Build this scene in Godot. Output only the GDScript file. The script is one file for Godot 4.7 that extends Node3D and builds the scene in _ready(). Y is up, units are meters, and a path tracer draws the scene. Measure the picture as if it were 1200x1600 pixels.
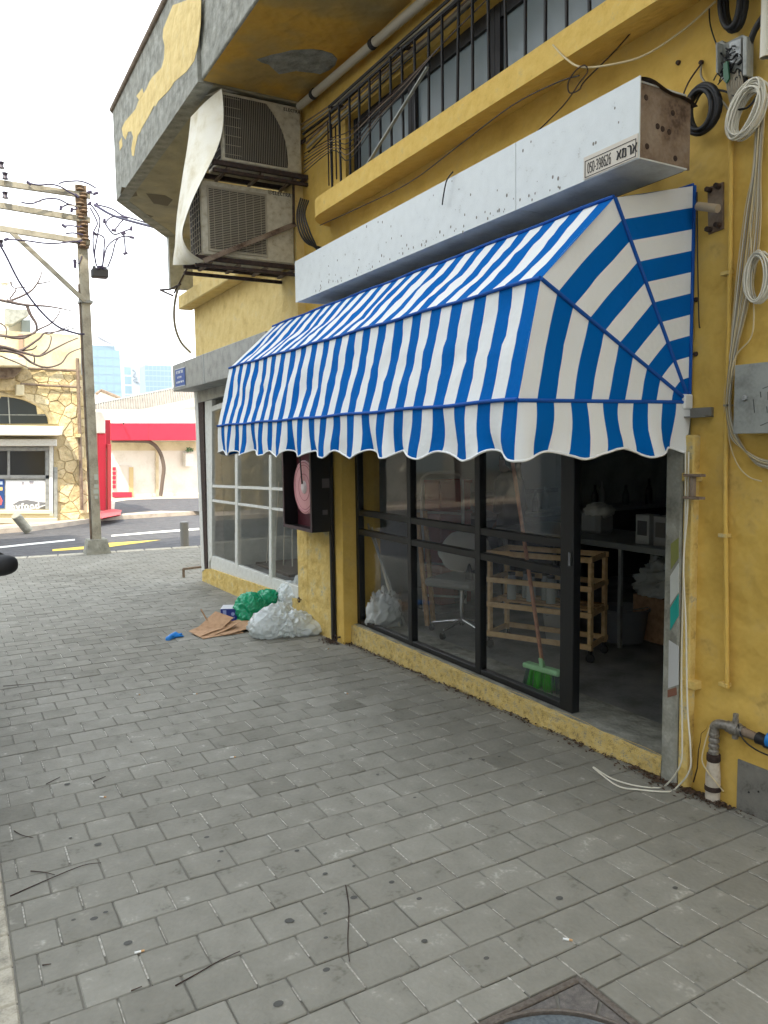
extends Node3D
# ---------------------------------------------------------------- camera maths
const FOC := 1200.0
const CAM := Vector3(0, 1.70, 0)
const WX := 3.07                      # plane of the yellow street wall
var fw: Vector3
var rt: Vector3
var up: Vector3
var rng := RandomNumberGenerator.new()
var M := {}
var taken := {}

func set_axes(yaw: float, pitch: float, roll: float) -> void:
	fw = Vector3(sin(yaw) * cos(pitch), sin(pitch), -cos(yaw) * cos(pitch))
	var r := Vector3(cos(yaw), 0, sin(yaw))
	var u := r.cross(fw)
	rt = cos(roll) * r + sin(roll) * u
	up = -sin(roll) * r + cos(roll) * u
func ray(px: float, py: float) -> Vector3:
	return fw + (px - 600.0) / FOC * rt - (py - 800.0) / FOC * up
func at_x(px: float, py: float, x: float) -> Vector3:
	var d := ray(px, py)
	return CAM + d * ((x - CAM.x) / d.x)
func at_y(px: float, py: float, y: float) -> Vector3:
	var d := ray(px, py)
	return CAM + d * ((y - CAM.y) / d.y)
func at_z(px: float, py: float, z: float) -> Vector3:
	var d := ray(px, py)
	return CAM + d * ((z - CAM.z) / d.z)
func gy(z: float, off := 0.0) -> float:      # the pavement falls gently towards the cross street
	return 0.02 * (z + 2.6) + off
func gd(px: float, py: float, off := 0.0) -> Vector3:
	var d := ray(px, py)
	return CAM + d * ((0.052 + off - CAM.y) / (d.y - 0.02 * d.z))
func wall(px: float, py: float, proud := 0.0) -> Vector3:
	return at_x(px, py, WX - proud)

# ---------------------------------------------------------------- nodes
func numbered(n: String) -> String:
	if not taken.has(n):
		taken[n] = 0
		return n
	taken[n] += 1
	return "%s_%03d" % [n, taken[n]]
func thing(called: String, label: String, category: String, pos: Vector3, group := "") -> Node3D:
	var o := Node3D.new()
	o.name = numbered(called)
	add_child(o)
	o.position = pos
	o.set_meta("label", label)
	o.set_meta("category", category)
	if group != "":
		o.set_meta("group", group)
	return o
func structure(called: String, pos := Vector3.ZERO) -> Node3D:
	var o := Node3D.new()
	o.name = called
	add_child(o)
	o.position = pos
	o.set_meta("kind", "structure")
	return o
func put(called: String, st: SurfaceTool, m: Material, parent: Node3D) -> MeshInstance3D:
	st.generate_normals()
	var o := MeshInstance3D.new()
	o.mesh = st.commit()
	o.name = called
	o.material_override = m
	parent.add_child(o, true)
	o.global_transform = Transform3D.IDENTITY      # shapes are drawn in world coordinates
	return o
func put_at(called: String, mesh: Mesh, m: Material, parent: Node3D, t: Transform3D) -> MeshInstance3D:
	var o := MeshInstance3D.new()
	o.mesh = mesh
	o.name = called
	o.material_override = m
	parent.add_child(o, true)
	o.global_transform = t
	return o
func begin() -> SurfaceTool:
	var st := SurfaceTool.new()
	st.begin(Mesh.PRIMITIVE_TRIANGLES)
	st.set_smooth_group(-1)
	return st

# ---------------------------------------------------------------- shapes
func tri(st: SurfaceTool, a: Vector3, b: Vector3, c: Vector3) -> void:
	st.add_vertex(a); st.add_vertex(b); st.add_vertex(c)
func quad(st: SurfaceTool, a: Vector3, b: Vector3, c: Vector3, d: Vector3) -> void:
	tri(st, a, b, c); tri(st, a, c, d)
func box(st: SurfaceTool, c: Vector3, s: Vector3, b := Basis.IDENTITY, bev := 0.0) -> void:
	# box with chamfered edges: centre c, size s, axes b
	st.set_smooth_group(-1)
	var h := s * 0.5
	var e: float = min(bev, min(h.x, min(h.y, h.z)) * 0.6)
	var f := func(x: float, y: float, z: float) -> Vector3: return c + b * Vector3(x, y, z)
	for ax in 3:
		for sg in [-1.0, 1.0]:
			var o := Vector3.ZERO
			var p := Vector3.ZERO
			var q := Vector3.ZERO
			o[ax] = sg * h[ax]
			p[(ax + 1) % 3] = h[(ax + 1) % 3] - e
			q[(ax + 2) % 3] = (h[(ax + 2) % 3] - e) * sg
			quad(st, c + b * (o - p - q), c + b * (o - p + q), c + b * (o + p + q), c + b * (o + p - q))
	if e > 0.0:
		for ax in 3:
			var i := (ax + 1) % 3
			var j := (ax + 2) % 3
			for si in [-1.0, 1.0]:
				for sj in [-1.0, 1.0]:
					var l := Vector3.ZERO
					l[ax] = h[ax] - e
					var u := Vector3.ZERO
					u[i] = si * h[i]; u[j] = sj * (h[j] - e)
					var v := Vector3.ZERO
					v[i] = si * (h[i] - e); v[j] = sj * h[j]
					if si * sj > 0:
						quad(st, c + b * (u - l), c + b * (v - l), c + b * (v + l), c + b * (u + l))
					else:
						quad(st, c + b * (u + l), c + b * (v + l), c + b * (v - l), c + b * (u - l))
		for sx in [-1.0, 1.0]:
			for sy in [-1.0, 1.0]:
				for sz in [-1.0, 1.0]:
					var k := Vector3(sx * h.x, sy * (h.y - e), sz * (h.z - e))
					var l2 := Vector3(sx * (h.x - e), sy * h.y, sz * (h.z - e))
					var m2 := Vector3(sx * (h.x - e), sy * (h.y - e), sz * h.z)
					if sx * sy * sz > 0:
						tri(st, c + b * k, c + b * m2, c + b * l2)
					else:
						tri(st, c + b * k, c + b * l2, c + b * m2)
func span(st: SurfaceTool, lo: Vector3, hi: Vector3, bev := 0.0) -> void:
	box(st, (lo + hi) * 0.5, (hi - lo).abs(), Basis.IDENTITY, bev)
func frame_of(d: Vector3) -> Basis:
	var z := d.normalized()
	var x := (Vector3.UP if abs(z.y) < 0.95 else Vector3.RIGHT).cross(z).normalized()
	return Basis(x, z.cross(x), z)
func bar(st: SurfaceTool, a: Vector3, b: Vector3, w: float, h: float, bev := 0.0) -> void:
	box(st, (a + b) * 0.5, Vector3(w, h, a.distance_to(b)), frame_of(b - a), bev)
func smooth_path(pts: Array, n := 6) -> Array:
	var out := []
	for i in pts.size() - 1:
		var p0: Vector3 = pts[max(i - 1, 0)]
		var p1: Vector3 = pts[i]
		var p2: Vector3 = pts[i + 1]
		var p3: Vector3 = pts[min(i + 2, pts.size() - 1)]
		for k in n:
			out.append(p1.cubic_interpolate(p2, p0, p3, float(k) / n))
	out.append(pts[-1])
	return out
func tube(st: SurfaceTool, pts: Array, r0: float, r1 := -1.0, sides := 8, caps := true) -> void:
	if r1 < 0.0:
		r1 = r0
	var rings := []
	var n := pts.size()
	var fr := Basis.IDENTITY
	for i in n:
		var d: Vector3 = (pts[min(i + 1, n - 1)] - pts[max(i - 1, 0)])
		if d.length() < 1e-6:
			d = Vector3.UP
		d = d.normalized()
		if i == 0:
			fr = frame_of(d)
		else:
			var x := (fr.x - d * fr.x.dot(d)).normalized()
			fr = Basis(x, d.cross(x), d)
		var r: float = lerp(r0, r1, float(i) / max(n - 1, 1))
		var ring := []
		for k in sides:
			var a := TAU * k / sides
			ring.append(pts[i] + fr.x * cos(a) * r + fr.y * sin(a) * r)
		rings.append(ring)
	st.set_smooth_group(1)
	for i in n - 1:
		for k in sides:
			var k2 := (k + 1) % sides
			quad(st, rings[i][k], rings[i + 1][k], rings[i + 1][k2], rings[i][k2])
	st.set_smooth_group(-1)
	if caps:
		for k in sides:
			var k2 := (k + 1) % sides
			tri(st, pts[0], rings[0][k], rings[0][k2])
			tri(st, pts[-1], rings[-1][k2], rings[-1][k])
func lathe(st: SurfaceTool, prof: Array, t: Transform3D, sides := 24) -> void:
	# prof: Vector2(radius, height) along the local y axis; a break in smoothness where a point is given twice
	st.set_smooth_group(1)
	for i in prof.size() - 1:
		if prof[i].distance_to(prof[i + 1]) < 1e-6:
			continue
		st.set_smooth_group(1 + i)
		for k in sides:
			var a := TAU * k / sides
			var b := TAU * (k + 1) / sides
			var f := func(p: Vector2, an: float) -> Vector3: return t * Vector3(p.x * cos(an), p.y, p.x * sin(an))
			quad(st, f.call(prof[i], a), f.call(prof[i], b), f.call(prof[i + 1], b), f.call(prof[i + 1], a))
	st.set_smooth_group(-1)
func prism(st: SurfaceTool, poly: PackedVector2Array, t: Transform3D, depth: float, bev := 0.0) -> void:
	# poly in the local xy plane, extruded along local z from 0 (back) to depth (front), front edge chamfered
	st.set_smooth_group(-1)
	var n := poly.size()
	var inner := poly
	if bev > 0.0:
		var r := Geometry2D.offset_polygon(poly, -bev)
		if r.size() == 1 and r[0].size() == n:
			# match the vertex order of the shrunk outline to the outline
			var best := 0
			for k in n:
				if r[0][k].distance_to(poly[0]) < r[0][best].distance_to(poly[0]):
					best = k
			inner = PackedVector2Array()
			for k in n:
				inner.append(r[0][(best + k) % n])
		else:
			bev = 0.0
	var idx := Geometry2D.triangulate_polygon(inner)
	for k in range(0, idx.size(), 3):
		tri(st, t * Vector3(inner[idx[k]].x, inner[idx[k]].y, depth), t * Vector3(inner[idx[k + 2]].x, inner[idx[k + 2]].y, depth), t * Vector3(inner[idx[k + 1]].x, inner[idx[k + 1]].y, depth))
	for k in n:
		var a := poly[k]
		var b := poly[(k + 1) % n]
		var z1 := depth - bev
		quad(st, t * Vector3(a.x, a.y, 0), t * Vector3(b.x, b.y, 0), t * Vector3(b.x, b.y, z1), t * Vector3(a.x, a.y, z1))
		if bev > 0.0:
			var c := inner[(k + 1) % n]
			var d := inner[k]
			quad(st, t * Vector3(a.x, a.y, z1), t * Vector3(b.x, b.y, z1), t * Vector3(c.x, c.y, depth), t * Vector3(d.x, d.y, depth))
func rect(w: float, h: float) -> PackedVector2Array:
	return PackedVector2Array([Vector2(-w / 2, -h / 2), Vector2(w / 2, -h / 2), Vector2(w / 2, h / 2), Vector2(-w / 2, h / 2)])
func grid(st: SurfaceTool, rows: Array) -> void:
	st.set_smooth_group(1)
	for i in rows.size() - 1:
		for k in rows[i].size() - 1:
			quad(st, rows[i][k], rows[i][k + 1], rows[i + 1][k + 1], rows[i + 1][k])
	st.set_smooth_group(-1)
func text_part(called: String, s: String, size: float, m: Material, parent: Node3D, t: Transform3D, bold := true, fname := "Droid Sans") -> MeshInstance3D:
	var tm := TextMesh.new()
	var f := SystemFont.new()
	f.font_names = PackedStringArray([fname])
	f.font_weight = 700 if bold else 400
	tm.font = f
	tm.text = s
	tm.font_size = 64
	tm.pixel_size = size / 46.0        # size is about the height of a capital
	tm.depth = 0.003
	return put_at(called, tm, m, parent, t)

# ---------------------------------------------------------------- materials
func noise_image(size: int, freq: float, sd: int, oct := 4, kind := FastNoiseLite.TYPE_SIMPLEX_SMOOTH) -> Image:
	var n := FastNoiseLite.new()
	n.noise_type = kind
	n.seed = sd
	n.frequency = freq
	n.fractal_octaves = oct
	return n.get_seamless_image(size, size)
func blotch(stops: Array, size: int, freq: float, sd: int, fine := 0.25, oct := 5) -> ImageTexture:
	# stops: [[position, colour], ...] over a cloudy field with finer grain mixed in
	var a := noise_image(size, freq, sd, oct)
	var b := noise_image(size, freq * 9.0, sd + 7, 3)
	var g := Gradient.new()
	g.offsets = PackedFloat32Array(stops.map(func(s): return s[0]))
	g.colors = PackedColorArray(stops.map(func(s): return s[1]))
	var img := Image.create(size, size, false, Image.FORMAT_RGB8)
	for y in size:
		for x in size:
			var v := a.get_pixel(x, y).r * (1.0 - fine) + b.get_pixel(x, y).r * fine
			img.set_pixel(x, y, g.sample(v))
	return ImageTexture.create_from_image(img)
func bump(size: int, freq: float, sd: int, strength: float, oct := 4) -> ImageTexture:
	var a := noise_image(size, freq, sd, oct)
	a.convert(Image.FORMAT_L8)
	a.bump_map_to_normal_map(strength)
	return ImageTexture.create_from_image(a)
func mat(key: String, col: Color, rough := 0.8, metal := 0.0, tex: Texture2D = null, scale := 1.0, nrm: Texture2D = null, nstr := 1.0) -> StandardMaterial3D:
	var m := StandardMaterial3D.new()
	m.resource_name = key
	m.albedo_color = col
	m.roughness = rough
	m.metallic = metal
	m.cull_mode = BaseMaterial3D.CULL_DISABLED
	if tex != null or nrm != null:
		m.uv1_triplanar = true
		m.uv1_world_triplanar = true
		m.uv1_scale = Vector3.ONE * scale
	if tex != null:
		m.albedo_texture = tex
	if nrm != null:
		m.normal_enabled = true
		m.normal_texture = nrm
		m.normal_scale = nstr
	M[key] = m
	return m
func glass(key: String, tint: Color, alpha: float, rough := 0.02) -> StandardMaterial3D:
	var m := mat(key, Color(tint.r, tint.g, tint.b, alpha), rough)
	m.transparency = BaseMaterial3D.TRANSPARENCY_ALPHA
	m.metallic_specular = 0.4
	return m
func srgb(r: int, g: int, b: int) -> Color:
	return Color(r / 255.0, g / 255.0, b / 255.0)
func materials() -> void:
	var W := Color.WHITE
	var grain := bump(256, 0.06, 5, 3.0)
	var rough_b := bump(256, 0.03, 9, 6.0)
	mat("yellow", W, 0.85, 0, blotch([[0.0, srgb(196, 158, 72)], [0.4, srgb(212, 176, 86)], [0.62, srgb(217, 182, 93)], [0.78, srgb(211, 178, 98)], [0.9, srgb(190, 158, 84)]], 512, 0.012, 3, 0.2), 0.55, rough_b, 0.35)
	mat("yellow_pale", W, 0.85, 0, blotch([[0.0, srgb(186, 158, 96)], [0.35, srgb(216, 190, 122)], [0.7, srgb(222, 198, 132)], [0.9, srgb(204, 186, 140)]], 512, 0.015, 150, 0.25), 0.6, rough_b, 0.35)
	mat("yellow_sill", W, 0.85, 0, blotch([[0.0, srgb(180, 148, 76)], [0.3, srgb(218, 182, 92)], [0.7, srgb(226, 192, 104)], [0.92, srgb(206, 180, 118)]], 512, 0.02, 151, 0.3), 0.8, rough_b, 0.4)
	mat("yellow_kerb", W, 0.9, 0, blotch([[0.2, srgb(120, 108, 84)], [0.36, srgb(190, 164, 98)], [0.52, srgb(212, 186, 112)], [0.62, srgb(196, 178, 128)], [0.72, srgb(146, 140, 124)], [0.85, srgb(126, 122, 112)]], 512, 0.02, 157, 0.45), 1.1, rough_b, 0.8)
	mat("yellow_worn", W, 0.9, 0, blotch([[0.0, srgb(150, 126, 72)], [0.32, srgb(204, 174, 98)], [0.6, srgb(214, 188, 116)], [0.74, srgb(200, 184, 136)], [0.88, srgb(150, 142, 122)]], 512, 0.012, 23, 0.35), 0.8, rough_b, 0.6)
	mat("concrete", W, 0.9, 0, blotch([[0.0, srgb(96, 96, 88)], [0.4, srgb(136, 136, 126)], [0.65, srgb(150, 150, 140)], [0.9, srgb(172, 170, 160)]], 512, 0.015, 31, 0.3), 0.7, rough_b, 0.5)
	mat("soffit", W, 0.9, 0, blotch([[0.0, srgb(150, 134, 92)], [0.4, srgb(182, 150, 78)], [0.55, srgb(200, 156, 62)], [0.75, srgb(206, 158, 56)], [0.95, srgb(198, 138, 50)]], 512, 0.004, 44, 0.05), 0.35, rough_b, 0.4)
	mat("soffit_grey", W, 0.9, 0, blotch([[0.0, srgb(128, 120, 98)], [0.4, srgb(150, 144, 120)], [0.65, srgb(158, 150, 124)], [0.9, srgb(168, 158, 128)]], 512, 0.006, 47, 0.08), 0.6, rough_b, 0.4)
	for k in 6:
		var v := [114, 121, 125, 127, 130, 134][k] as int
		mat("slab%d" % k, W, 0.85, 0, blotch([[0.0, srgb(v - 38, v - 40, v - 50)], [0.25, srgb(v - 5, v - 7, v - 17)], [0.55, srgb(v + 1, v - 1, v - 11)], [0.75, srgb(v + 5, v + 3, v - 7)], [0.97, srgb(v + 44, v + 42, v + 31)]], 256, 0.009, 60 + k, 0.3), 1.6 + 0.13 * k, grain, 0.35)
	mat("joint_dark", srgb(112, 109, 100), 0.95, 0, null, 1.0, grain, 0.6)
	mat("joint_sand", W, 0.95, 0, blotch([[0.25, srgb(118, 115, 106)], [0.5, srgb(168, 165, 155)], [0.75, srgb(200, 197, 187)]], 256, 0.03, 81, 0.5), 5.0)
	mat("kerb", W, 0.9, 0, blotch([[0.1, srgb(120, 116, 104)], [0.5, srgb(168, 162, 146)], [0.9, srgb(190, 184, 168)]], 256, 0.03, 83, 0.4), 1.2, grain, 0.5)
	mat("asphalt", W, 0.9, 0, blotch([[0.1, srgb(58, 58, 60)], [0.5, srgb(72, 72, 75)], [0.8, srgb(84, 84, 84)]], 512, 0.02, 85, 0.4), 0.25, grain, 0.6)
	mat("line_white", W, 0.8, 0, blotch([[0.2, srgb(170, 170, 164)], [0.45, srgb(222, 222, 214)], [0.9, srgb(232, 232, 226)]], 256, 0.03, 87, 0.5), 1.0)
	mat("line_yellow", W, 0.8, 0, blotch([[0.2, srgb(180, 160, 80)], [0.45, srgb(228, 194, 70)], [0.9, srgb(234, 204, 84)]], 256, 0.03, 88, 0.5), 1.0)
	mat("blue_cloth", srgb(8, 78, 160), 0.9, 0, null, 1.0, bump(128, 0.25, 11, 1.0), 0.25)
	var cl := mat("cloth", W, 0.92, 0, null, 1.0, bump(128, 0.25, 12, 1.0), 0.2)
	cl.vertex_color_use_as_albedo = true
	cl.metallic_specular = 0.2
	cl.backlight_enabled = true
	cl.backlight = Color(0.12, 0.12, 0.12)
	mat("white_trim", srgb(226, 228, 226), 0.7)
	mat("sign_panel", W, 0.42, 0, blotch([[0.0, srgb(120, 112, 100)], [0.2, srgb(188, 192, 190)], [0.3, srgb(206, 212, 212)], [0.8, srgb(212, 218, 218)]], 512, 0.02, 90, 0.35), 1.1)
	mat("sign_under", W, 0.55, 0, blotch([[0.1, srgb(176, 180, 180)], [0.5, srgb(200, 205, 205)], [0.9, srgb(208, 212, 212)]], 256, 0.02, 91, 0.3), 1.0)
	mat("rust", W, 0.9, 0, blotch([[0.1, srgb(74, 58, 46)], [0.35, srgb(116, 98, 82)], [0.6, srgb(134, 118, 102)], [0.9, srgb(146, 132, 116)]], 256, 0.012, 93, 0.25), 1.6, rough_b, 0.5)
	mat("rust_dark", W, 0.85, 0.1, blotch([[0.1, srgb(30, 23, 20)], [0.5, srgb(58, 44, 38)], [0.9, srgb(96, 74, 62)]], 256, 0.03, 94, 0.4), 2.5)
	mat("black_paint", srgb(20, 21, 22), 0.4)
	mat("black_rubber", srgb(24, 24, 26), 0.6)
	mat("black_iron", srgb(34, 33, 34), 0.6, 0.2)
	mat("steel", W, 0.5, 0.35, blotch([[0.1, srgb(118, 120, 120)], [0.5, srgb(150, 153, 152)], [0.9, srgb(166, 168, 166)]], 256, 0.02, 95, 0.3), 1.0)
	mat("grey_paint", W, 0.55, 0, blotch([[0.1, srgb(120, 122, 116)], [0.5, srgb(150, 153, 147)], [0.9, srgb(162, 164, 158)]], 256, 0.015, 96, 0.25), 1.5)
	mat("grey_box", W, 0.6, 0, blotch([[0.1, srgb(84, 82, 76)], [0.4, srgb(116, 114, 108)], [0.9, srgb(130, 128, 120)]], 256, 0.02, 97, 0.3), 1.5)
	mat("ac_case", W, 0.55, 0, blotch([[0.0, srgb(110, 96, 76)], [0.3, srgb(176, 168, 146)], [0.55, srgb(192, 186, 166)], [0.9, srgb(204, 199, 182)]], 512, 0.02, 98, 0.3), 1.3)
	mat("ac_dark", srgb(52, 46, 42), 0.8)
	mat("ac_grille", srgb(168, 160, 140), 0.6)
	mat("canvas", W, 0.7, 0, blotch([[0.1, srgb(196, 184, 150)], [0.45, srgb(222, 216, 196)], [0.8, srgb(230, 226, 212)]], 256, 0.012, 99, 0.2), 1.2)
	mat("white_paint", W, 0.6, 0, blotch([[0.05, srgb(150, 140, 120)], [0.28, srgb(206, 206, 198)], [0.6, srgb(218, 219, 213)]], 256, 0.03, 101, 0.5), 1.6)
	glass("pane", Color(0.16, 0.2, 0.2), 0.06)
	glass("pane_tint", Color(0.16, 0.2, 0.21), 0.12)
	mat("window_grey", srgb(126, 138, 142), 0.25)
	mat("table_wood", srgb(92, 76, 62), 0.6)
	mat("room_wall", W, 0.9, 0, blotch([[0.1, srgb(172, 178, 172)], [0.5, srgb(194, 200, 194)], [0.9, srgb(202, 206, 200)]], 256, 0.01, 103, 0.2), 0.8)
	mat("room_floor", W, 0.6, 0, blotch([[0.1, srgb(88, 88, 86)], [0.5, srgb(118, 119, 117)], [0.8, srgb(134, 134, 130)], [0.95, srgb(156, 148, 126)]], 512, 0.012, 104, 0.25), 0.5)
	mat("wood", W, 0.75, 0, blotch([[0.1, srgb(140, 104, 62)], [0.5, srgb(182, 144, 96)], [0.9, srgb(200, 166, 116)]], 256, 0.03, 105, 0.3), 2.0)
	mat("wood_pale", W, 0.75, 0, blotch([[0.1, srgb(176, 142, 96)], [0.5, srgb(206, 174, 126)], [0.9, srgb(220, 192, 146)]], 256, 0.03, 155, 0.3), 2.0)
	mat("wood_pole", W, 0.7, 0, blotch([[0.1, srgb(140, 84, 64)], [0.5, srgb(176, 122, 92)], [0.9, srgb(196, 150, 116)]], 256, 0.03, 106, 0.3), 2.0)
	mat("cardboard", W, 0.85, 0, blotch([[0.1, srgb(146, 112, 82)], [0.5, srgb(178, 142, 108)], [0.9, srgb(192, 158, 124)]], 256, 0.02, 107, 0.3), 3.0)
	mat("cream_cable", srgb(206, 190, 150), 0.6)
	mat("white_cable", srgb(220, 216, 200), 0.6)
	mat("grey_cable", srgb(150, 142, 124), 0.6)
	mat("stone_mortar", srgb(190, 174, 136), 0.95, 0, null, 1.0, grain, 0.6)
	for k in 4:
		var c := [srgb(206, 188, 146), srgb(216, 200, 160), srgb(196, 176, 134), srgb(210, 190, 142)][k] as Color
		mat("stone%d" % k, W, 0.9, 0, blotch([[0.1, c.darkened(0.25)], [0.45, c], [0.9, c.lightened(0.15)]], 256, 0.02, 110 + k, 0.4), 0.7, rough_b, 0.8)
	mat("cream_wall", W, 0.9, 0, blotch([[0.1, srgb(184, 170, 136)], [0.5, srgb(208, 197, 164)], [0.9, srgb(218, 208, 178)]], 256, 0.01, 115, 0.25), 0.4)
	mat("white_wall", W, 0.9, 0, blotch([[0.1, srgb(206, 202, 190)], [0.5, srgb(224, 221, 212)], [0.9, srgb(230, 228, 220)]], 256, 0.01, 116, 0.25), 0.3)
	mat("red_paint", srgb(206, 34, 62), 0.5)
	mat("red_dull", srgb(196, 74, 78), 0.7)
	mat("dirt", W, 0.95, 0, blotch([[0.2, srgb(44, 34, 26)], [0.6, srgb(82, 62, 46)], [0.9, srgb(120, 96, 72)]], 256, 0.05, 117, 0.5), 4.0)
	mat("bark", W, 0.9, 0, blotch([[0.2, srgb(70, 60, 58)], [0.6, srgb(104, 92, 88)], [0.9, srgb(130, 118, 110)]], 256, 0.05, 118, 0.5), 2.0)
	mat("pole_grey", W, 0.75, 0, blotch([[0.1, srgb(120, 116, 104)], [0.5, srgb(158, 154, 140)], [0.9, srgb(176, 172, 158)]], 256, 0.015, 119, 0.3), 0.8)
	mat("insulator", srgb(124, 104, 84), 0.6)
	mat("chrome", srgb(196, 198, 200), 0.15, 0.9)

# ---------------------------------------------------------------- ready
func _ready() -> void:
	set_axes(deg_to_rad(29.5), deg_to_rad(-5.1), deg_to_rad(-0.8))
	var cam := Camera3D.new()
	cam.name = "camera"
	add_child(cam)
	cam.global_transform = Transform3D(Basis(rt, up, -fw), CAM)
	cam.fov = rad_to_deg(2.0 * atan(800.0 / FOC))
	cam.near = 0.05
	cam.far = 3000.0
	cam.current = true
	var sky_mat := ProceduralSkyMaterial.new()
	sky_mat.sky_top_color = Color(0.86, 0.89, 0.93)
	sky_mat.sky_horizon_color = Color(0.96, 0.96, 0.95)
	sky_mat.sky_curve = 0.25
	sky_mat.ground_bottom_color = Color(0.35, 0.34, 0.32)
	sky_mat.ground_horizon_color = Color(0.6, 0.6, 0.6)
	sky_mat.sun_angle_max = 1.0
	var sky := Sky.new()
	sky.sky_material = sky_mat
	var env := Environment.new()
	env.background_mode = Environment.BG_SKY
	env.sky = sky
	env.background_energy_multiplier = 1.0
	env.tonemap_mode = Environment.TONE_MAPPER_LINEAR
	env.tonemap_exposure = 3.9
	env.fog_enabled = true
	env.fog_density = 0.0004
	env.fog_light_color = Color(0.86, 0.91, 0.95)
	env.sdfgi_enabled = true
	env.ssao_enabled = true
	env.ssil_enabled = true
	var we := WorldEnvironment.new()
	we.name = "world_environment"
	we.environment = env
	add_child(we)
	var sun := DirectionalLight3D.new()
	sun.name = "sun"
	add_child(sun)
	sun.look_at_from_position(Vector3.ZERO, Vector3(0.45, -1.0, -0.5), Vector3.UP)
	sun.light_energy = 0.65
	sun.light_color = Color(1.0, 0.95, 0.86)
	sun.light_angular_distance = 0.5
	sun.shadow_enabled = true
	rng.seed = 4711
	materials()
	build_ground()
	build_pavement()
	build_street()
	build_yellow_building()
	build_shop_front()
	build_left_shop()
	build_upper_windows()
	build_balcony()
	build_shade_block()
	build_far_side()
	build_awning()
	build_sign()
	build_air_conditioners()
	build_wall_services()
	build_interior()
	build_pole()
	build_tree()
	build_rubbish()
	build_small_things()
	build_car()

# ---------------------------------------------------------------- ground
func build_ground() -> void:
	var st := begin()
	# asphalt sheet: follows the gentle fall near the camera, level beyond
	var zs := [60.0, -60.0]
	quad(st, Vector3(-900, gy(60, -0.13), 60), Vector3(900, gy(60, -0.13), 60), Vector3(900, gy(-60, -0.13), -60), Vector3(-900, gy(-60, -0.13), -60))
	quad(st, Vector3(-900, gy(-60, -0.13), -60), Vector3(900, gy(-60, -0.13), -60), Vector3(900, gy(-60, -0.13), -1500), Vector3(-900, gy(-60, -0.13), -1500))
	quad(st, Vector3(-900, gy(60, -0.13), 500), Vector3(900, gy(60, -0.13), 500), Vector3(900, gy(60, -0.13), 60), Vector3(-900, gy(60, -0.13), 60))
	var g := put("road", st, M.asphalt, self)
	g.set_meta("kind", "structure")
func kerb_z(x: float) -> float:
	return -15.23 + (x - 1.35) * 0.153
func in_view(p: Vector3, margin := 0.0) -> bool:
	var v := p - CAM
	var d := v.dot(fw)
	if d < 0.2:
		return false
	return abs(v.dot(rt) / d) < 0.5 + margin and abs(v.dot(up) / d) < 0.6667 + margin
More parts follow.
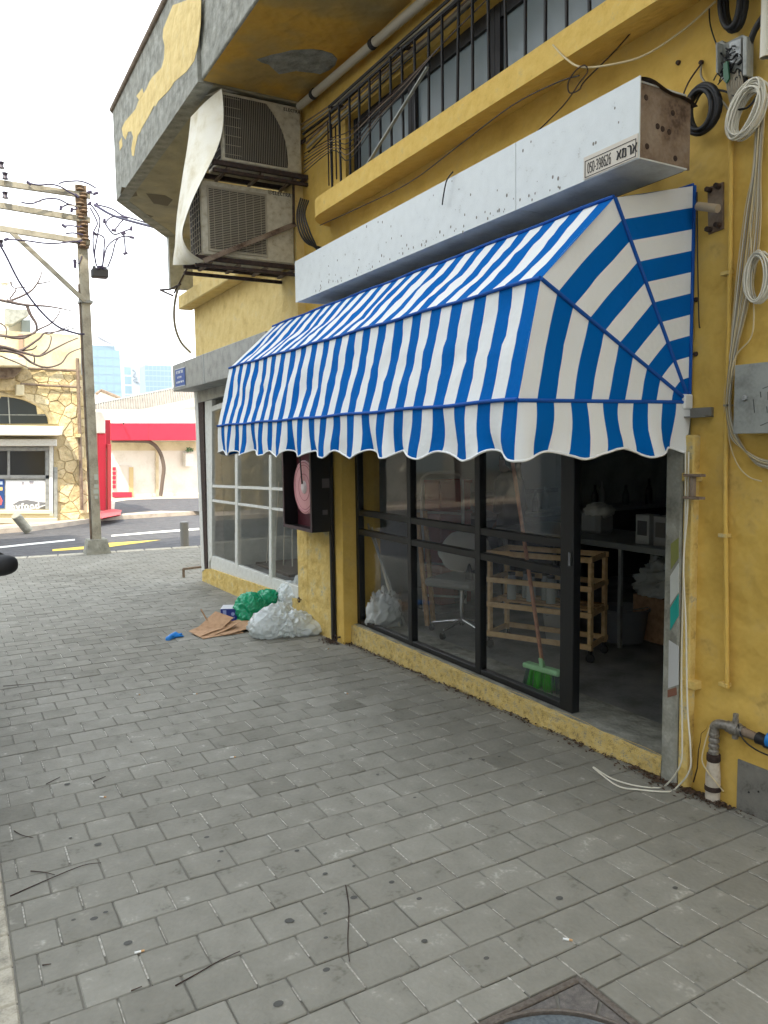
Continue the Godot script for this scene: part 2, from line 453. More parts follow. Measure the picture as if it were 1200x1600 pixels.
func build_pavement() -> void:
	var root := structure("pavement", Vector3(1.5, gy(-6), -6))
	var st := begin()
	# bed under the slabs
	for b in [[-0.02, WX + 0.3, 3.0, -10.4], [-0.02, 9.0, -10.4, -15.9]]:
		var zb: float = b[3]
		if zb < -15:
			quad(st, Vector3(b[0], gy(b[2], -0.007), b[2]), Vector3(b[1], gy(b[2], -0.007), b[2]), Vector3(b[1], gy(kerb_z(b[1]), -0.007), kerb_z(b[1])), Vector3(b[0], gy(kerb_z(b[0]), -0.007), kerb_z(b[0])))
		else:
			quad(st, Vector3(b[0], gy(b[2], -0.007), b[2]), Vector3(b[1], gy(b[2], -0.007), b[2]), Vector3(b[1], gy(zb, -0.007), zb), Vector3(b[0], gy(zb, -0.007), zb))
	put("bed", st, M.joint_dark, root)
	# slabs in running bond
	var px := 0.197
	var pz := 0.184
	var z0 := gd(458, 1462).z
	var x0 := gd(458, 1462).x
	var slabs := []
	var mz0 := gd(905, 1523).z - 0.004
	var mz1 := mz0 + 0.708
	var mx1 := gd(905, 1523).x + 0.004
	var mx0 := mx1 - 0.708
	for row in range(-22, 76):
		var zc := z0 - pz * (row - 0.5)
		var shift := (0.5 if row % 2 == 0 else 0.0) + rng.randf_range(-0.06, 0.06)
		for i in range(-8, 48):
			var xa: float = x0 + px * (i + shift)
			var xb: float = xa + px
			xa = max(xa, 0.098)
			var lim := (WX - 0.01) if zc > -10.2 else 8.6
			xb = min(xb, lim)
			if xb - xa < 0.045:
				continue
			var c := Vector3((xa + xb) / 2, 0, zc - pz)
			if c.z < kerb_z(c.x) + 0.33:
				continue
			# trimmed round the manhole frame
			var za: float = c.z - pz / 2
			var zb: float = c.z + pz / 2
			if xb > mx0 and xa < mx1 and zb > mz0 and za < mz1:
				if za < mz0 - 0.03:
					if xb > mx1 + 0.02:
						slabs.append([Vector3((mx1 + xb) / 2, gy((mz0 + zb) / 2), (mz0 + zb) / 2), xb - mx1, zb - mz0])
					zb = mz0
				elif zb > mz1 + 0.03:
					za = mz1
				elif xb > mx1 + 0.03:
					xa = mx1
				elif xa < mx0 - 0.03:
					xb = mx0
				else:
					continue
			c = Vector3((xa + xb) / 2, 0, (za + zb) / 2)
			c.y = gy(c.z)
			slabs.append([c, xb - xa, zb - za])
	var near := slabs.filter(func(s): return in_view(s[0], 0.03))
	near.sort_custom(func(a, b): return a[0].distance_squared_to(CAM) < b[0].distance_squared_to(CAM))
	var single := {}
	for k in min(300, near.size()):
		single[near[k][0]] = true
	var patch := FastNoiseLite.new()
	patch.seed = 6
	patch.frequency = 0.35
	var full := begin()
	box(full, Vector3(0, -0.03, 0), Vector3(px - 0.005, 0.06, pz - 0.005), Basis.IDENTITY, 0.0035)
	full.generate_normals()
	var full_mesh := full.commit()
	var tilt := Basis(Vector3.RIGHT, -atan(0.02))
	var far_st := []
	for k in 6:
		far_st.append(begin())
	var n := 0
	for s in slabs:
		var c: Vector3 = s[0]
		var w: float = s[1]
		var lift := rng.randf_range(-0.002, 0.002)
		var b := tilt * Basis(Vector3.RIGHT, rng.randfn(0, 0.006)) * Basis(Vector3.BACK, rng.randfn(0, 0.006)) * Basis(Vector3.UP, rng.randfn(0, 0.006))
		var k: int = clampi(int(round(2.9 + patch.get_noise_2d(c.x, c.z) * 4.5 + rng.randfn(0, 1.0))), 0, 5)
		if single.has(c):
			var t := Transform3D(b * Basis.from_scale(Vector3((w - 0.005) / (px - 0.005), 1, (s[2] - 0.005) / (pz - 0.005))), c + Vector3(0, lift, 0))
			put_at("slab", full_mesh, M["slab%d" % k], root, t)
			n += 1
		else:
			far_slab(far_st[k], c + Vector3(0, lift, 0), w - 0.005, s[2] - 0.005, b)
	for k in 6:
		var o := put("slab_field", far_st[k], M["slab%d" % k], root)
		o.set_meta("kind", "stuff")
	# pale sand left in the joints that run away from the viewer
	var sand := begin()
	for s in slabs:
		var c: Vector3 = s[0]
		if c.z < -10.0 or rng.randf() < 0.3:
			continue
		var xj: float = c.x + s[1] / 2 + px * 0.0
		var a: float = c.z + pz * rng.randf_range(0.12, 0.5)
		var e: float = c.z - pz * rng.randf_range(0.12, 0.5)
		var hw := rng.randf_range(0.0014, 0.0034)
		quad(sand, Vector3(xj - hw, gy(a, -0.0022), a), Vector3(xj + hw, gy(a, -0.0022), a), Vector3(xj + hw, gy(e, -0.0022), e), Vector3(xj - hw, gy(e, -0.0022), e))
	var so := put("joint_sand", sand, M.joint_sand, root)
	so.set_meta("kind", "stuff")
	# trodden chewing gum
	var gum := begin()
	for p in [[455, 1439], [509, 1465], [508, 1427], [510, 1515], [435, 1568], [451, 1438], [200, 1473], [115, 1437], [165, 1425], [147, 1435], [342, 1345], [323, 1308], [346, 1330], [153, 1319], [508, 1365], [110, 1309], [553, 1402], [553, 1353], [464, 1329], [655, 1404], [874, 1403], [1055, 1387], [663, 1470], [760, 1497], [105, 1225], [780, 1182], [755, 1187], [735, 1185], [590, 1210], [845, 1235], [273, 1147], [648, 1246], [612, 1378]]:
		var c := gd(p[0], p[1], 0.0022)
		var r := rng.randf_range(0.007, 0.017)
		for k in 10:
			var a := TAU * k / 10
			var b := TAU * (k + 1) / 10
			tri(gum, c, c + Vector3(cos(a) * r, 0, sin(a) * r * 0.8), c + Vector3(cos(b) * r, 0, sin(b) * r * 0.8))
	var go := put("gum_spots", gum, mat("gum", srgb(74, 74, 70), 0.8), root)
	go.set_meta("kind", "stuff")
	# kerb along the side street and along the cross street
	var kroot := structure("kerb", Vector3(0, gy(-8), -8))
	var kst := begin()
	box(kst, Vector3(0, -0.1, 0), Vector3(0.11, 0.2, 0.196), Basis.IDENTITY, 0.006)
	kst.generate_normals()
	var km := kst.commit()
	for i in 86:
		var z := 1.4 - i * 0.2
		if z < kerb_z(0) + 0.3:
			break
		put_at("kerb_stone", km, M.kerb, kroot, Transform3D(tilt, Vector3(0.04, gy(z, 0.001), z)))
	var k2 := begin()
	box(k2, Vector3(0, -0.11, 0), Vector3(0.49, 0.22, 0.3), Basis.IDENTITY, 0.012)
	k2.generate_normals()
	var km2 := k2.commit()
	for i in 19:
		var x := -0.1 + i * 0.5
		var z := kerb_z(x) + 0.15
		put_at("kerb_stone", km2, M.kerb, kroot, Transform3D(tilt * Basis(Vector3.UP, -atan(0.153)), Vector3(x, gy(z, 0.003), z)))
func far_slab(st: SurfaceTool, c: Vector3, w: float, d: float, b: Basis) -> void:
	var e := 0.0035
	var o := [Vector3(-w / 2, -0.006, -d / 2), Vector3(w / 2, -0.006, -d / 2), Vector3(w / 2, -0.006, d / 2), Vector3(-w / 2, -0.006, d / 2)]
	var i := [Vector3(-w / 2 + e, 0, -d / 2 + e), Vector3(w / 2 - e, 0, -d / 2 + e), Vector3(w / 2 - e, 0, d / 2 - e), Vector3(-w / 2 + e, 0, d / 2 - e)]
	quad(st, c + b * i[0], c + b * i[1], c + b * i[2], c + b * i[3])
	for k in 4:
		var m := (k + 1) % 4
		quad(st, c + b * o[k], c + b * o[m], c + b * i[m], c + b * i[k])
func flat_poly(st: SurfaceTool, pix: Array, off: float) -> void:
	var P := []
	var q := PackedVector2Array()
	for p in pix:
		var v := gd(p[0], p[1], off)
		P.append(v)
		q.append(Vector2(v.x, v.z))
	var idx := Geometry2D.triangulate_polygon(q)
	for k in range(0, idx.size(), 3):
		tri(st, P[idx[k]], P[idx[k + 1]], P[idx[k + 2]])
func build_street() -> void:
	var root := structure("road_marking", gd(170, 845, -0.13))
	for a in [[[[0, 853.8], [40, 849.5], [117, 842], [117, 844.3], [40, 852], [0, 856.3]], "line_white"],
			[[[82, 858.4], [140, 853], [168, 848.3], [251, 843.5], [168, 855], [140, 857.5], [82, 861]], "line_yellow"],
			[[[174, 836], [240, 830.4], [311, 825], [311, 827.8], [240, 833], [174, 838.2]], "line_white"]]:
		var st := begin()
		flat_poly(st, a[0], -0.126)
		put("painted_line", st, M[a[1]], root)
	# far pavement
	var st := begin()
	var edge := [[0, 834], [50, 830], [100, 823.5], [135, 818], [159, 814], [200, 811], [309, 804.5]]
	var top := []
	var low := []
	for p in edge:
		var v := gd(p[0], p[1], -0.13)
		low.append(v)
		top.append(Vector3(v.x, gy(v.z, 0.0), v.z))
	top.insert(0, top[0] + Vector3(-14, 0.0, 1.0)); low.insert(0, low[0] + Vector3(-14, 0.0, 1.0))
	top.append(top[-1] + Vector3(14, 0, -0.5)); low.append(low[-1] + Vector3(14, 0, -0.5))
	for i in top.size() - 1:
		quad(st, low[i], low[i + 1], top[i + 1], top[i])
		var a := Vector3(top[i].x, gy(-60, 0), -60)
		var b := Vector3(top[i + 1].x, gy(-60, 0), -60)
		quad(st, top[i], top[i + 1], b, a)
	var o := put("far_pavement", st, mat("far_paving", Color.WHITE, 0.9, 0, blotch([[0.1, srgb(150, 138, 126)], [0.5, srgb(182, 170, 156)], [0.9, srgb(196, 186, 172)]], 256, 0.02, 140, 0.3), 0.5), self)
	o.set_meta("kind", "structure")
	# asphalt apron of the forecourt
	var ap := begin()
	flat_poly(ap, [[178, 803], [180, 784], [200, 781], [260, 779], [330, 778], [330, 799], [250, 798]], 0.004)
	var ao := put("forecourt", ap, M.asphalt, self)
	ao.set_meta("kind", "structure")

# ---------------------------------------------------------------- the yellow building
var bld: Node3D
func plate(st: SurfaceTool, pix: Array, x: float, thick: float, bev := 0.0) -> void:
	# outline given by pixels on the plane at x, facing the street, with real thickness behind
	var q := PackedVector2Array()
	for p in pix:
		var v := at_x(p[0], p[1], x)
		q.append(Vector2(v.z, v.y))
	if not Geometry2D.is_polygon_clockwise(q):
		q.reverse()
	q.reverse()
	prism(st, q, Transform3D(Basis(Vector3(0, 0, 1), Vector3(0, 1, 0), Vector3(-1, 0, 0)), Vector3(x + thick, 0, 0)), thick, bev)
func wpart(called: String, lo: Vector3, hi: Vector3, m: Material, parent: Node3D, bev := 0.0) -> MeshInstance3D:
	var st := begin()
	span(st, lo, hi, bev)
	return put(called, st, m, parent)
func build_yellow_building() -> void:
	bld = thing("yellow_building", "yellow plastered corner building with peeling paint, shop fronts below and a concrete balcony above", "building", Vector3(3.3, 0, -5))
	# street walls
	wpart("wall", Vector3(WX, -0.3, -2.4665), Vector3(WX + 0.3, 3.85, 8.0), M.yellow, bld)
	wpart("wall", Vector3(WX, 2.45, -6.9), Vector3(WX + 0.3, 3.85, -2.4665), M.yellow, bld)
	wpart("wall", Vector3(2.99, 2.45, -10.38), Vector3(3.3, 4.87, -6.9), M.yellow_pale, bld)
	wpart("wall", Vector3(WX, 4.42, -6.9), Vector3(WX + 0.3, 4.87, 8.0), M.yellow, bld)
	wpart("wall", Vector3(WX, 3.85, -6.9), Vector3(WX + 0.3, 4.42, -6.0), M.yellow, bld)
	wpart("wall", Vector3(WX, 3.85, -1.7), Vector3(WX + 0.3, 4.42, 8.0), M.yellow, bld)
	# pier between the two shops
	wpart("pier", Vector3(2.955, -0.3, -6.98), Vector3(3.35, 2.45, -6.18), M.yellow_worn, bld, 0.01)
	wpart("pier", Vector3(2.965, -0.3, -6.135), Vector3(3.35, 2.45, -5.99), M.yellow, bld, 0.006)
	# corner pier beside the left shop and the side wall round the corner
	wpart("pier", Vector3(2.975, -0.4, -10.38), Vector3(3.2, 2.45, -10.06), M.white_paint, bld, 0.006)
	wpart("wall", Vector3(3.2, -0.5, -10.38), Vector3(9.3, 4.87, -10.11), M.yellow, bld)
	wpart("inner_wall", Vector3(3.2, 0.06, -10.105), Vector3(9.0, 2.62, -10.06), M.room_wall, bld)
	# rooms behind the glass
	wpart("floor_slab", Vector3(3.2, -0.3, -7.3), Vector3(9.3, 0.10, -1.7), M.room_floor, bld)
	wpart("floor_slab", Vector3(3.2, -0.4, -10.08), Vector3(9.3, 0.06, -7.3), M.room_floor, bld)
	wpart("ceiling", Vector3(3.375, 2.62, -10.05), Vector3(9.3, 2.85, -1.7), mat("ceiling_paint", srgb(196, 198, 194), 0.9), bld)
	wpart("inner_wall", Vector3(9.0, 0.1, -10.055), Vector3(9.3, 2.62, -1.7), M.room_wall, bld)
	wpart("inner_wall", Vector3(3.36, 0.1, -7.25), Vector3(9.0, 2.62, -7.05), M.room_wall, bld)
	wpart("inner_wall", Vector3(3.375, 0.1, -2.0), Vector3(9.0, 2.62, -1.72), M.room_wall, bld)
	wpart("roof", Vector3(3.375, 4.87, -10.4), Vector3(9.3, 5.1, 8.0), M.concrete, bld)
	# upper storey behind the balcony
	wpart("wall", Vector3(3.4, 5.1, -10.4), Vector3(9.3, 10.5, 8.0), M.yellow, bld)
	# black drain strip between pier and shop front
	var st := begin()
	bar(st, Vector3(2.945, gy(-6.16) - 0.02, -6.158), Vector3(2.945, 2.5, -6.158), 0.036, 0.036, 0.004)
	put("shutter_rail", st, M.black_iron, bld)
	# cracks running up from the ground beside the pipe
	var ck := begin()
	var cp := []
	for p in [[1084, 1222], [1090, 1200], [1092, 1172], [1095, 1158], [1096, 1146], [1104, 1139], [1108, 1128]]:
		cp.append(wall(p[0], p[1], -0.002))
	tube(ck, cp, 0.005, 0.002, 5)
	put("crack", ck, M.dirt, bld)
	# small chips and rusty plugs in the plaster
	for p in [[1087, 553], [1133, 32], [1060, 98], [1088, 468], [1096, 98]]:
		var c := begin()
		var w := wall(p[0], p[1], 0.004)
		lathe(c, [Vector2(0.0, 0.012), Vector2(0.009, 0.01), Vector2(0.011, 0.0), Vector2(0.011, -0.01)], Transform3D(Basis(Vector3.BACK, PI / 2), w), 10)
		put("wall_plug", c, M.rust_dark, bld)
	# painted flat conduit strip beside the door and its clamps
	wpart("door_trim", Vector3(WX - 0.045, gy(-2.43), -2.464), Vector3(WX + 0.05, 1.72, -2.41), M.yellow_worn, bld, 0.006)
	for p in [[1083, 1066], [1084, 745]]:
		var w := wall(p[0], p[1])
		wpart("clamp", Vector3(WX - 0.05, w.y - 0.02, w.z - 0.03), Vector3(WX + 0.0, w.y + 0.02, w.z + 0.05), M.yellow_worn, bld, 0.004)

func build_shop_front() -> void:
	# threshold kerb with flaking yellow paint
	var st := begin()
	var zA := -5.99
	var zB := -2.57
	var n := 24
	for k in n:
		var a: float = lerp(zA, zB, float(k) / n)
		var b: float = lerp(zA, zB, float(k + 1) / n)
		var xa := 3.03 + 0.012 * sin(k * 1.7) + 0.006 * sin(k * 4.1)
		var xb := 3.03 + 0.012 * sin((k + 1) * 1.7) + 0.006 * sin((k + 1) * 4.1)
		quad(st, Vector3(xa, gy(a, -0.05), a), Vector3(xb, gy(b, -0.05), b), Vector3(xb + 0.008, 0.092, b), Vector3(xa + 0.008, 0.092, a))
		quad(st, Vector3(xa + 0.008, 0.092, a), Vector3(xb + 0.008, 0.092, b), Vector3(xb + 0.04, 0.104, b), Vector3(xa + 0.04, 0.104, a))
	put("threshold_paint", st, M.yellow_kerb, bld)
	wpart("threshold", Vector3(3.062, -0.2, zA), Vector3(3.42, 0.1025, zB), M.concrete, bld, 0.0)
	# door jamb of bare concrete with patches of paint
	var jamb := wpart("door_jamb", Vector3(3.02, -0.1, -2.565), Vector3(3.37, 2.45, -2.468), M.concrete, bld, 0.01)
	for a in [["teal", srgb(20, 150, 140), [[1047, 950], [1060, 928], [1060, 962], [1047, 985]]], ["pale", srgb(196, 200, 196), [[1047, 900], [1060, 880], [1060, 925], [1047, 945]]], ["white", srgb(186, 188, 188), [[1045, 1000], [1060, 1010], [1060, 1070], [1044, 1075]]], ["brown", srgb(126, 84, 66), [[1043, 1078], [1056, 1074], [1057, 1086], [1043, 1090]]], ["olive", srgb(128, 132, 70), [[1048, 850], [1060, 840], [1060, 872], [1048, 890]]]]:
		var c := begin()
		plate(c, a[2], 3.018, 0.004)
		put("paint_patch", c, mat("patch_" + a[0], a[1], 0.8), jamb)
	# black steel glazing
	var gx := 3.13
	var win := Node3D.new()
	win.name = "shop_window"
	bld.add_child(win, true)
	win.global_position = Vector3(gx, 0.1, -4.6)
	var posts := [-5.965, -5.09, -4.20, -3.33]
	var widths := [0.05, 0.055, 0.06, 0.11]
	for k in 4:
		wpart("post", Vector3(gx - 0.03, 0.105, posts[k] - widths[k] / 2), Vector3(gx + 0.03, 2.45, posts[k] + widths[k] / 2), M.black_paint, win, 0.004)
	for k in 3:
		var a: float = posts[k] + widths[k] / 2
		var b: float = posts[k + 1] - widths[k + 1] / 2
		for r in [[0.105, 0.145], [0.905, 0.955], [1.075, 1.125], [2.39, 2.45]]:
			wpart("rail", Vector3(gx - 0.026, r[0], a), Vector3(gx + 0.026, r[1], b), M.black_paint, win, 0.003)
		for r in [[0.145, 0.905], [0.955, 1.075], [1.125, 2.39]]:
			wpart("glass_pane", Vector3(gx - 0.003, r[0], a), Vector3(gx + 0.003, r[1], b), M.pane, win)
	# head of the doorway
	wpart("door_head", Vector3(gx - 0.03, 2.39, posts[3] + 0.055), Vector3(gx + 0.03, 2.45, -2.565), M.black_paint, bld)
	wpart("door_handle", Vector3(gx - 0.05, 0.98, -3.30), Vector3(gx - 0.035, 1.06, -3.285), M.chrome, win, 0.003)

func build_left_shop() -> void:
	var win := Node3D.new()
	win.name = "shop_window"
	bld.add_child(win, true)
	win.global_position = Vector3(3.0, 0.1, -8.5)
	var gx := 3.0
	# yellow plinth
	var st := begin()
	plate(st, [[316, 912], [316, 889], [329, 889], [426, 922], [470, 940], [470, 982]], 2.965, 0.3)
	put("plinth", st, M.yellow_worn, bld)
	# white timber bottom board, posts and double rail
	st = begin()
	plate(st, [[329, 867.5], [369, 882], [421, 901], [466, 917], [466, 936], [421, 919], [369, 901.5], [329, 888]], 2.985, 0.05, 0.003)
	put("bottom_board", st, M.white_paint, win)
	for a in [[[320, 620], [331, 622], [331, 870], [320, 890]], [[367, 640], [371, 640], [371, 890], [367, 888]], [[420, 640], [424, 640], [424, 905], [420, 903]]]:
		st = begin()
		plate(st, a, 2.98, 0.05, 0.003)
		put("post", st, M.white_paint, win)
	for a in [[[331, 757.5], [466, 763.5], [466, 768], [331, 761.5]], [[331, 780.5], [466, 798.5], [466, 802.5], [331, 784]]]:
		st = begin()
		plate(st, a, 2.984, 0.04, 0.002)
		put("rail", st, M.white_paint, win)
	st = begin()
	plate(st, [[331, 635], [420, 600], [420, 610], [331, 643]], 2.984, 0.04, 0.002)
	put("rail", st, M.white_paint, win)
	# panes between the bars
	for a in [[[331, 640], [368, 630], [368, 759.5], [331, 758]], [[371, 630], [420, 610], [420, 762], [371, 760]], [[424, 610], [467, 590], [467, 764], [424, 762]],
			[[331, 761], [368, 763], [368, 785], [331, 781]], [[371, 763], [420, 766], [420, 792], [371, 786]], [[424, 766], [467, 768], [467, 799], [424, 793]],
			[[331, 784], [368, 789], [368, 882], [331, 868]], [[371, 789], [420, 796], [420, 901], [371, 883]], [[424, 796], [467, 802], [467, 918], [424, 902]]]:
		st = begin()
		plate(st, a, 3.0, 0.005)
		put("glass_pane", st, M.pane_tint, win)
	# rusty roller shutter guide at the corner and its housing
	st = begin()
	plate(st, [[309, 618], [317, 618], [324, 888], [317, 890]], 2.962, 0.05, 0.003)
	put("shutter_rail", st, M.rust_dark, bld)
	st = begin()
	plate(st, [[303, 610], [308, 610], [319, 890], [315, 893]], 2.955, 0.05, 0.003)
	put("corner_trim", st, M.white_paint, bld)
	st = begin()
	plate(st, [[309, 612], [420, 575], [420, 598], [309, 630]], 2.96, 0.12, 0.004)
	put("shutter_roll", st, M.steel, bld)
	# yellow post at the right of the glass
	st = begin()
	plate(st, [[467, 790], [480, 790], [481, 957], [468, 952]], 2.95, 0.1, 0.006)
	put("post", st, M.yellow_worn, bld)
	# steel housing
	var h := thing("shutter_housing", "grey steel roller shutter housing above the white framed shop window", "shutter box", Vector3(2.85, 2.45, -8.7))
	st = begin()
	span(st, Vector3(2.68, 2.43, -10.42), Vector3(2.98, 2.775, -6.97), 0.006)
	put("casing", st, M.steel, h)
	st = begin()
	span(st, Vector3(2.674, 2.43, -9.0), Vector3(2.6795, 2.772, -8.99))
	put("seam", st, M.sign_under, h)
	var s := thing("street_sign", "small blue street name plate on the grey shutter housing", "sign", Vector3(2.67, 2.6, -10.2))
	st = begin()
	plate(st, [[273.5, 577.5], [288.5, 573], [289, 602], [274, 605.5]], 2.672, 0.006, 0.0)
	put("plate", st, mat("sign_blue", srgb(38, 82, 156), 0.5), s)
	st = begin()
	for a in [[[273.5, 577.5], [288.5, 573], [288.5, 573.8], [273.5, 578.3]], [[274, 604.7], [289, 601.2], [289, 602], [274, 605.5]]]:
		plate(st, a, 2.6695, 0.003)
	put("border", st, M.white_trim, s)
	# white lettering as strokes, in three lines
	st = begin()
	for r in [[580.5, 4.2, [275.2, 277.2, 279.4, 281.6, 283.6]], [589.5, 2.6, [277.0, 279.0, 281.4]], [597.0, 2.8, [275.6, 277.4, 279.2, 281.4, 283.2, 285.2]]]:
		for k in r[2].size():
			var x: float = r[2][k]
			var y: float = r[0] - (x - 275) * 0.28
			plate(st, [[x, y], [x + 1.5, y - 0.4], [x + 1.5, y + 0.4], [x, y + 0.8]], 2.6692, 0.003)
			plate(st, [[x + 1.0, y - 0.2], [x + 1.6, y - 0.4], [x + 1.6, y + r[1] - 0.3], [x + 1.0, y + r[1]]], 2.669, 0.003)
			if k % 2 == 0:
				plate(st, [[x, y], [x + 0.5, y], [x + 0.5, y + r[1]], [x, y + r[1]]], 2.6688, 0.003)
	put("lettering", st, M.white_trim, s)

func build_upper_windows() -> void:
	# long projecting sill under the strip of windows, rounded at its far end
	var st := begin()
	var xf := 2.82
	var prof := []
	for k in 9:
		var a := PI / 2 * k / 8
		prof.append(Vector2(WX - (WX - xf) * sin(a), -6.02 - 0.30 * cos(a)))
	prof.append(Vector2(xf, 8.0))
	var y0 := 3.62
	var y1 := 3.765
	for k in prof.size() - 1:
		var a: Vector2 = prof[k]
		var b: Vector2 = prof[k + 1]
		quad(st, Vector3(a.x, y0, a.y), Vector3(b.x, y0, b.y), Vector3(b.x, y1, b.y), Vector3(a.x, y1, a.y))
		quad(st, Vector3(a.x, y0, a.y), Vector3(WX + 0.01, y0 + 0.05, a.y), Vector3(WX + 0.01, y0 + 0.05, b.y), Vector3(b.x, y0, b.y))
		quad(st, Vector3(a.x, y1, a.y), Vector3(b.x, y1, b.y), Vector3(WX + 0.01, y1 + 0.05, b.y), Vector3(WX + 0.01, y1 + 0.05, a.y))
	put("window_sill", st, M.yellow_sill, bld)
	# grey stone fillet on the sill
	wpart("sill_fillet", Vector3(WX - 0.11, 3.80, -6.02), Vector3(WX + 0.02, 3.865, -1.7), M.concrete, bld, 0.004)
	# windows: sliding sashes set back in the wall
	var zs := [-5.98, -5.05, -4.05, -3.05, -2.4, -1.72]
	for k in zs.size() - 1:
		var w := Node3D.new()
		w.name = "window"
		bld.add_child(w, true)
		w.global_position = Vector3(3.18, 3.86, (zs[k] + zs[k + 1]) / 2)
		var a: float = zs[k]
		var b: float = zs[k + 1]
		wpart("frame", Vector3(3.14, 3.86, a), Vector3(3.22, 4.42, a + 0.05), M.black_iron, w)
		wpart("frame", Vector3(3.14, 3.86, b - 0.05), Vector3(3.22, 4.42, b - 0.004), M.black_iron, w)
		wpart("frame", Vector3(3.145, 3.86, a + 0.05), Vector3(3.22, 3.90, b - 0.05), M.black_iron, w)
		wpart("frame", Vector3(3.145, 4.33, a + 0.05), Vector3(3.22, 4.42, b - 0.05), M.black_iron, w)
		wpart("pane", Vector3(3.17, 3.90, a + 0.05), Vector3(3.18, 4.33, b - 0.05), M.window_grey, w)
	wpart("window_back", Vector3(3.26, 3.85, -6.0), Vector3(3.3, 4.42, -1.7), M.room_wall, bld)
	# iron bars in front of the windows
	var g := thing("window_grille", "black iron bar grille in front of the upper window strip", "grille", Vector3(2.93, 3.8, -4))
	var z := -5.98
	var i := 0
	while z < -1.9:
		var b := begin()
		bar(b, Vector3(2.93, 3.80, z), Vector3(2.93 + rng.randf_range(-0.01, 0.01), 4.46, z + rng.randf_range(-0.012, 0.012)), 0.016, 0.016, 0.002)
		put("bar", b, M.black_iron, g)
		z += 0.165
	for y in [3.815, 4.45, 4.50]:
		var b := begin()
		bar(b, Vector3(2.93, y, -6.02), Vector3(2.93, y, -1.9), 0.014, 0.022, 0.002)
		put("rail", b, M.black_iron, g)
	for zz in [-5.98, -4.9, -3.8, -2.7]:
		var b := begin()
		bar(b, Vector3(2.93, 4.48, zz), Vector3(WX + 0.01, 4.52, zz), 0.014, 0.02)
		put("stay", b, M.rust_dark, g)
	var b2 := begin()
	bar(b2, at_x(572, 260, 2.9), at_x(668, 105, 2.9), 0.02, 0.012)
	put("loose_bar", b2, M.grey_paint, g)

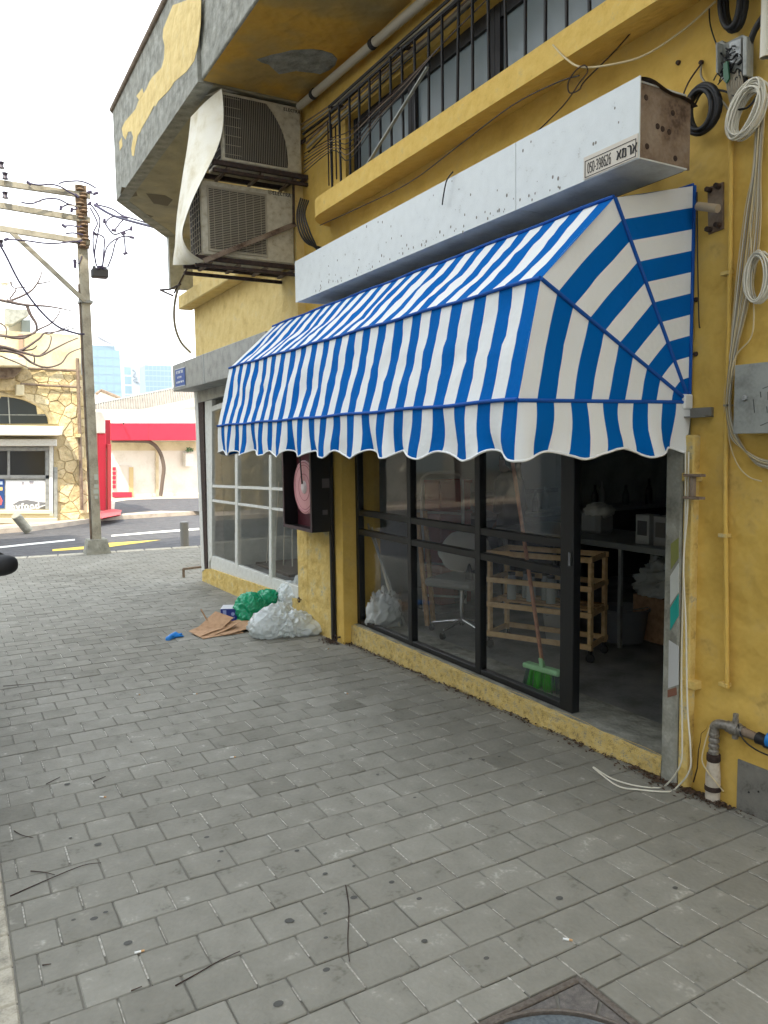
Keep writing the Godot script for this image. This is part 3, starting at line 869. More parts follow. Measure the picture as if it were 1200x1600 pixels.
func build_balcony() -> void:
	var b := Node3D.new()
	b.name = "balcony"
	bld.add_child(b, true)
	b.global_position = Vector3(2.6, 4.85, -7)
	# slabs
	wpart("slab", Vector3(2.11, 4.85, -6.80), Vector3(3.4, 5.0, 8.0), M.soffit, b)
	var q := PackedVector2Array([Vector2(2.08, -6.81), Vector2(2.08, -10.45), Vector2(2.45, -11.0), Vector2(3.15, -12.05), Vector2(3.6, -12.05), Vector2(3.6, -6.81)])
	var st := begin()
	var t := Transform3D(Basis(Vector3(1, 0, 0), Vector3(0, 0, 1), Vector3(0, -1, 0)), Vector3(0, 5.0, 0))
	q.reverse()
	prism(st, q, t, 0.165)
	put("slab", st, M.soffit_grey, b)
	# parapets
	wpart("parapet", Vector3(2.09, 4.852, -6.79), Vector3(2.24, 6.6, 8.0), M.concrete, b, 0.008)
	st = begin()
	var top := 5.93
	q = PackedVector2Array([Vector2(2.06, -6.80), Vector2(2.06, -10.46), Vector2(2.43, -11.02), Vector2(3.15, -12.08), Vector2(3.3, -11.95), Vector2(2.56, -10.93), Vector2(2.2, -10.4), Vector2(2.2, -6.80)])
	q.reverse()
	prism(st, q, Transform3D(Basis(Vector3(1, 0, 0), Vector3(0, 0, 1), Vector3(0, -1, 0)), Vector3(0, top, 0)), top - 4.83)
	put("parapet", st, M.concrete, b)
	st = begin()
	tube(st, [Vector3(2.05, top + 0.015, -6.8), Vector3(2.05, top + 0.015, -10.47), Vector3(2.42, top + 0.015, -11.03), Vector3(3.15, top + 0.015, -12.09)], 0.03, 0.03, 6)
	put("coping", st, M.rust, b)
	# what is left of the yellow paint on the parapet
	var y: Material = M.yellow_pale
	for poly in [[[270, 8], [314, -8], [313, 40], [309, 72], [303, 95], [291, 112], [280, 121], [272, 128], [266, 138], [262, 143], [253, 152], [247, 158], [243, 166], [240, 165], [237, 172], [232, 182], [226, 192], [222, 199], [219, 206], [215, 212], [211, 230], [209, 244], [206, 243], [205, 232], [208, 214], [205, 205], [200, 206], [196, 218], [192, 212], [190, 201], [195, 190], [203, 181], [212, 170], [216, 158], [222, 150], [229, 138], [233, 128], [238, 120], [245, 113], [252, 106], [256, 92], [257, 72], [254, 58], [255, 45]],
			[[186, 222], [190, 215], [191, 228], [187, 235]], [[213, 150], [222, 138], [224, 146], [217, 156]]]:
		st = begin()
		plate(st, poly, 2.057, 0.004)
		put("paint_flake", st, y, b)
	# bare patch where the plaster has dropped from the soffit
	st = begin()
	var ctr := []
	for p in [[401, 93], [412, 90], [424, 86], [440, 83], [455, 79], [470, 78], [488, 77], [503, 79], [519, 84], [527, 92], [524, 102], [514, 110], [500, 116], [490, 114], [478, 113], [462, 111], [448, 114], [436, 116], [428, 109], [420, 101], [409, 98]]:
		ctr.append(at_y(p[0], p[1], 4.847))
	var mid := Vector3.ZERO
	for p in ctr:
		mid += p
	mid /= ctr.size()
	for k in ctr.size():
		tri(st, mid + Vector3(0, 0.0, 0), ctr[k], ctr[(k + 1) % ctr.size()])
		quad(st, ctr[k], ctr[(k + 1) % ctr.size()], ctr[(k + 1) % ctr.size()] + Vector3(0, 0.004, 0), ctr[k] + Vector3(0, 0.004, 0))
	put("bare_patch", st, M.concrete, b)
	st = begin()
	var blots := [[[190, 292], [212, 296], [215, 306], [200, 309], [188, 303]], [[228, 302], [258, 305], [270, 312], [262, 322], [240, 318]], [[215, 330], [240, 338], [232, 342]]]
	for bl in blots:
		var P := []
		for p in bl:
			P.append(at_y(p[0], p[1], 4.832))
		for k in range(1, P.size() - 1):
			tri(st, P[0], P[k], P[k + 1])
		put("stain", st, mat("stain_dark", srgb(104, 96, 78), 0.95), b)
		st = begin()
	# grey enclosure panel under the far end
	st = begin()
	var a := at_z(262, 372, -11.9)
	var c := at_z(277, 452, -11.9)
	span(st, Vector3(a.x, c.y, -11.95), Vector3(c.x + 0.6, 4.85, -11.85))
	put("end_panel", st, M.grey_paint, b)
	# shelf ledge over the left shop
	wpart("ledge", Vector3(2.8, 3.52, -10.46), Vector3(2.985, 3.70, -7.4), M.yellow_pale, bld, 0.012)
	# bent bracket sticking out from the ledge
	st = begin()
	tube(st, [at_x(250, 453, 2.5), at_x(266, 452, 2.55), at_x(282, 444, 2.62)], 0.012)
	tube(st, [at_x(250, 453, 2.5), at_x(270, 462, 2.55)], 0.012)
	tube(st, [at_x(272, 458, 2.6), at_x(292, 420, 2.65)], 0.01)
	put("bracket", st, M.rust_dark, bld)

func build_shade_block() -> void:
	# tall block across the side street: it stands outside the picture and keeps the sun off the pavement
	var b := thing("apartment_block", "tall pale apartment block on the other side of the side street", "building", Vector3(-10, 0, 4))
	var block_wall := mat("block_wall", Color.WHITE, 0.9, 0, blotch([[0.1, srgb(196, 198, 196)], [0.5, srgb(216, 218, 216)], [0.9, srgb(222, 224, 222)]], 256, 0.01, 190, 0.2), 0.3)
	wpart("wall", Vector3(-17, -0.4, -5.0), Vector3(-4.8, 24.0, 15.0), block_wall, b)
	wpart("wall", Vector3(-17, 24.2, -5.0), Vector3(-11.5, 31.0, 12.0), block_wall, b)
	wpart("roof_edge", Vector3(-17.1, 24.0, -5.1), Vector3(-4.7, 24.2, 15.1), M.concrete, b)
	wpart("base_course", Vector3(-4.8, -0.4, -5.0), Vector3(-4.74, 0.7, 15.0), M.concrete, b)
	# low shed row between the block and the cross street
	wpart("annex", Vector3(-14, -0.6, -13.6), Vector3(-5.0, 5.6, -5.02), mat("annex_wall", srgb(206, 206, 200), 0.9), b)
	wpart("annex_roof", Vector3(-14.1, 5.6, -13.8), Vector3(-4.8, 5.75, -5.02), M.concrete, b)
	for k in 3:
		wpart("annex_door", Vector3(-5.03, -0.4, -12.9 + k * 2.6), Vector3(-4.97, 2.3, -11.2 + k * 2.6), M.window_grey, b)
	for fl in 7:
		for k in 6:
			var z := -3.4 + k * 3.1
			var y := 0.95 + fl * 3.05
			var st := begin()
			span(st, Vector3(-4.84, y, z - 0.7), Vector3(-4.77, y + 1.45, z + 0.7))
			var w := put("window", st, M.window_grey, b)
			wpart("sill", Vector3(-4.8, y - 0.08, z - 0.8), Vector3(-4.66, y - 0.005, z + 0.8), M.concrete, w)

# ---------------------------------------------------------------- across the cross street
func plate_z(st: SurfaceTool, pix: Array, z: float, thick: float, bev := 0.0) -> void:
	# outline given by pixels on the plane at z, facing the camera side, with real thickness behind
	var q := PackedVector2Array()
	for p in pix:
		var v := at_z(p[0], p[1], z)
		q.append(Vector2(v.x, v.y))
	if Geometry2D.is_polygon_clockwise(q):
		q.reverse()
	prism(st, q, Transform3D(Basis.IDENTITY, Vector3(0, 0, z - thick)), thick, bev)
func zpart(called: String, pix: Array, z: float, thick: float, m: Material, parent: Node3D, bev := 0.0) -> MeshInstance3D:
	var st := begin()
	plate_z(st, pix, z, thick, bev)
	return put(called, st, m, parent)
func pr(a: float, b: float, c: float, d: float) -> Array:
	return [[a, b], [c, b], [c, d], [a, d]]
func clip_half(poly: PackedVector2Array, n: Vector2, d: float) -> PackedVector2Array:
	var out := PackedVector2Array()
	for i in poly.size():
		var a := poly[i]
		var b := poly[(i + 1) % poly.size()]
		var da := a.dot(n) - d
		var db := b.dot(n) - d
		if da <= 0:
			out.append(a)
		if (da < 0 and db > 0) or (da > 0 and db < 0):
			out.append(a.lerp(b, da / (da - db)))
	return out
func build_far_side() -> void:
	var Z := -24.5
	var b := thing("stone_building", "old stone faced corner building with an arched window, across the road in the sun", "building", at_z(60, 812, Z))
	var right := at_z(136, 700, Z).x
	var ground := gy(Z)
	var ytop := at_z(100, 522, Z).y
	var ymid := at_z(100, 578, Z).y
	wpart("wall", Vector3(-3.2, ground - 0.2, Z - 9), Vector3(right - 0.01, ytop, Z - 0.045), M.cream_wall, b)
	wpart("plaster_band", Vector3(-3.2, ymid, Z - 0.045), Vector3(right, ytop, Z + 0.01), M.cream_wall, b)
	wpart("mortar", Vector3(-3.2, ground - 0.1, Z - 0.045), Vector3(right - 0.01, ymid, Z - 0.03), M.stone_mortar, b)
	# irregular facing stones
	var shop_r := at_z(90, 700, Z).x
	var shop_t := at_z(90, 664, Z).y
	var arch_c := Vector2(at_z(3, 662, Z).x, at_z(3, 662, Z).y)
	var arch_r := at_z(77, 662, Z).x - arch_c.x
	var arch_h := at_z(3, 619, Z).y - arch_c.y
	var pts := []
	var step := 0.36
	var x := -2.6
	while x < right + 0.5:
		var y := ground - 0.3
		while y < ymid + 0.5:
			pts.append(Vector2(x + rng.randf_range(-0.15, 0.15), y + rng.randf_range(-0.13, 0.13)))
			y += step * 0.9
		x += step
	for i in pts.size():
		var c: Vector2 = pts[i]
		if c.x > right - 0.02 or c.y > ymid or c.y < ground:
			continue
		if c.x < shop_r - 0.05 and c.y < shop_t:
			continue
		var e := (c - arch_c) / Vector2(arch_r, arch_h)
		if e.length() < 0.97 and c.y > arch_c.y:
			continue
		var poly := PackedVector2Array([Vector2(-2.6, ground), Vector2(right, ground), Vector2(right, ymid - 0.01), Vector2(-2.6, ymid - 0.01)])
		for j in pts.size():
			if j == i or c.distance_squared_to(pts[j]) > 1.2:
				continue
			var n: Vector2 = (pts[j] - c).normalized()
			poly = clip_half(poly, n, ((pts[j] + c) * 0.5).dot(n) - 0.008)
		if poly.size() < 3:
			continue
		if Geometry2D.is_polygon_clockwise(poly):
			poly.reverse()
		var st := begin()
		prism(st, poly, Transform3D(Basis.IDENTITY, Vector3(0, 0, Z - 0.04)), 0.04 + rng.randf_range(0.0, 0.03), 0.012)
		put("stone", st, M["stone%d" % (rng.randi() % 4)], b)
	# arched window
	var st := begin()
	var ap := PackedVector2Array()
	for k in 17:
		var a := PI * k / 16
		ap.append(arch_c + Vector2(cos(a) * arch_r, sin(a) * arch_h))
	prism(st, ap, Transform3D(Basis.IDENTITY, Vector3(0, 0, Z - 0.05)), 0.062)
	var aw := put("arched_window", st, mat("old_glass", srgb(44, 50, 52), 0.2), b)
	st = begin()
	var rim := []
	for k in 25:
		var a := PI * k / 24
		rim.append(Vector3(arch_c.x + cos(a) * (arch_r + 0.03), arch_c.y + sin(a) * (arch_h + 0.03), Z + 0.02))
	tube(st, rim, 0.05, 0.05, 6)
	put("arch_trim", st, M.stone2, aw)
	st = begin()
	bar(st, Vector3(arch_c.x + 0.2, arch_c.y, Z + 0.025), Vector3(arch_c.x + 0.2, arch_c.y + arch_h, Z + 0.025), 0.04, 0.03)
	bar(st, Vector3(arch_c.x - 3, arch_c.y + 0.25, Z + 0.03), Vector3(arch_c.x + arch_r * 0.93, arch_c.y + 0.25, Z + 0.03), 0.02, 0.02)
	put("glazing_bar", st, M.grey_paint, aw)
	# balcony stub with a dark underside
	zpart("balcony_slab", pr(-60, 559, 42, 572), Z + 0.9, 0.95, M.cream_wall, b, 0.02)
	zpart("balcony_bracket", [[-30, 573], [38, 573], [22, 590], [-30, 592]], Z + 0.5, 0.5, M.rust, b, 0.02)
	zpart("lintel", pr(-40, 591, 24, 610), Z + 0.09, 0.1, M.stone2, b, 0.01)
	# box and pipes on the wall
	zpart("meter_box", pr(25, 601, 38, 618), Z + 0.24, 0.24, M.cream_wall, b, 0.02)
	st = begin()
	tube(st, [at_z(44, 575.5, Z + 0.1), at_z(121, 579, Z + 0.1)], 0.035)
	tube(st, [at_z(32, 600, Z + 0.1), at_z(127, 605, Z + 0.1)], 0.035)
	tube(st, [at_z(121, 560, Z + 0.12), at_z(128, 797, Z + 0.12)], 0.05)
	put("pipe", st, M.rust, b)
	zpart("stone_bracket", pr(119, 678, 126, 683), Z + 0.3, 0.3, M.stone3, b)
	# shop front: fascia, awning box, window, printed panels, sill
	zpart("shop_fascia", [[-60, 664], [100, 666], [97, 680], [90, 681], [-60, 680]], Z + 0.75, 0.75, mat("fascia_cream", srgb(226, 220, 196), 0.6), b, 0.02)
	zpart("shutter_box", pr(-60, 686, 89, 697), Z + 0.45, 0.45, M.white_paint, b, 0.02)
	zpart("shop_recess", pr(-60, 697, 84, 800), Z + 0.04, 0.03, M.grey_paint, b)
	for a in [pr(-60, 705, 11, 742), pr(16, 705, 70, 742)]:
		zpart("pane", a, Z + 0.06, 0.015, mat("dark_glass", srgb(38, 40, 42), 0.12), b)
	for a in [pr(-60, 699, 77, 704.5), pr(-60, 742.5, 77, 748), pr(11.5, 704.5, 15.5, 742.5), pr(71, 704.5, 77, 796)]:
		zpart("window_frame", a, Z + 0.1, 0.06, M.steel, b, 0.005)
	var panel := zpart("printed_panel", pr(9, 751, 75, 796), Z + 0.065, 0.02, mat("poster_white", srgb(226, 228, 230), 0.5), b)
	zpart("print_swoosh", [[20, 788], [30, 782.5], [42, 781], [56, 783.5], [75, 785.5], [75, 787], [62, 791], [48, 794.5], [20, 795.5]], Z + 0.07, 0.004, mat("print_grey", srgb(112, 114, 118), 0.6), panel)
	zpart("print_swoosh", [[48, 795.8], [62, 793], [75, 788.6], [75, 796]], Z + 0.0702, 0.004, mat("print_dark", srgb(92, 90, 84), 0.6), panel)
	var tp := at_z(36, 791.5, Z + 0.072)
	text_part("lettering", "soyfood", 0.17, M.white_trim, panel, Transform3D(Basis.IDENTITY, tp))
	st = begin()
	rng.seed = 99
	for k in 26:
		var xx := 28.0 + k * 1.55
		var yy := 770.0 + sin(k * 0.7) * 2.0 + k * 0.18
		plate_z(st, pr(xx, yy - rng.randf_range(0.6, 2.8), xx + 0.7, yy + rng.randf_range(0.4, 2.6)), Z + 0.069, 0.003)
	for a in [pr(34, 753, 37.5, 757.5), pr(46, 751.5, 52.5, 756)]:
		plate_z(st, a, Z + 0.069, 0.003)
	put("print_marks", st, mat("print_pale", srgb(150, 148, 154), 0.6), panel)
	var poster := zpart("poster", pr(-30, 749, 7, 794), Z + 0.068, 0.02, mat("poster_blue", srgb(34, 66, 122), 0.5), b)
	zpart("poster_print", pr(-30, 761, 4, 766.5), Z + 0.0705, 0.004, mat("poster_gold", srgb(214, 176, 116), 0.6), poster)
	zpart("poster_print", [[-20, 776], [0, 774], [4, 782], [2, 789], [-20, 790]], Z + 0.0705, 0.004, mat("poster_red", srgb(216, 92, 92), 0.6), poster)
	zpart("poster_print", pr(-30, 752, 4, 757), Z + 0.0705, 0.004, mat("poster_pale", srgb(170, 190, 220), 0.6), poster)
	zpart("window_sill", pr(-60, 797, 80, 803), Z + 0.2, 0.2, mat("sill_cream", srgb(212, 202, 172), 0.7), b, 0.01)
	zpart("base_wall", pr(-60, 803, 84, 816), Z + 0.12, 0.14, mat("base_cream", srgb(196, 186, 156), 0.8), b, 0.01)
	zpart("base_step", pr(-60, 810, 90, 818), Z + 0.3, 0.3, mat("step_cream", srgb(200, 190, 162), 0.8), b, 0.01)
	zpart("door_frame", pr(77, 697, 83, 806), Z + 0.13, 0.14, M.white_paint, b, 0.01)
	zpart("door_frame", pr(84, 730, 90, 812), Z + 0.10, 0.10, M.grey_paint, b, 0.01)
	# roof hut and flue behind the parapet
	zpart("roof_hut", pr(-40, 500, 34, 560), Z - 2.5, 3.0, M.white_wall, b)
	zpart("hut_awning", [[8, 482], [46, 484], [46, 490], [20, 506], [8, 506]], Z - 1.6, 0.8, M.grey_paint, b)
	zpart("hut_window", pr(34, 500, 48, 524), Z - 2.2, 0.5, M.window_grey, b)
	st = begin()
	tube(st, [at_z(9, 530, Z - 2), at_z(7, 440, Z - 2)], 0.09)
	tube(st, [at_z(7, 443, Z - 2), at_z(7, 437, Z - 2)], 0.17)
	put("flue", st, M.white_wall, b)
	zpart("pilaster", pr(29, 522, 36, 566), Z + 0.05, 0.1, mat("pink_pier", srgb(176, 142, 122), 0.9), b)

	# its dull grey neighbour, outside the picture, which the shop windows mirror
	var nb := thing("neighbour_building", "dull grey building next to the stone one along the cross street", "building", Vector3(-14, gy(Z), Z - 4))
	wpart("wall", Vector3(-30, ground - 0.2, Z - 9), Vector3(-3.25, 9.0, Z - 0.3), mat("neighbour_wall", srgb(190, 186, 172), 0.9), nb)
	for k in 7:
		for f in 2:
			var w := wpart("window", Vector3(-28.4 + k * 3.6, 0.6 + f * 3.6, Z - 0.31), Vector3(-26.8 + k * 3.6, 2.5 + f * 3.6, Z - 0.25), M.window_grey, nb)
			wpart("sill", Vector3(-28.5 + k * 3.6, 0.5 + f * 3.6, Z - 0.3), Vector3(-26.7 + k * 3.6, 0.59 + f * 3.6, Z - 0.12), M.concrete, w)
	# bollard leaning on the far pavement and the upright one near the kerb
	var bo := thing("bollard", "grey concrete bollard leaning far over on the sunlit far pavement", "bollard", gd(44, 826))
	st = begin()
	var p0 := gd(44, 826) + Vector3(0, -0.05, 0)
	var p1 := at_z(25, 806, p0.z + 0.2)
	var dd := (p1 - p0).normalized()
	lathe(st, [Vector2(0, 0), Vector2(0.12, 0), Vector2(0.12, 0), Vector2(0.12, 0.55), Vector2(0.12, 0.55), Vector2(0.105, 0.57), Vector2(0.0, 0.57)], Transform3D(Basis(frame_of(dd).x, dd, frame_of(dd).y), p0), 20)
	put("post", st, M.concrete, bo)
	var b2 := thing("bollard", "upright round grey bollard at the near kerb of the cross street", "bollard", gd(289, 853))
	st = begin()
	p0 = gd(289, 853)
	lathe(st, [Vector2(0.083, -0.02), Vector2(0.083, 0.46), Vector2(0.083, 0.46), Vector2(0.076, 0.475), Vector2(0.076, 0.475), Vector2(0, 0.48)], Transform3D(Basis.IDENTITY, p0), 24)
	put("post", st, mat("bollard_grey", srgb(126, 126, 124), 0.7), b2)

	# filling station canopy with red fascia
	var Zc := -36.7
	var s := thing("petrol_station", "white walled forecourt shop with a red fascia band and red column", "building", at_z(240, 776, -38))
	zpart("fascia", pr(172, 661, 345, 688), Zc, 0.5, M.red_paint, s, 0.02)
	zpart("fascia_joint", pr(232, 661.5, 232.7, 687.5), Zc + 0.003, 0.02, mat("red_dark", srgb(150, 30, 46), 0.6), s)
	st = begin()
	var lo := at_z(172, 688, Zc)
	var hi := at_z(305, 665, Zc)
	span(st, Vector3(lo.x, lo.y + 0.05, -38), Vector3(hi.x + 4, hi.y + 0.1, Zc - 0.5))
	put("canopy", st, M.white_wall, s)
	zpart("fascia", pr(164, 656, 173, 700), -27.6, 2.2, mat("red_deep", srgb(168, 24, 44), 0.55), s, 0.02)
	zpart("sign_cabinet", pr(148, 643, 164.5, 677), -27.4, 0.4, M.white_wall, s, 0.02)
	zpart("column", pr(153, 677, 166, 798), -27.5, 0.5, M.red_paint, s, 0.02)
	zpart("column", pr(168, 694, 174, 799), -27.4, 0.25, M.red_dull, s, 0.02)
	st = begin()
	flat_poly(st, [[148, 812], [188, 804], [190, 797], [176, 795], [150, 800]], 0.1)
	flat_poly(st, [[148, 814], [188, 806], [188, 804], [148, 812]], 0.05)
	put("column_base", st, M.red_dull, s)
	wpart("wall", Vector3(at_z(150, 700, -38).x, -1.0, -40), Vector3(26, at_z(200, 640, -38).y, -38), M.white_wall, s)
	zpart("wall_band", pr(172, 690, 306, 704), -37.96, 0.1, M.cream_wall, s)
	zpart("door_panel", pr(175, 727, 202, 770), -37.9, 0.12, mat("door_pale", srgb(206, 200, 188), 0.7), s, 0.01)
	zpart("door_edge", pr(202, 730, 208.5, 776), -37.85, 0.1, mat("tan_wall", srgb(196, 176, 128), 0.8), s)
	zpart("door_base", pr(176, 769, 206, 777), -37.8, 0.1, M.red_paint, s)
	for k in 5:
		zpart("red_label", pr(176, 730 + k * 7.0, 181, 735 + k * 7.0), -37.82, 0.05, M.red_paint, s)
	zpart("pilaster", pr(244, 703, 248, 775), -37.9, 0.1, M.cream_wall, s)
	st = begin()
	var pp := []
	for p in [[175, 688.5], [225, 689], [238, 693], [247, 702], [253, 715], [256, 732], [254, 750], [251, 775]]:
		pp.append(at_z(p[0], p[1], -37.2))
	tube(st, smooth_path(pp), 0.09)
	put("hose_pipe", st, mat("pipe_brown", srgb(96, 84, 74), 0.8), s)
	st = begin()
	tube(st, [at_z(193, 662, Zc + 0.1), at_z(193, 662, Zc + 1.0)], 0.05)
	put("lamp_arm", st, M.rust_dark, s)
	var pl := thing("wall_planter", "white wall planter with a small green plant on the white forecourt wall", "planter", at_z(296, 729, -37.5))
	zpart("trough", pr(290, 708, 303, 729), -37.4, 0.55, M.white_paint, pl, 0.02)
	st = begin()
	for k in 60:
		var c := at_z(291.5 + rng.randf() * 9, 707 - rng.randf() * 6, -37.7 + rng.randf() * 0.3)
		var d := Vector3(rng.randf_range(-1, 1), rng.randf_range(0, 1), rng.randf_range(-1, 1)).normalized() * 0.12
		tri(st, c, c + d, c + d * 0.5 + Vector3(0.06, 0.02, 0.03))
	put("plant", st, mat("leaf", srgb(50, 108, 60), 0.7), pl)
	# shed with corrugated roof edge behind the station
	var sh := thing("shed", "white shed with a sloping corrugated metal roof edge behind the red fascia", "building", at_z(240, 700, -43))
	zpart("wall", [[140, 720], [140, 640], [268, 616], [340, 600], [340, 720]], -42.6, 4.0, M.white_wall, sh)
	zpart("gable", [[150, 633], [158, 611], [187, 621], [190, 633]], -46, 2.0, M.white_wall, sh)
	st = begin()
	tube(st, [at_z(150, 616, -45.9), at_z(158, 610, -45.9), at_z(188, 622, -45.9)], 0.09)
	put("gable_trim", st, M.rust, sh)
	var a0 := at_z(146, 632, -42.0)
	var a1 := at_z(345, 592, -42.0)
	var h0 := 0.75
	var corr := begin()
	var nseg := 110
	for k in nseg:
		var f0 := float(k) / nseg
		var f1 := float(k + 1) / nseg
		var q0: Vector3 = a0.lerp(a1, f0) + Vector3(0, 0, 0.09 * (k % 2))
		var q1: Vector3 = a0.lerp(a1, f1) + Vector3(0, 0, 0.09 * ((k + 1) % 2))
		quad(corr, q0, q1, q1 + Vector3(0, -h0, 0.25), q0 + Vector3(0, -h0, 0.25))
	put("corrugated_edge", corr, mat("corrugated", Color.WHITE, 0.6, 0, blotch([[0.1, srgb(128, 122, 116)], [0.5, srgb(164, 160, 154)], [0.9, srgb(176, 172, 166)]], 256, 0.03, 160, 0.4), 0.3), sh)
	st = begin()
	tube(st, [a0, a1], 0.06)
	put("ridge", st, M.steel, sh)

	# towers far off
	tower("blue glass tower with a flat top, far behind the utility pole", -800.0, 140, 187, 545, 12, 4, srgb(86, 118, 132), srgb(96, 134, 150))
	tower("white and blue office tower with a dark emblem, far off", -900.0, 193, 229, 572, 9, 3, srgb(170, 176, 178), srgb(96, 132, 146))
	tower("blue glass office tower with a fine window grid, far off", -850.0, 226, 268, 570, 16, 7, srgb(120, 146, 156), srgb(84, 120, 138))
func tower(label: String, z: float, xa: float, xb: float, ytop: float, rows: int, cols: int, wallc: Color, glassc: Color) -> void:
	var t := thing("office_tower", label, "tower", at_z((xa + xb) / 2, 700, z))
	var a := at_z(xa, ytop, z)
	var b := at_z(xb, ytop, z)
	var base := -2.0
	var wm := mat("tower_wall_%d" % int(xa), wallc, 0.5)
	var gm := mat("tower_glass_%d" % int(xa), glassc, 0.15)
	wpart("wall", Vector3(a.x, base, z - 25), Vector3(b.x, a.y, z), wm, t)
	var w := (b.x - a.x) / cols
	var h := (a.y - base) / rows
	for r in rows:
		for c in cols:
			if xa == 193 and c == 1:
				continue
			wpart("window_band", Vector3(a.x + w * (c + 0.06), base + h * (r + 0.1), z - 0.05), Vector3(a.x + w * (c + 0.94), base + h * (r + 0.9), z + 0.12), gm, t)
	if xa == 140:
		wpart("roof_plant", Vector3(a.x + 2, a.y, z - 20), Vector3(b.x - 4, a.y + 4, z - 2), wm, t)
		var st := begin()
		for k in 3:
			tube(st, [at_z(150 + k * 2, 524 + k * 3, z), at_z(176 + k, 538 + k, z)], 0.5)
		put("roof_frame", st, mat("tower_frame", srgb(120, 116, 120), 0.7), t)
	if xa == 193:
		var st := begin()
		var pp := []
		for p in [[207, 577], [211, 581], [208, 587], [213, 590], [209, 594], [217, 598]]:
			pp.append(at_z(p[0], p[1], z + 0.8))
		tube(st, smooth_path(pp), 0.9)
		put("emblem", st, mat("emblem_grey", srgb(110, 116, 124), 0.7), t)

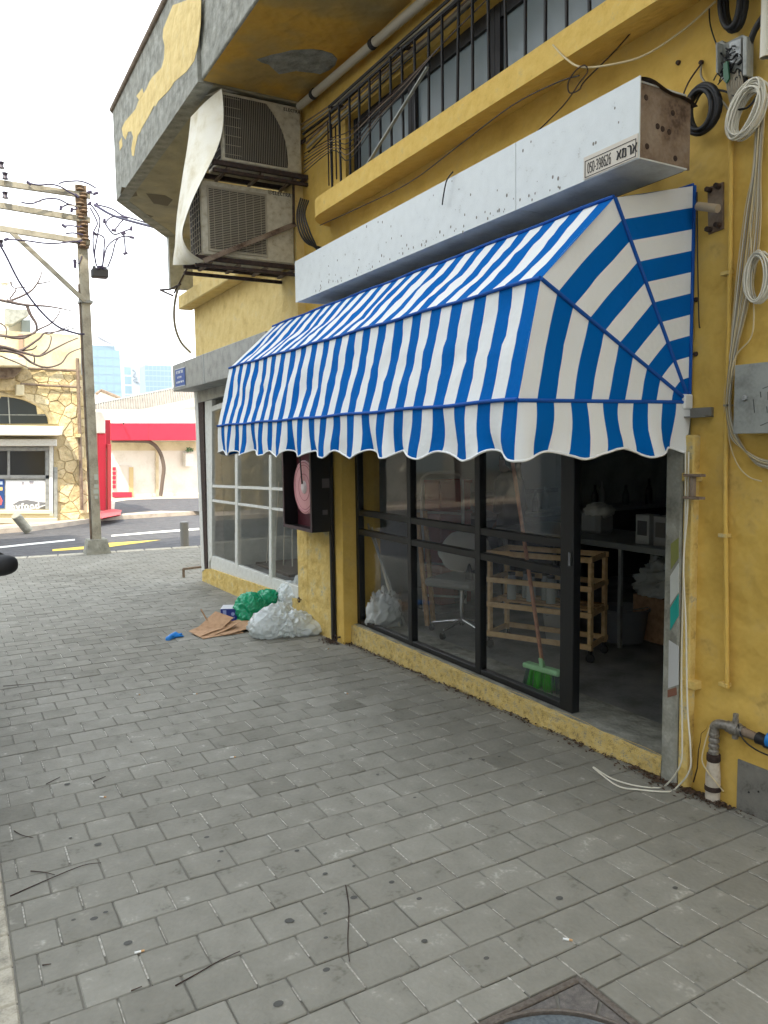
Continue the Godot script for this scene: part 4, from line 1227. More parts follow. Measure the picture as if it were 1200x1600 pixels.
# ---------------------------------------------------------------- awning
const AZ0 := -2.46
const AZ1 := -6.43
func build_awning() -> void:
	var P := [Vector2(3.05, 2.858), Vector2(2.547, 2.735), Vector2(2.14, 2.358), Vector2(2.022, 1.866)]
	var piv := Vector2(3.05, 1.873)
	var aw := thing("awning", "blue and white striped canvas awning with a scalloped valance over the shop front", "awning", Vector3(3.05, 1.87, -4.45))
	var blue := Color(0.001, 0.112, 0.40)
	var white := Color(0.76, 0.775, 0.765)
	var ns := 44
	var wob := FastNoiseLite.new()
	wob.seed = 8
	wob.frequency = 1.6
	var wob2 := FastNoiseLite.new()
	wob2.seed = 18
	wob2.frequency = 5.0
	for seg in 3:
		var st := begin()
		var a: Vector2 = P[seg]
		var b: Vector2 = P[seg + 1]
		var nrm := Vector2(-(b.y - a.y), b.x - a.x).normalized()
		if nrm.x > 0:
			nrm = -nrm
		var sub := 3
		var rows := 12 if seg > 0 else 3
		st.set_smooth_group(1)
		var pt := func(i: int, j: int) -> Vector3:
			var f := float(i) / (ns * sub)
			var g := float(j) / rows
			var z: float = lerp(AZ0, AZ1, f)
			var q := a.lerp(b, g)
			var edge: float = sin(PI * g)
			var am: float = edge * (wob.get_noise_2d(z * 0.9, g * 0.7 + seg * 9) * 0.022 + wob2.get_noise_2d(z, g * 0.35 + seg * 5) * 0.013 + wob2.get_noise_2d(z * 2.2 + g * 2.0, g * 3.0 + seg) * 0.005)
			var fade: float = smoothstep(0.0, 0.2, min(f, 1.0 - f) * 4.0)
			q += nrm * (am - 0.010 * edge) * fade
			var zz: float = z + fade * edge * wob2.get_noise_2d(z * 0.6 + 40, g * 0.6) * 0.012
			return Vector3(q.x, q.y, zz)
		for i in ns * sub:
			st.set_color(blue if (i / sub) % 2 == 0 else white)
			for j in rows:
				quad(st, pt.call(i, j), pt.call(i + 1, j), pt.call(i + 1, j + 1), pt.call(i, j + 1))
		put(["back_panel", "top_panel", "front_panel"][seg], st, M.cloth, aw)
	# gathered end panels, striped parallel to their outer edges
	for e in 2:
		var z: float = AZ0 if e == 0 else AZ1
		var out := 1.0 if e == 0 else -1.0
		for seg in 3:
			var st := begin()
			st.set_smooth_group(1)
			var a: Vector2 = P[seg]
			var b: Vector2 = P[seg + 1]
			var pt := func(t: float, g: float) -> Vector3:
				var q := piv.lerp(a.lerp(b, g), t)
				var sag: float = sin(PI * g) * t * (0.006 + 0.004 * sin(t * 7.0 + seg))
				sag += wob.get_noise_3d(q.x * 2.0, q.y * 2.0, seg * 3.0 + e * 11) * 0.020 * sin(PI * g) * t
				return Vector3(q.x, q.y, z - out * sag)
			for k in 10:
				st.set_color(white if k % 2 == 0 else blue)
				var t0: float = 1.0 - k * 0.098
				for m in 2:
					var ta := t0 - m * 0.049
					var tb := t0 - (m + 1) * 0.049
					for g in 10:
						quad(st, pt.call(ta, g / 10.0), pt.call(ta, (g + 1) / 10.0), pt.call(tb, (g + 1) / 10.0), pt.call(tb, g / 10.0))
			put("end_panel", st, M.cloth, aw)
	# ribs and piping
	for k in range(0, 4):
		var q: Vector2 = P[k]
		var st := begin()
		var path := []
		for i in 41:
			var z: float = lerp(AZ0, AZ1, i / 40.0)
			path.append(Vector3(q.x - 0.004, q.y + 0.004 + 0.003 * sin(i * 0.9), z))
		tube(st, path, 0.0085, 0.0085, 8)
		put("piping", st, M.blue_cloth, aw)
	for e in 2:
		var z: float = AZ0 if e == 0 else AZ1
		var out := 1.0 if e == 0 else -1.0
		for k in 4:
			var st := begin()
			tube(st, [Vector3(piv.x, piv.y, z + out * 0.002), Vector3(P[k].x, P[k].y, z + out * 0.004)], 0.0085, 0.0085, 8)
			put("rib", st, M.blue_cloth, aw)
	# valance with scallops, round the front and both ends
	var L: float = AZ0 - AZ1
	var D: float = piv.x - P[3].x
	var yv: float = P[3].y
	var path := func(s: float) -> Array:      # point along the hem line and the outward direction
		if s < 0.0:
			return [Vector2(P[3].x - s, AZ0 + 0.004), Vector2(0, 1)]
		if s > L:
			return [Vector2(P[3].x + (s - L), AZ1 - 0.004), Vector2(0, -1)]
		return [Vector2(P[3].x, AZ0 - s), Vector2(-1, 0)]
	var per := 0.37
	var vpt := func(s: float, v: float) -> Vector3:
		var pd: Array = path.call(s)
		var c: Vector2 = pd[0]
		var o: Vector2 = pd[1]
		var drop := 0.225 + 0.021 * cos(TAU * s / per) + wob.get_noise_1d(s * 2.0) * 0.012
		var corner: float = 1.0 - 0.75 * exp(-pow(min(abs(s), abs(s - L)) / 0.06, 2.0))
		var wave: float = (0.016 * cos(TAU * s / per + 0.6 * v) + 0.014 * wob.get_noise_2d(s * 1.6, v * 0.5) + 0.010 * sin(s * 23.0 + v * 1.4) * v) * v * corner
		c += o * (wave + 0.01 * v)
		var along := Vector2(-o.y, o.x) * (0.028 * sin(s * 7.0 + v * 2.6) * v * corner)
		c += along
		return Vector3(c.x, yv - drop * v, c.y)
	var spots := []
	var nD := 11
	for i in nD:
		spots.append([-D + D * i / nD, -D + D * (i + 1) / nD, i % 2 == 1])
	for i in ns:
		spots.append([L * i / ns, L * (i + 1) / ns, i % 2 == 0])
	for i in nD:
		spots.append([L + D * i / nD, L + D * (i + 1) / nD, i % 2 == 1])
	var st := begin()
	st.set_smooth_group(1)
	var hem := []
	for sp in spots:
		st.set_color(blue if sp[2] else white)
		for i in 4:
			var s0: float = lerp(sp[0], sp[1], i / 4.0)
			var s1: float = lerp(sp[0], sp[1], (i + 1) / 4.0)
			for j in 8:
				quad(st, vpt.call(s0, j / 8.0), vpt.call(s1, j / 8.0), vpt.call(s1, (j + 1) / 8.0), vpt.call(s0, (j + 1) / 8.0))
			hem.append(vpt.call(s0, 1.0))
	hem.append(vpt.call(L + D, 1.0))
	put("valance", st, M.cloth, aw)
	st = begin()
	tube(st, hem, 0.0055, 0.0055, 6)
	put("hem_trim", st, M.white_trim, aw)
	# brackets on the wall
	st = begin()
	box(st, Vector3(3.03, 1.875, AZ0 + 0.0), Vector3(0.06, 0.07, 0.03), Basis.IDENTITY, 0.006)
	put("pivot", st, M.white_trim, aw)
	st = begin()
	span(st, Vector3(WX - 0.02, 1.80, -2.47), Vector3(WX, 1.845, -2.34), 0.002)
	span(st, Vector3(WX - 0.06, 1.80, -2.47), Vector3(WX, 1.806, -2.34), 0.0)
	put("bracket", st, M.grey_box, aw)

# ---------------------------------------------------------------- sign box
func build_sign() -> void:
	var s := thing("light_box", "long weathered white sign box above the awning with a small printed label", "sign", Vector3(2.6, 2.83, -4.05))
	var zr := -2.285
	var zl := -5.81
	var x0 := 2.50
	var x1 := 2.80
	var ylo := 2.835
	var yhi := 3.155
	var zj := at_x(806, 227, x0).z
	# casing: top, underside, end plates and back as thin sheets round a hollow box
	wpart("front_panel", Vector3(x0, ylo, zl), Vector3(x0 + 0.006, yhi, zj - 0.002), M.sign_panel, s)
	wpart("front_panel", Vector3(x0, ylo, zj + 0.002), Vector3(x0 + 0.006, yhi, zr), M.sign_panel, s)
	var st := begin()
	for a in [[zl, zj - 0.002], [zj + 0.002, zr - 0.01]]:
		span(st, Vector3(x0 + 0.006, ylo + 0.004, a[0]), Vector3(x1, ylo + 0.010, a[1]))
	put("underside", st, M.sign_under, s)
	wpart("top_sheet", Vector3(x0 + 0.008, yhi - 0.012, zl + 0.01), Vector3(x1, yhi - 0.006, zr - 0.02), M.sign_under, s)
	wpart("end_plate", Vector3(x0 + 0.0065, ylo + 0.011, zr - 0.03), Vector3(x1 + 0.03, yhi - 0.013, zr - 0.022), M.rust, s)
	wpart("end_plate", Vector3(x0 + 0.0065, ylo + 0.011, zl + 0.004), Vector3(x1, yhi - 0.013, zl + 0.01), M.sign_under, s)
	wpart("back_sheet", Vector3(x1, ylo + 0.004, zl + 0.01), Vector3(x1 + 0.006, yhi - 0.006, zr - 0.035), M.rust, s)
	# turned lip at the open end
	st = begin()
	var lip := []
	for k in 13:
		var f := k / 12.0
		lip.append([Vector3(lerp(x0 + 0.003, x1 + 0.05, f), yhi - 0.004 - 0.05 * f * f + 0.008 * sin(f * 9), zr), Vector3(lerp(x0 + 0.003, x1 + 0.05, f), yhi - 0.004 - 0.05 * f * f + 0.008 * sin(f * 9) + 0.004, zr - 0.05)])
	grid(st, lip)
	put("bent_lip", st, M.rust_dark, s)
	st = begin()
	bar(st, Vector3(x1 + 0.006, 3.05, zr - 0.5), Vector3(WX, 3.05, zr - 0.5), 0.05, 0.05)
	put("mount", st, M.rust, s)
	st = begin()
	bar(st, Vector3(x1, 2.9, -5.2), Vector3(WX, 2.9, -5.2), 0.05, 0.05)
	bar(st, Vector3(x1, 2.9, -3.6), Vector3(WX, 2.9, -3.6), 0.05, 0.05)
	put("mount", st, M.rust_dark, s)
	# holes and a wire at the open end
	st = begin()
	for p in [[2.56, 3.09], [2.57, 2.90], [2.72, 3.06], [2.74, 2.88], [2.66, 2.985], [2.63, 2.99], [2.70, 2.98]]:
		lathe(st, [Vector2(0, 0.001), Vector2(0.012, 0.0005), Vector2(0.013, -0.003)], Transform3D(Basis(Vector3.RIGHT, PI / 2), Vector3(p[0], p[1], zr - 0.021)), 10)
	put("rivet", st, M.rust_dark, s)
	# scabs of rust on the face
	st = begin()
	rng.seed = 12
	for k in 120:
		var low := rng.randf() < 0.72
		var z := rng.randf_range(zl + 0.3, zr - 0.05)
		var y: float = (ylo + 0.012 + abs(rng.randfn(0, 0.035))) if low else rng.randf_range(ylo, yhi - 0.02)
		if y > yhi - 0.015:
			continue
		var r := rng.randf_range(0.002, 0.0075)
		var c := Vector3(x0 - 0.0006, y, z)
		for m in 7:
			var a := TAU * m / 7
			var b := TAU * (m + 1) / 7
			tri(st, c, c + Vector3(0, sin(a) * r * 1.4, cos(a) * r), c + Vector3(0, sin(b) * r * 1.4, cos(b) * r))
	var rs := put("rust_spots", st, mat("rust_pale", srgb(128, 124, 116), 0.9), s)
	rs.set_meta("kind", "stuff")
	# printed label
	var zl0 := at_x(913, 262, x0).z
	var lab := wpart("label", Vector3(x0 - 0.004, ylo + 0.004, zl0), Vector3(x0 - 0.0005, ylo + 0.098, zr - 0.004), mat("label_paper", srgb(206, 198, 184), 0.6), s)
	st = begin()
	var ink := mat("ink", srgb(40, 38, 38), 0.7)
	for a in [[ylo + 0.010, ylo + 0.0125, zl0 + 0.008, zr - 0.012], [ylo + 0.078, ylo + 0.0805, zl0 + 0.008, zr - 0.012]]:
		span(st, Vector3(x0 - 0.0055, a[0], a[2]), Vector3(x0 - 0.0035, a[1], a[3]))
	for z in [zl0 + 0.008, zr - 0.0145]:
		span(st, Vector3(x0 - 0.0055, ylo + 0.0125, z), Vector3(x0 - 0.0035, ylo + 0.078, z + 0.0025))
	put("label_border", st, ink, lab)
	var lw := zr - zl0
	var tb := Basis(Vector3(0, 0, 1), Vector3(0, 1, 0), Vector3(-1, 0, 0))
	text_part("lettering", "050-398626", 0.046, ink, lab, Transform3D(tb * Basis.from_scale(Vector3(lw * 0.40 / 0.30, 1, 0.4)), Vector3(x0 - 0.005, ylo + 0.045, zl0 + lw * 0.30)), false)
	st = begin()
	# four letters drawn as strokes, in a 1 x 1 cell each: aleph, mem, resh, aleph from left to right
	var aleph := [[0.05, 0.95, 0.95, 0.05], [0.95, 0.95, 0.62, 0.42], [0.05, 0.05, 0.34, 0.58]]
	var resh := [[0.1, 0.92, 0.75, 0.92], [0.75, 0.92, 0.85, 0.8], [0.85, 0.82, 0.85, 0.02]]
	var mem := [[0.1, 0.95, 0.25, 0.72], [0.25, 0.72, 0.1, 0.05], [0.25, 0.8, 0.5, 0.93], [0.5, 0.93, 0.8, 0.85], [0.82, 0.88, 0.88, 0.06], [0.88, 0.06, 0.45, 0.06]]
	var cw := lw * 0.075
	var ch := 0.040
	var zz := zl0 + lw * 0.63
	for letter in [aleph, mem, resh, aleph]:
		for l in letter:
			bar(st, Vector3(x0 - 0.0055, ylo + 0.025 + l[1] * ch, zz + l[0] * cw), Vector3(x0 - 0.0055, ylo + 0.025 + l[3] * ch, zz + l[2] * cw), 0.006, 0.003)
		zz += cw * 1.22
	put("lettering", st, ink, lab)
	# small wire hanging from the front
	st = begin()
	tube(st, smooth_path([at_x(708, 268, x0 - 0.01), at_x(698, 282, x0 - 0.03), at_x(693, 305, x0 - 0.03), at_x(691, 320, x0 - 0.02)]), 0.004)
	put("loose_wire", st, M.black_rubber, s)

# ---------------------------------------------------------------- air conditioners
func build_air_conditioners() -> void:
	# lower unit
	var z := -6.92
	var a := thing("air_conditioner", "beige outdoor air conditioner with a square slatted grille, lower of two on the wall bracket", "air conditioner", Vector3(2.55, 3.4, z - 0.2), "outdoor air conditioners on the yellow wall")
	var x0 := 2.085
	var x1 := 3.0
	var y0 := 3.405
	var y1 := 4.06
	var st := begin()
	span(st, Vector3(x0, y0, z - 0.36), Vector3(x1 - 0.02, y1, z), 0.012)
	put("casing", st, M.ac_case, a)
	var ga := at_z(324, 290, z)
	var gb := at_z(417, 403, z)
	var gx0 := ga.x
	var gx1 := gb.x
	var gy0 := y0 + 0.05
	var gy1 := y1 - 0.055
	st = begin()
	span(st, Vector3(gx0, gy0, z - 0.05), Vector3(gx1, gy1, z + 0.002))
	put("fan_opening", st, M.ac_dark, a)
	st = begin()
	for f in [[gx0 - 0.01, gx1 + 0.01, gy0 - 0.01, gy0 + 0.006], [gx0 - 0.01, gx1 + 0.01, gy1 - 0.006, gy1 + 0.01]]:
		span(st, Vector3(f[0], f[2], z), Vector3(f[1], f[3], z + 0.014), 0.002)
	for f in [[gx0 - 0.01, gx0 + 0.006], [gx1 - 0.006, gx1 + 0.01]]:
		span(st, Vector3(f[0], gy0 + 0.006, z), Vector3(f[1], gy1 - 0.006, z + 0.014), 0.002)
	put("grille_frame", st, M.ac_grille, a)
	st = begin()
	var n := 36
	for k in n:
		var y: float = lerp(gy0 + 0.012, gy1 - 0.012, k / float(n - 1))
		box(st, Vector3((gx0 + gx1) / 2, y, z + 0.008), Vector3(gx1 - gx0 - 0.014, 0.005, 0.008))
	for k in 7:
		var x: float = lerp(gx0 + 0.05, gx1 - 0.05, k / 6.0)
		box(st, Vector3(x, (gy0 + gy1) / 2, z + 0.013), Vector3(0.004, gy1 - gy0 - 0.014, 0.004))
	put("grille", st, M.ac_grille, a)
	# coil guard on the side towards the street
	st = begin()
	span(st, Vector3(x0 - 0.002, y0 + 0.03, z - 0.34), Vector3(x0 + 0.02, y1 - 0.03, z - 0.03))
	put("coil", st, M.ac_dark, a)
	st = begin()
	for k in 12:
		var y: float = lerp(y0 + 0.04, y1 - 0.04, k / 11.0)
		box(st, Vector3(x0 - 0.006, y, z - 0.185), Vector3(0.005, 0.006, 0.3))
	for k in 5:
		box(st, Vector3(x0 - 0.009, (y0 + y1) / 2, z - 0.05 - k * 0.068), Vector3(0.005, y1 - y0 - 0.06, 0.006))
	put("side_guard", st, M.ac_grille, a)
	var ink := mat("ac_ink", srgb(36, 34, 32), 0.6)
	var tp := at_z(440, 303.5, z + 0.002)
	text_part("lettering", "ELECTRA", 0.036, ink, a, Transform3D(Basis.from_scale(Vector3(0.9, 0.95, 0.5)), tp))
	st = begin()
	var rg := []
	var rc := at_z(422, 300, z + 0.003)
	for k in 15:
		rg.append(rc + Vector3(cos(TAU * k / 14) * 0.019, sin(TAU * k / 14) * 0.019, 0))
	tube(st, rg, 0.003, 0.003, 5)
	box(st, rc, Vector3(0.02, 0.004, 0.004)); box(st, rc + Vector3(0, 0.008, 0), Vector3(0.016, 0.003, 0.004)); box(st, rc - Vector3(0, 0.008, 0), Vector3(0.016, 0.003, 0.004))
	put("emblem", st, mat("ac_ink_pale", srgb(128, 118, 100), 0.7), a)
	st = begin()
	for p in [[420, 326, 462, 328]]:
		var u := at_z(p[0], p[1], z)
		var v := at_z(p[2], p[3], z)
		span(st, Vector3(u.x, v.y - 0.006, z), Vector3(min(v.x, x1 - 0.04), u.y, z + 0.004), 0.001)
	put("pressed_line", st, M.ac_case, a)
	# upper unit
	var zu := -6.80
	var b := thing("air_conditioner", "old air conditioner with a dark curved wire grille, upper of two under the balcony", "air conditioner", Vector3(2.65, 4.2, zu - 0.2), "outdoor air conditioners on the yellow wall")
	var ux0 := 2.255
	var ux1 := 3.03
	var uy0 := 4.21
	var uy1 := 4.80
	st = begin()
	span(st, Vector3(ux0, uy0, zu - 0.4), Vector3(ux1 - 0.01, uy1, zu), 0.01)
	put("casing", st, M.ac_case, b)
	var poly := PackedVector2Array()
	poly.append(Vector2(ux0 + 0.03, uy0 + 0.03))
	poly.append(Vector2(ux0 + 0.62, uy0 + 0.03))
	for k in 9:
		var f := k / 8.0
		poly.append(Vector2(ux0 + 0.625 - 0.20 * pow(f, 2.4), lerp(uy0 + 0.07, uy1 - 0.03, f)))
	poly.append(Vector2(ux0 + 0.03, uy1 - 0.03))
	st = begin()
	prism(st, poly, Transform3D(Basis.IDENTITY, Vector3(0, 0, zu - 0.02)), 0.024)
	put("fan_opening", st, M.ac_dark, b)
	st = begin()
	for k in 34:
		var x := ux0 + 0.035 + k * 0.0172
		var top := uy1 - 0.035
		if x > ux0 + 0.425:
			top = uy0 + 0.07 + (uy1 - uy0 - 0.10) * pow(clamp((ux0 + 0.625 - x) / 0.20, 0.0, 1.0), 1.0 / 2.4)
		tube(st, [Vector3(x, uy0 + 0.03, zu + 0.012), Vector3(x, top, zu + 0.012)], 0.0022, 0.0022, 4, false)
	for k in 7:
		tube(st, [Vector3(ux0 + 0.03, uy0 + 0.06 + k * 0.08, zu + 0.008), Vector3(ux0 + 0.18 - 0.0 * k, uy0 + 0.06 + k * 0.08, zu + 0.008)], 0.0025, 0.0025, 4, false)
	put("grille", st, M.ac_grille, b)
	st = begin()
	span(st, Vector3(ux0 - 0.003, uy0 + 0.03, zu - 0.38), Vector3(ux0 + 0.02, uy1 - 0.03, zu - 0.03))
	put("coil", st, M.ac_dark, b)
	st = begin()
	for k in 9:
		box(st, Vector3(ux0 - 0.007, lerp(uy0 + 0.05, uy1 - 0.05, k / 8.0), zu - 0.2), Vector3(0.005, 0.006, 0.34))
	put("side_guard", st, M.ac_grille, b)
	text_part("lettering", "ELECTRA", 0.028, ink, b, Transform3D(Basis.from_scale(Vector3(1.05, 1, 0.5)), at_z(456, 173, zu + 0.002)))
	# rusty steel frames that carry them
	for f in [["lower steel bracket frame carrying the square grille air conditioner", y0 - 0.01, x0, x1 + 0.06, z], ["upper steel bracket frame carrying the curved grille air conditioner", uy0 - 0.01, ux0 - 0.02, WX + 0.3, zu]]:
		var g := thing("bracket_frame", "rusty brown " + f[0], "bracket", Vector3(2.6, f[1] - 0.05, f[4] - 0.2), "rusty frames under the air conditioners")
		var yb: float = f[1]
		for zz in [f[4] + 0.01, f[4] - 0.37]:
			var s2 := begin()
			box(s2, Vector3((f[2] + f[3]) / 2 - 0.04, yb - 0.02, zz), Vector3(f[3] - f[2] + 0.06, 0.04, 0.04), Basis.IDENTITY, 0.003)
			box(s2, Vector3((f[2] + f[3]) / 2 - 0.04, yb - 0.085, zz), Vector3(f[3] - f[2] + 0.06, 0.03, 0.035), Basis.IDENTITY, 0.003)
			put("beam", s2, M.rust_dark, g)
		for k in 4:
			var xx: float = lerp(f[2] + 0.08, f[3] - 0.1, k / 3.0)
			var s3 := begin()
			bar(s3, Vector3(xx, yb - 0.045, f[4] - 0.38), Vector3(xx, yb - 0.045, f[4] + 0.0), 0.03, 0.02)
			put("cross_bar", s3, M.rust, g)
	var br := thing("diagonal_brace", "rusty diagonal strut running across the lower air conditioner's grille", "strut", at_z(325, 405, z + 0.05))
	st = begin()
	bar(st, at_z(318, 408, z + 0.06), at_z(462, 350, z + 0.06), 0.02, 0.045, 0.003)
	put("strut", st, M.rust, br)
	st = begin()
	bar(st, at_z(458, 180, z + 0.08), at_z(459, 350, z + 0.08), 0.02, 0.02, 0.002)
	bar(st, at_z(455, 232, z + 0.1), at_z(500, 205, z + 0.1), 0.03, 0.03, 0.002)
	bar(st, at_z(470, 285, z + 0.12), at_z(500, 268, z + 0.12), 0.03, 0.03, 0.002)
	put("hanger", st, M.rust_dark, br)
	# white canvas sheet hung over the street side
	var cv := thing("canvas_sheet", "cream canvas sheet draped over the street side of both air conditioners", "tarpaulin", at_z(300, 300, -7.1))
	var near := [[346, 139], [349, 170], [347, 205], [338, 235], [325, 262], [312, 288], [300, 314], [291, 338], [285, 360], [287, 378], [298, 395], [319, 408]]
	var mids := [[322, 158], [320, 188], [316, 220], [310, 246], [303, 274], [297, 298], [291, 322], [286, 344], [282, 364], [283, 384], [289, 402], [300, 413]]
	var far := [[298, 183], [295, 212], [291, 240], [287, 264], [283, 290], [280, 310], [277, 332], [275, 352], [274, 370], [273, 386], [271, 402], [270, 414]]
	var rows := []
	for k in near.size():
		var A := at_z(near[k][0], near[k][1], -6.74 - 0.02 * sin(k * 0.8))
		var B := at_z(mids[k][0], mids[k][1], -6.98)
		var C := at_z(far[k][0], far[k][1], -7.28)
		rows.append(smooth_path([A, B, C], 5))
	# refine along the length
	var fine := []
	for k in rows.size() - 1:
		for m in 3:
			var r := []
			for j in rows[k].size():
				r.append(rows[k][j].cubic_interpolate(rows[k + 1][j], rows[max(k - 1, 0)][j], rows[min(k + 2, rows.size() - 1)][j], m / 3.0))
			fine.append(r)
	fine.append(rows[-1])
	st = begin()
	grid(st, fine)
	var back := []
	for r in fine:
		back.append(r.map(func(v): return v + Vector3(0.004, 0, -0.002)))
	grid(st, back)
	# flap lying on top of the upper unit
	var flap := []
	for k in 5:
		var f := k / 4.0
		flap.append([at_z(lerp(346.0, 376.0, f), lerp(138.0, 146.0, f), -6.77), at_z(lerp(320.0, 360.0, f), lerp(150.0, 146.0, f), -7.0)])
	grid(st, flap)
	put("sheet", st, M.canvas, cv)

# ---------------------------------------------------------------- cables, pipes and boxes on the wall
func cable(label: String, pix: Array, r: float, m: Material, proud := 0.02, group := "cables on the wall", called := "cable", cat := "cable") -> Node3D:
	var pts := []
	for p in pix:
		pts.append(wall(p[0], p[1], p[2] if p.size() > 2 else proud))
	var c := thing(called, label, cat, pts[0], group)
	var st := begin()
	tube(st, smooth_path(pts, 5), r, r, 6)
	put("wire", st, m, c)
	return c
func coil(label: String, c: Vector3, rx: float, ry: float, turns: int, spread: float, r: float, m: Material, tilt: float) -> void:
	var o := thing("cable_coil", label, "cable coil", c - Vector3(0, ry, 0), "cable coils hung on the wall")
	var st := begin()
	for t in turns:
		var pts := []
		var dx := rng.randf_range(-spread, spread)
		var dy := rng.randf_range(-spread, spread)
		var dp := 0.03 + rng.randf() * 0.05
		for k in 25:
			var a := TAU * k / 24
			var v := Vector2(cos(a) * (rx + dx), sin(a) * (ry + dy)).rotated(tilt)
			pts.append(Vector3(WX - dp, c.y + v.y + dy * 0.3, c.z + v.x))
		tube(st, pts, r, r, 5, false)
	put("loops", st, m, o)
func build_wall_services() -> void:
	# painted conduit
	var p := thing("conduit", "yellow painted conduit running down the wall beside the meter box", "pipe", wall(1137, 1070, 0.03))
	var st := begin()
	tube(st, [wall(1142, 205, 0.022), wall(1141, 400, 0.022), wall(1133, 760, 0.022), wall(1136, 1075, 0.022)], 0.0105, 0.0105, 10)
	put("pipe", st, M.yellow, p)
	st = begin()
	for y in [428, 836, 1068]:
		var w := wall(1140 if y < 600 else 1136, y)
		span(st, Vector3(WX - 0.038, w.y - 0.009, w.z - 0.02), Vector3(WX, w.y + 0.009, w.z + 0.024), 0.002)
	put("clip", st, M.yellow_worn, p)
	st = begin()
	tube(st, [wall(1142, 172, 0.022), wall(1142, 205, 0.022)], 0.017, 0.017, 10)
	put("sleeve", st, M.yellow_worn, p)
	# bundle of pale cables down the wall
	rng.seed = 77
	var mats := [M.cream_cable, M.white_cable, M.grey_cable, M.cream_cable, M.white_cable]
	for k in 9:
		var o := k * 3.0 - 12
		var q := k * 1.5 - 6
		var kinds := ["cream", "white", "grey", "cream", "white"]
		cable("thin cable in the loose bundle running down the wall to the meter box", [[1190 + o * 0.6, 150], [1183 + o * 0.5, 260], [1177 + o, 330 + q], [1168 + o * 1.2, 410], [1157 + o * 0.8, 480 + q], [1147 + q, 540], [1140 + q * 0.9, 590], [1137 + q * 0.8, 640], [1146 + q, 680], [1164 + q, 705 + q], [1186, 722 + q], [1215, 728 + q]], 0.0036, mats[k % 5], 0.018 + 0.006 * (k % 4), "pale cables in the bundle")
	cable("pale cable looping out of the bundle below the white coil", [[1172, 350], [1176, 440], [1178, 500], [1172, 530], [1150, 556], [1140, 600]], 0.0034, M.cream_cable, 0.04)
	cable("pale cable hanging lowest under the meter box", [[1136, 640], [1140, 690], [1152, 725], [1170, 745], [1190, 752]], 0.003, M.cream_cable, 0.03)
	st = begin()
	var tie := thing("cable_tie", "small tie holding the cable bundle beside the meter box", "cable tie", wall(1137, 634, 0.02))
	span(st, wall(1130, 632, 0.05), wall(1146, 635, 0.0))
	put("strap", st, M.grey_cable, tie)
	# coils
	coil("black rubber cable coil hanging beside the end of the sign box", wall(1110, 176), 0.072, 0.095, 9, 0.016, 0.011, M.black_rubber, 0.2)
	coil("white cable coil hanging beneath the open junction box", wall(1180, 178), 0.065, 0.10, 22, 0.02, 0.0045, M.white_cable, -0.5)
	coil("black cable coil at the very top of the wall above the junction box", wall(1158, 6), 0.05, 0.12, 8, 0.012, 0.012, M.black_rubber, 0.1)
	coil("pale cable coil hanging above the meter box", wall(1198, 436), 0.05, 0.10, 16, 0.012, 0.0035, M.white_cable, 0.0)
	# loose wires
	cable("thick black cable rising past the junction box", [[1172, 150, 0.03], [1164, 130, 0.04], [1166, 90, 0.04], [1178, 50, 0.05], [1196, 20, 0.05], [1210, -10, 0.05]], 0.014, M.black_rubber)
	cable("black wire looping between the two coils", [[1085, 165, 0.05], [1100, 142, 0.06], [1130, 142, 0.05], [1150, 150, 0.05], [1165, 138, 0.06], [1180, 125, 0.05], [1184, 145, 0.05], [1168, 168, 0.05], [1140, 172, 0.05]], 0.005, M.black_rubber)
	cable("yellow wire sagging from the sill to the wall", [[864, 70, 0.25], [885, 92, 0.26], [910, 105, 0.26], [960, 100, 0.2], [1010, 85, 0.12], [1070, 45, 0.04], [1118, 2, 0.02]], 0.005, M.cream_cable)
	cable("dark wire running along under the sill", [[500, 352, 0.24], [560, 325, 0.25], [640, 285, 0.25], [720, 225, 0.25], [800, 165, 0.26], [868, 130, 0.26], [905, 118, 0.26]], 0.0035, M.black_rubber)
	cable("dark wire loop tangled below the sill", [[838, 207, 0.2], [880, 165, 0.22], [905, 130, 0.25], [918, 112, 0.26], [913, 102, 0.27], [900, 110, 0.27], [888, 128, 0.26], [890, 145, 0.25], [905, 140, 0.24], [915, 125, 0.22], [965, 75, 0.12], [1020, 10, 0.05]], 0.0035, M.rust_dark)
	cable("dark wire crossing from the sign box up the wall", [[1062, 165, 0.2], [1075, 130, 0.1], [1097, 98, 0.02]], 0.004, M.rust_dark)
	cable("thin wire dropping to the junction box", [[1108, 10, 0.02], [1110, 40, 0.02], [1122, 75, 0.04], [1135, 95, 0.06]], 0.0035, M.black_rubber)
	cable("pale lead from the wall hole to the conduit", [[1096, 100, 0.01], [1096, 120, 0.03], [1110, 138, 0.04], [1130, 160, 0.04], [1140, 175, 0.03]], 0.005, M.grey_cable)
	cable("thin black wire hanging beside the awning's end", [[1089, 300, 0.03], [1090, 400, 0.03], [1092, 500, 0.03], [1094, 512, 0.03]], 0.003, M.black_rubber)
	# broken junction box
	var j := thing("junction_box", "broken grey junction box with wires spilling out high on the wall", "junction box", wall(1142, 120, 0.05))
	var jb := wall(1117, 70)
	st = begin()
	plate(st, [[1118, 68], [1128, 63], [1133, 68], [1160, 54], [1167, 58], [1167, 100], [1160, 118], [1134, 130], [1120, 115]], WX - 0.035, 0.035, 0.004)
	put("back_plate", st, M.grey_paint, j)
	st = begin()
	plate(st, [[1160, 54], [1167, 57], [1166, 118], [1160, 118]], WX - 0.08, 0.045, 0.003)
	put("rim", st, M.grey_paint, j)
	st = begin()
	plate(st, [[1118, 66], [1121, 66], [1121, 115], [1118, 113]], WX - 0.07, 0.035, 0.003)
	put("rim", st, M.grey_paint, j)
	st = begin()
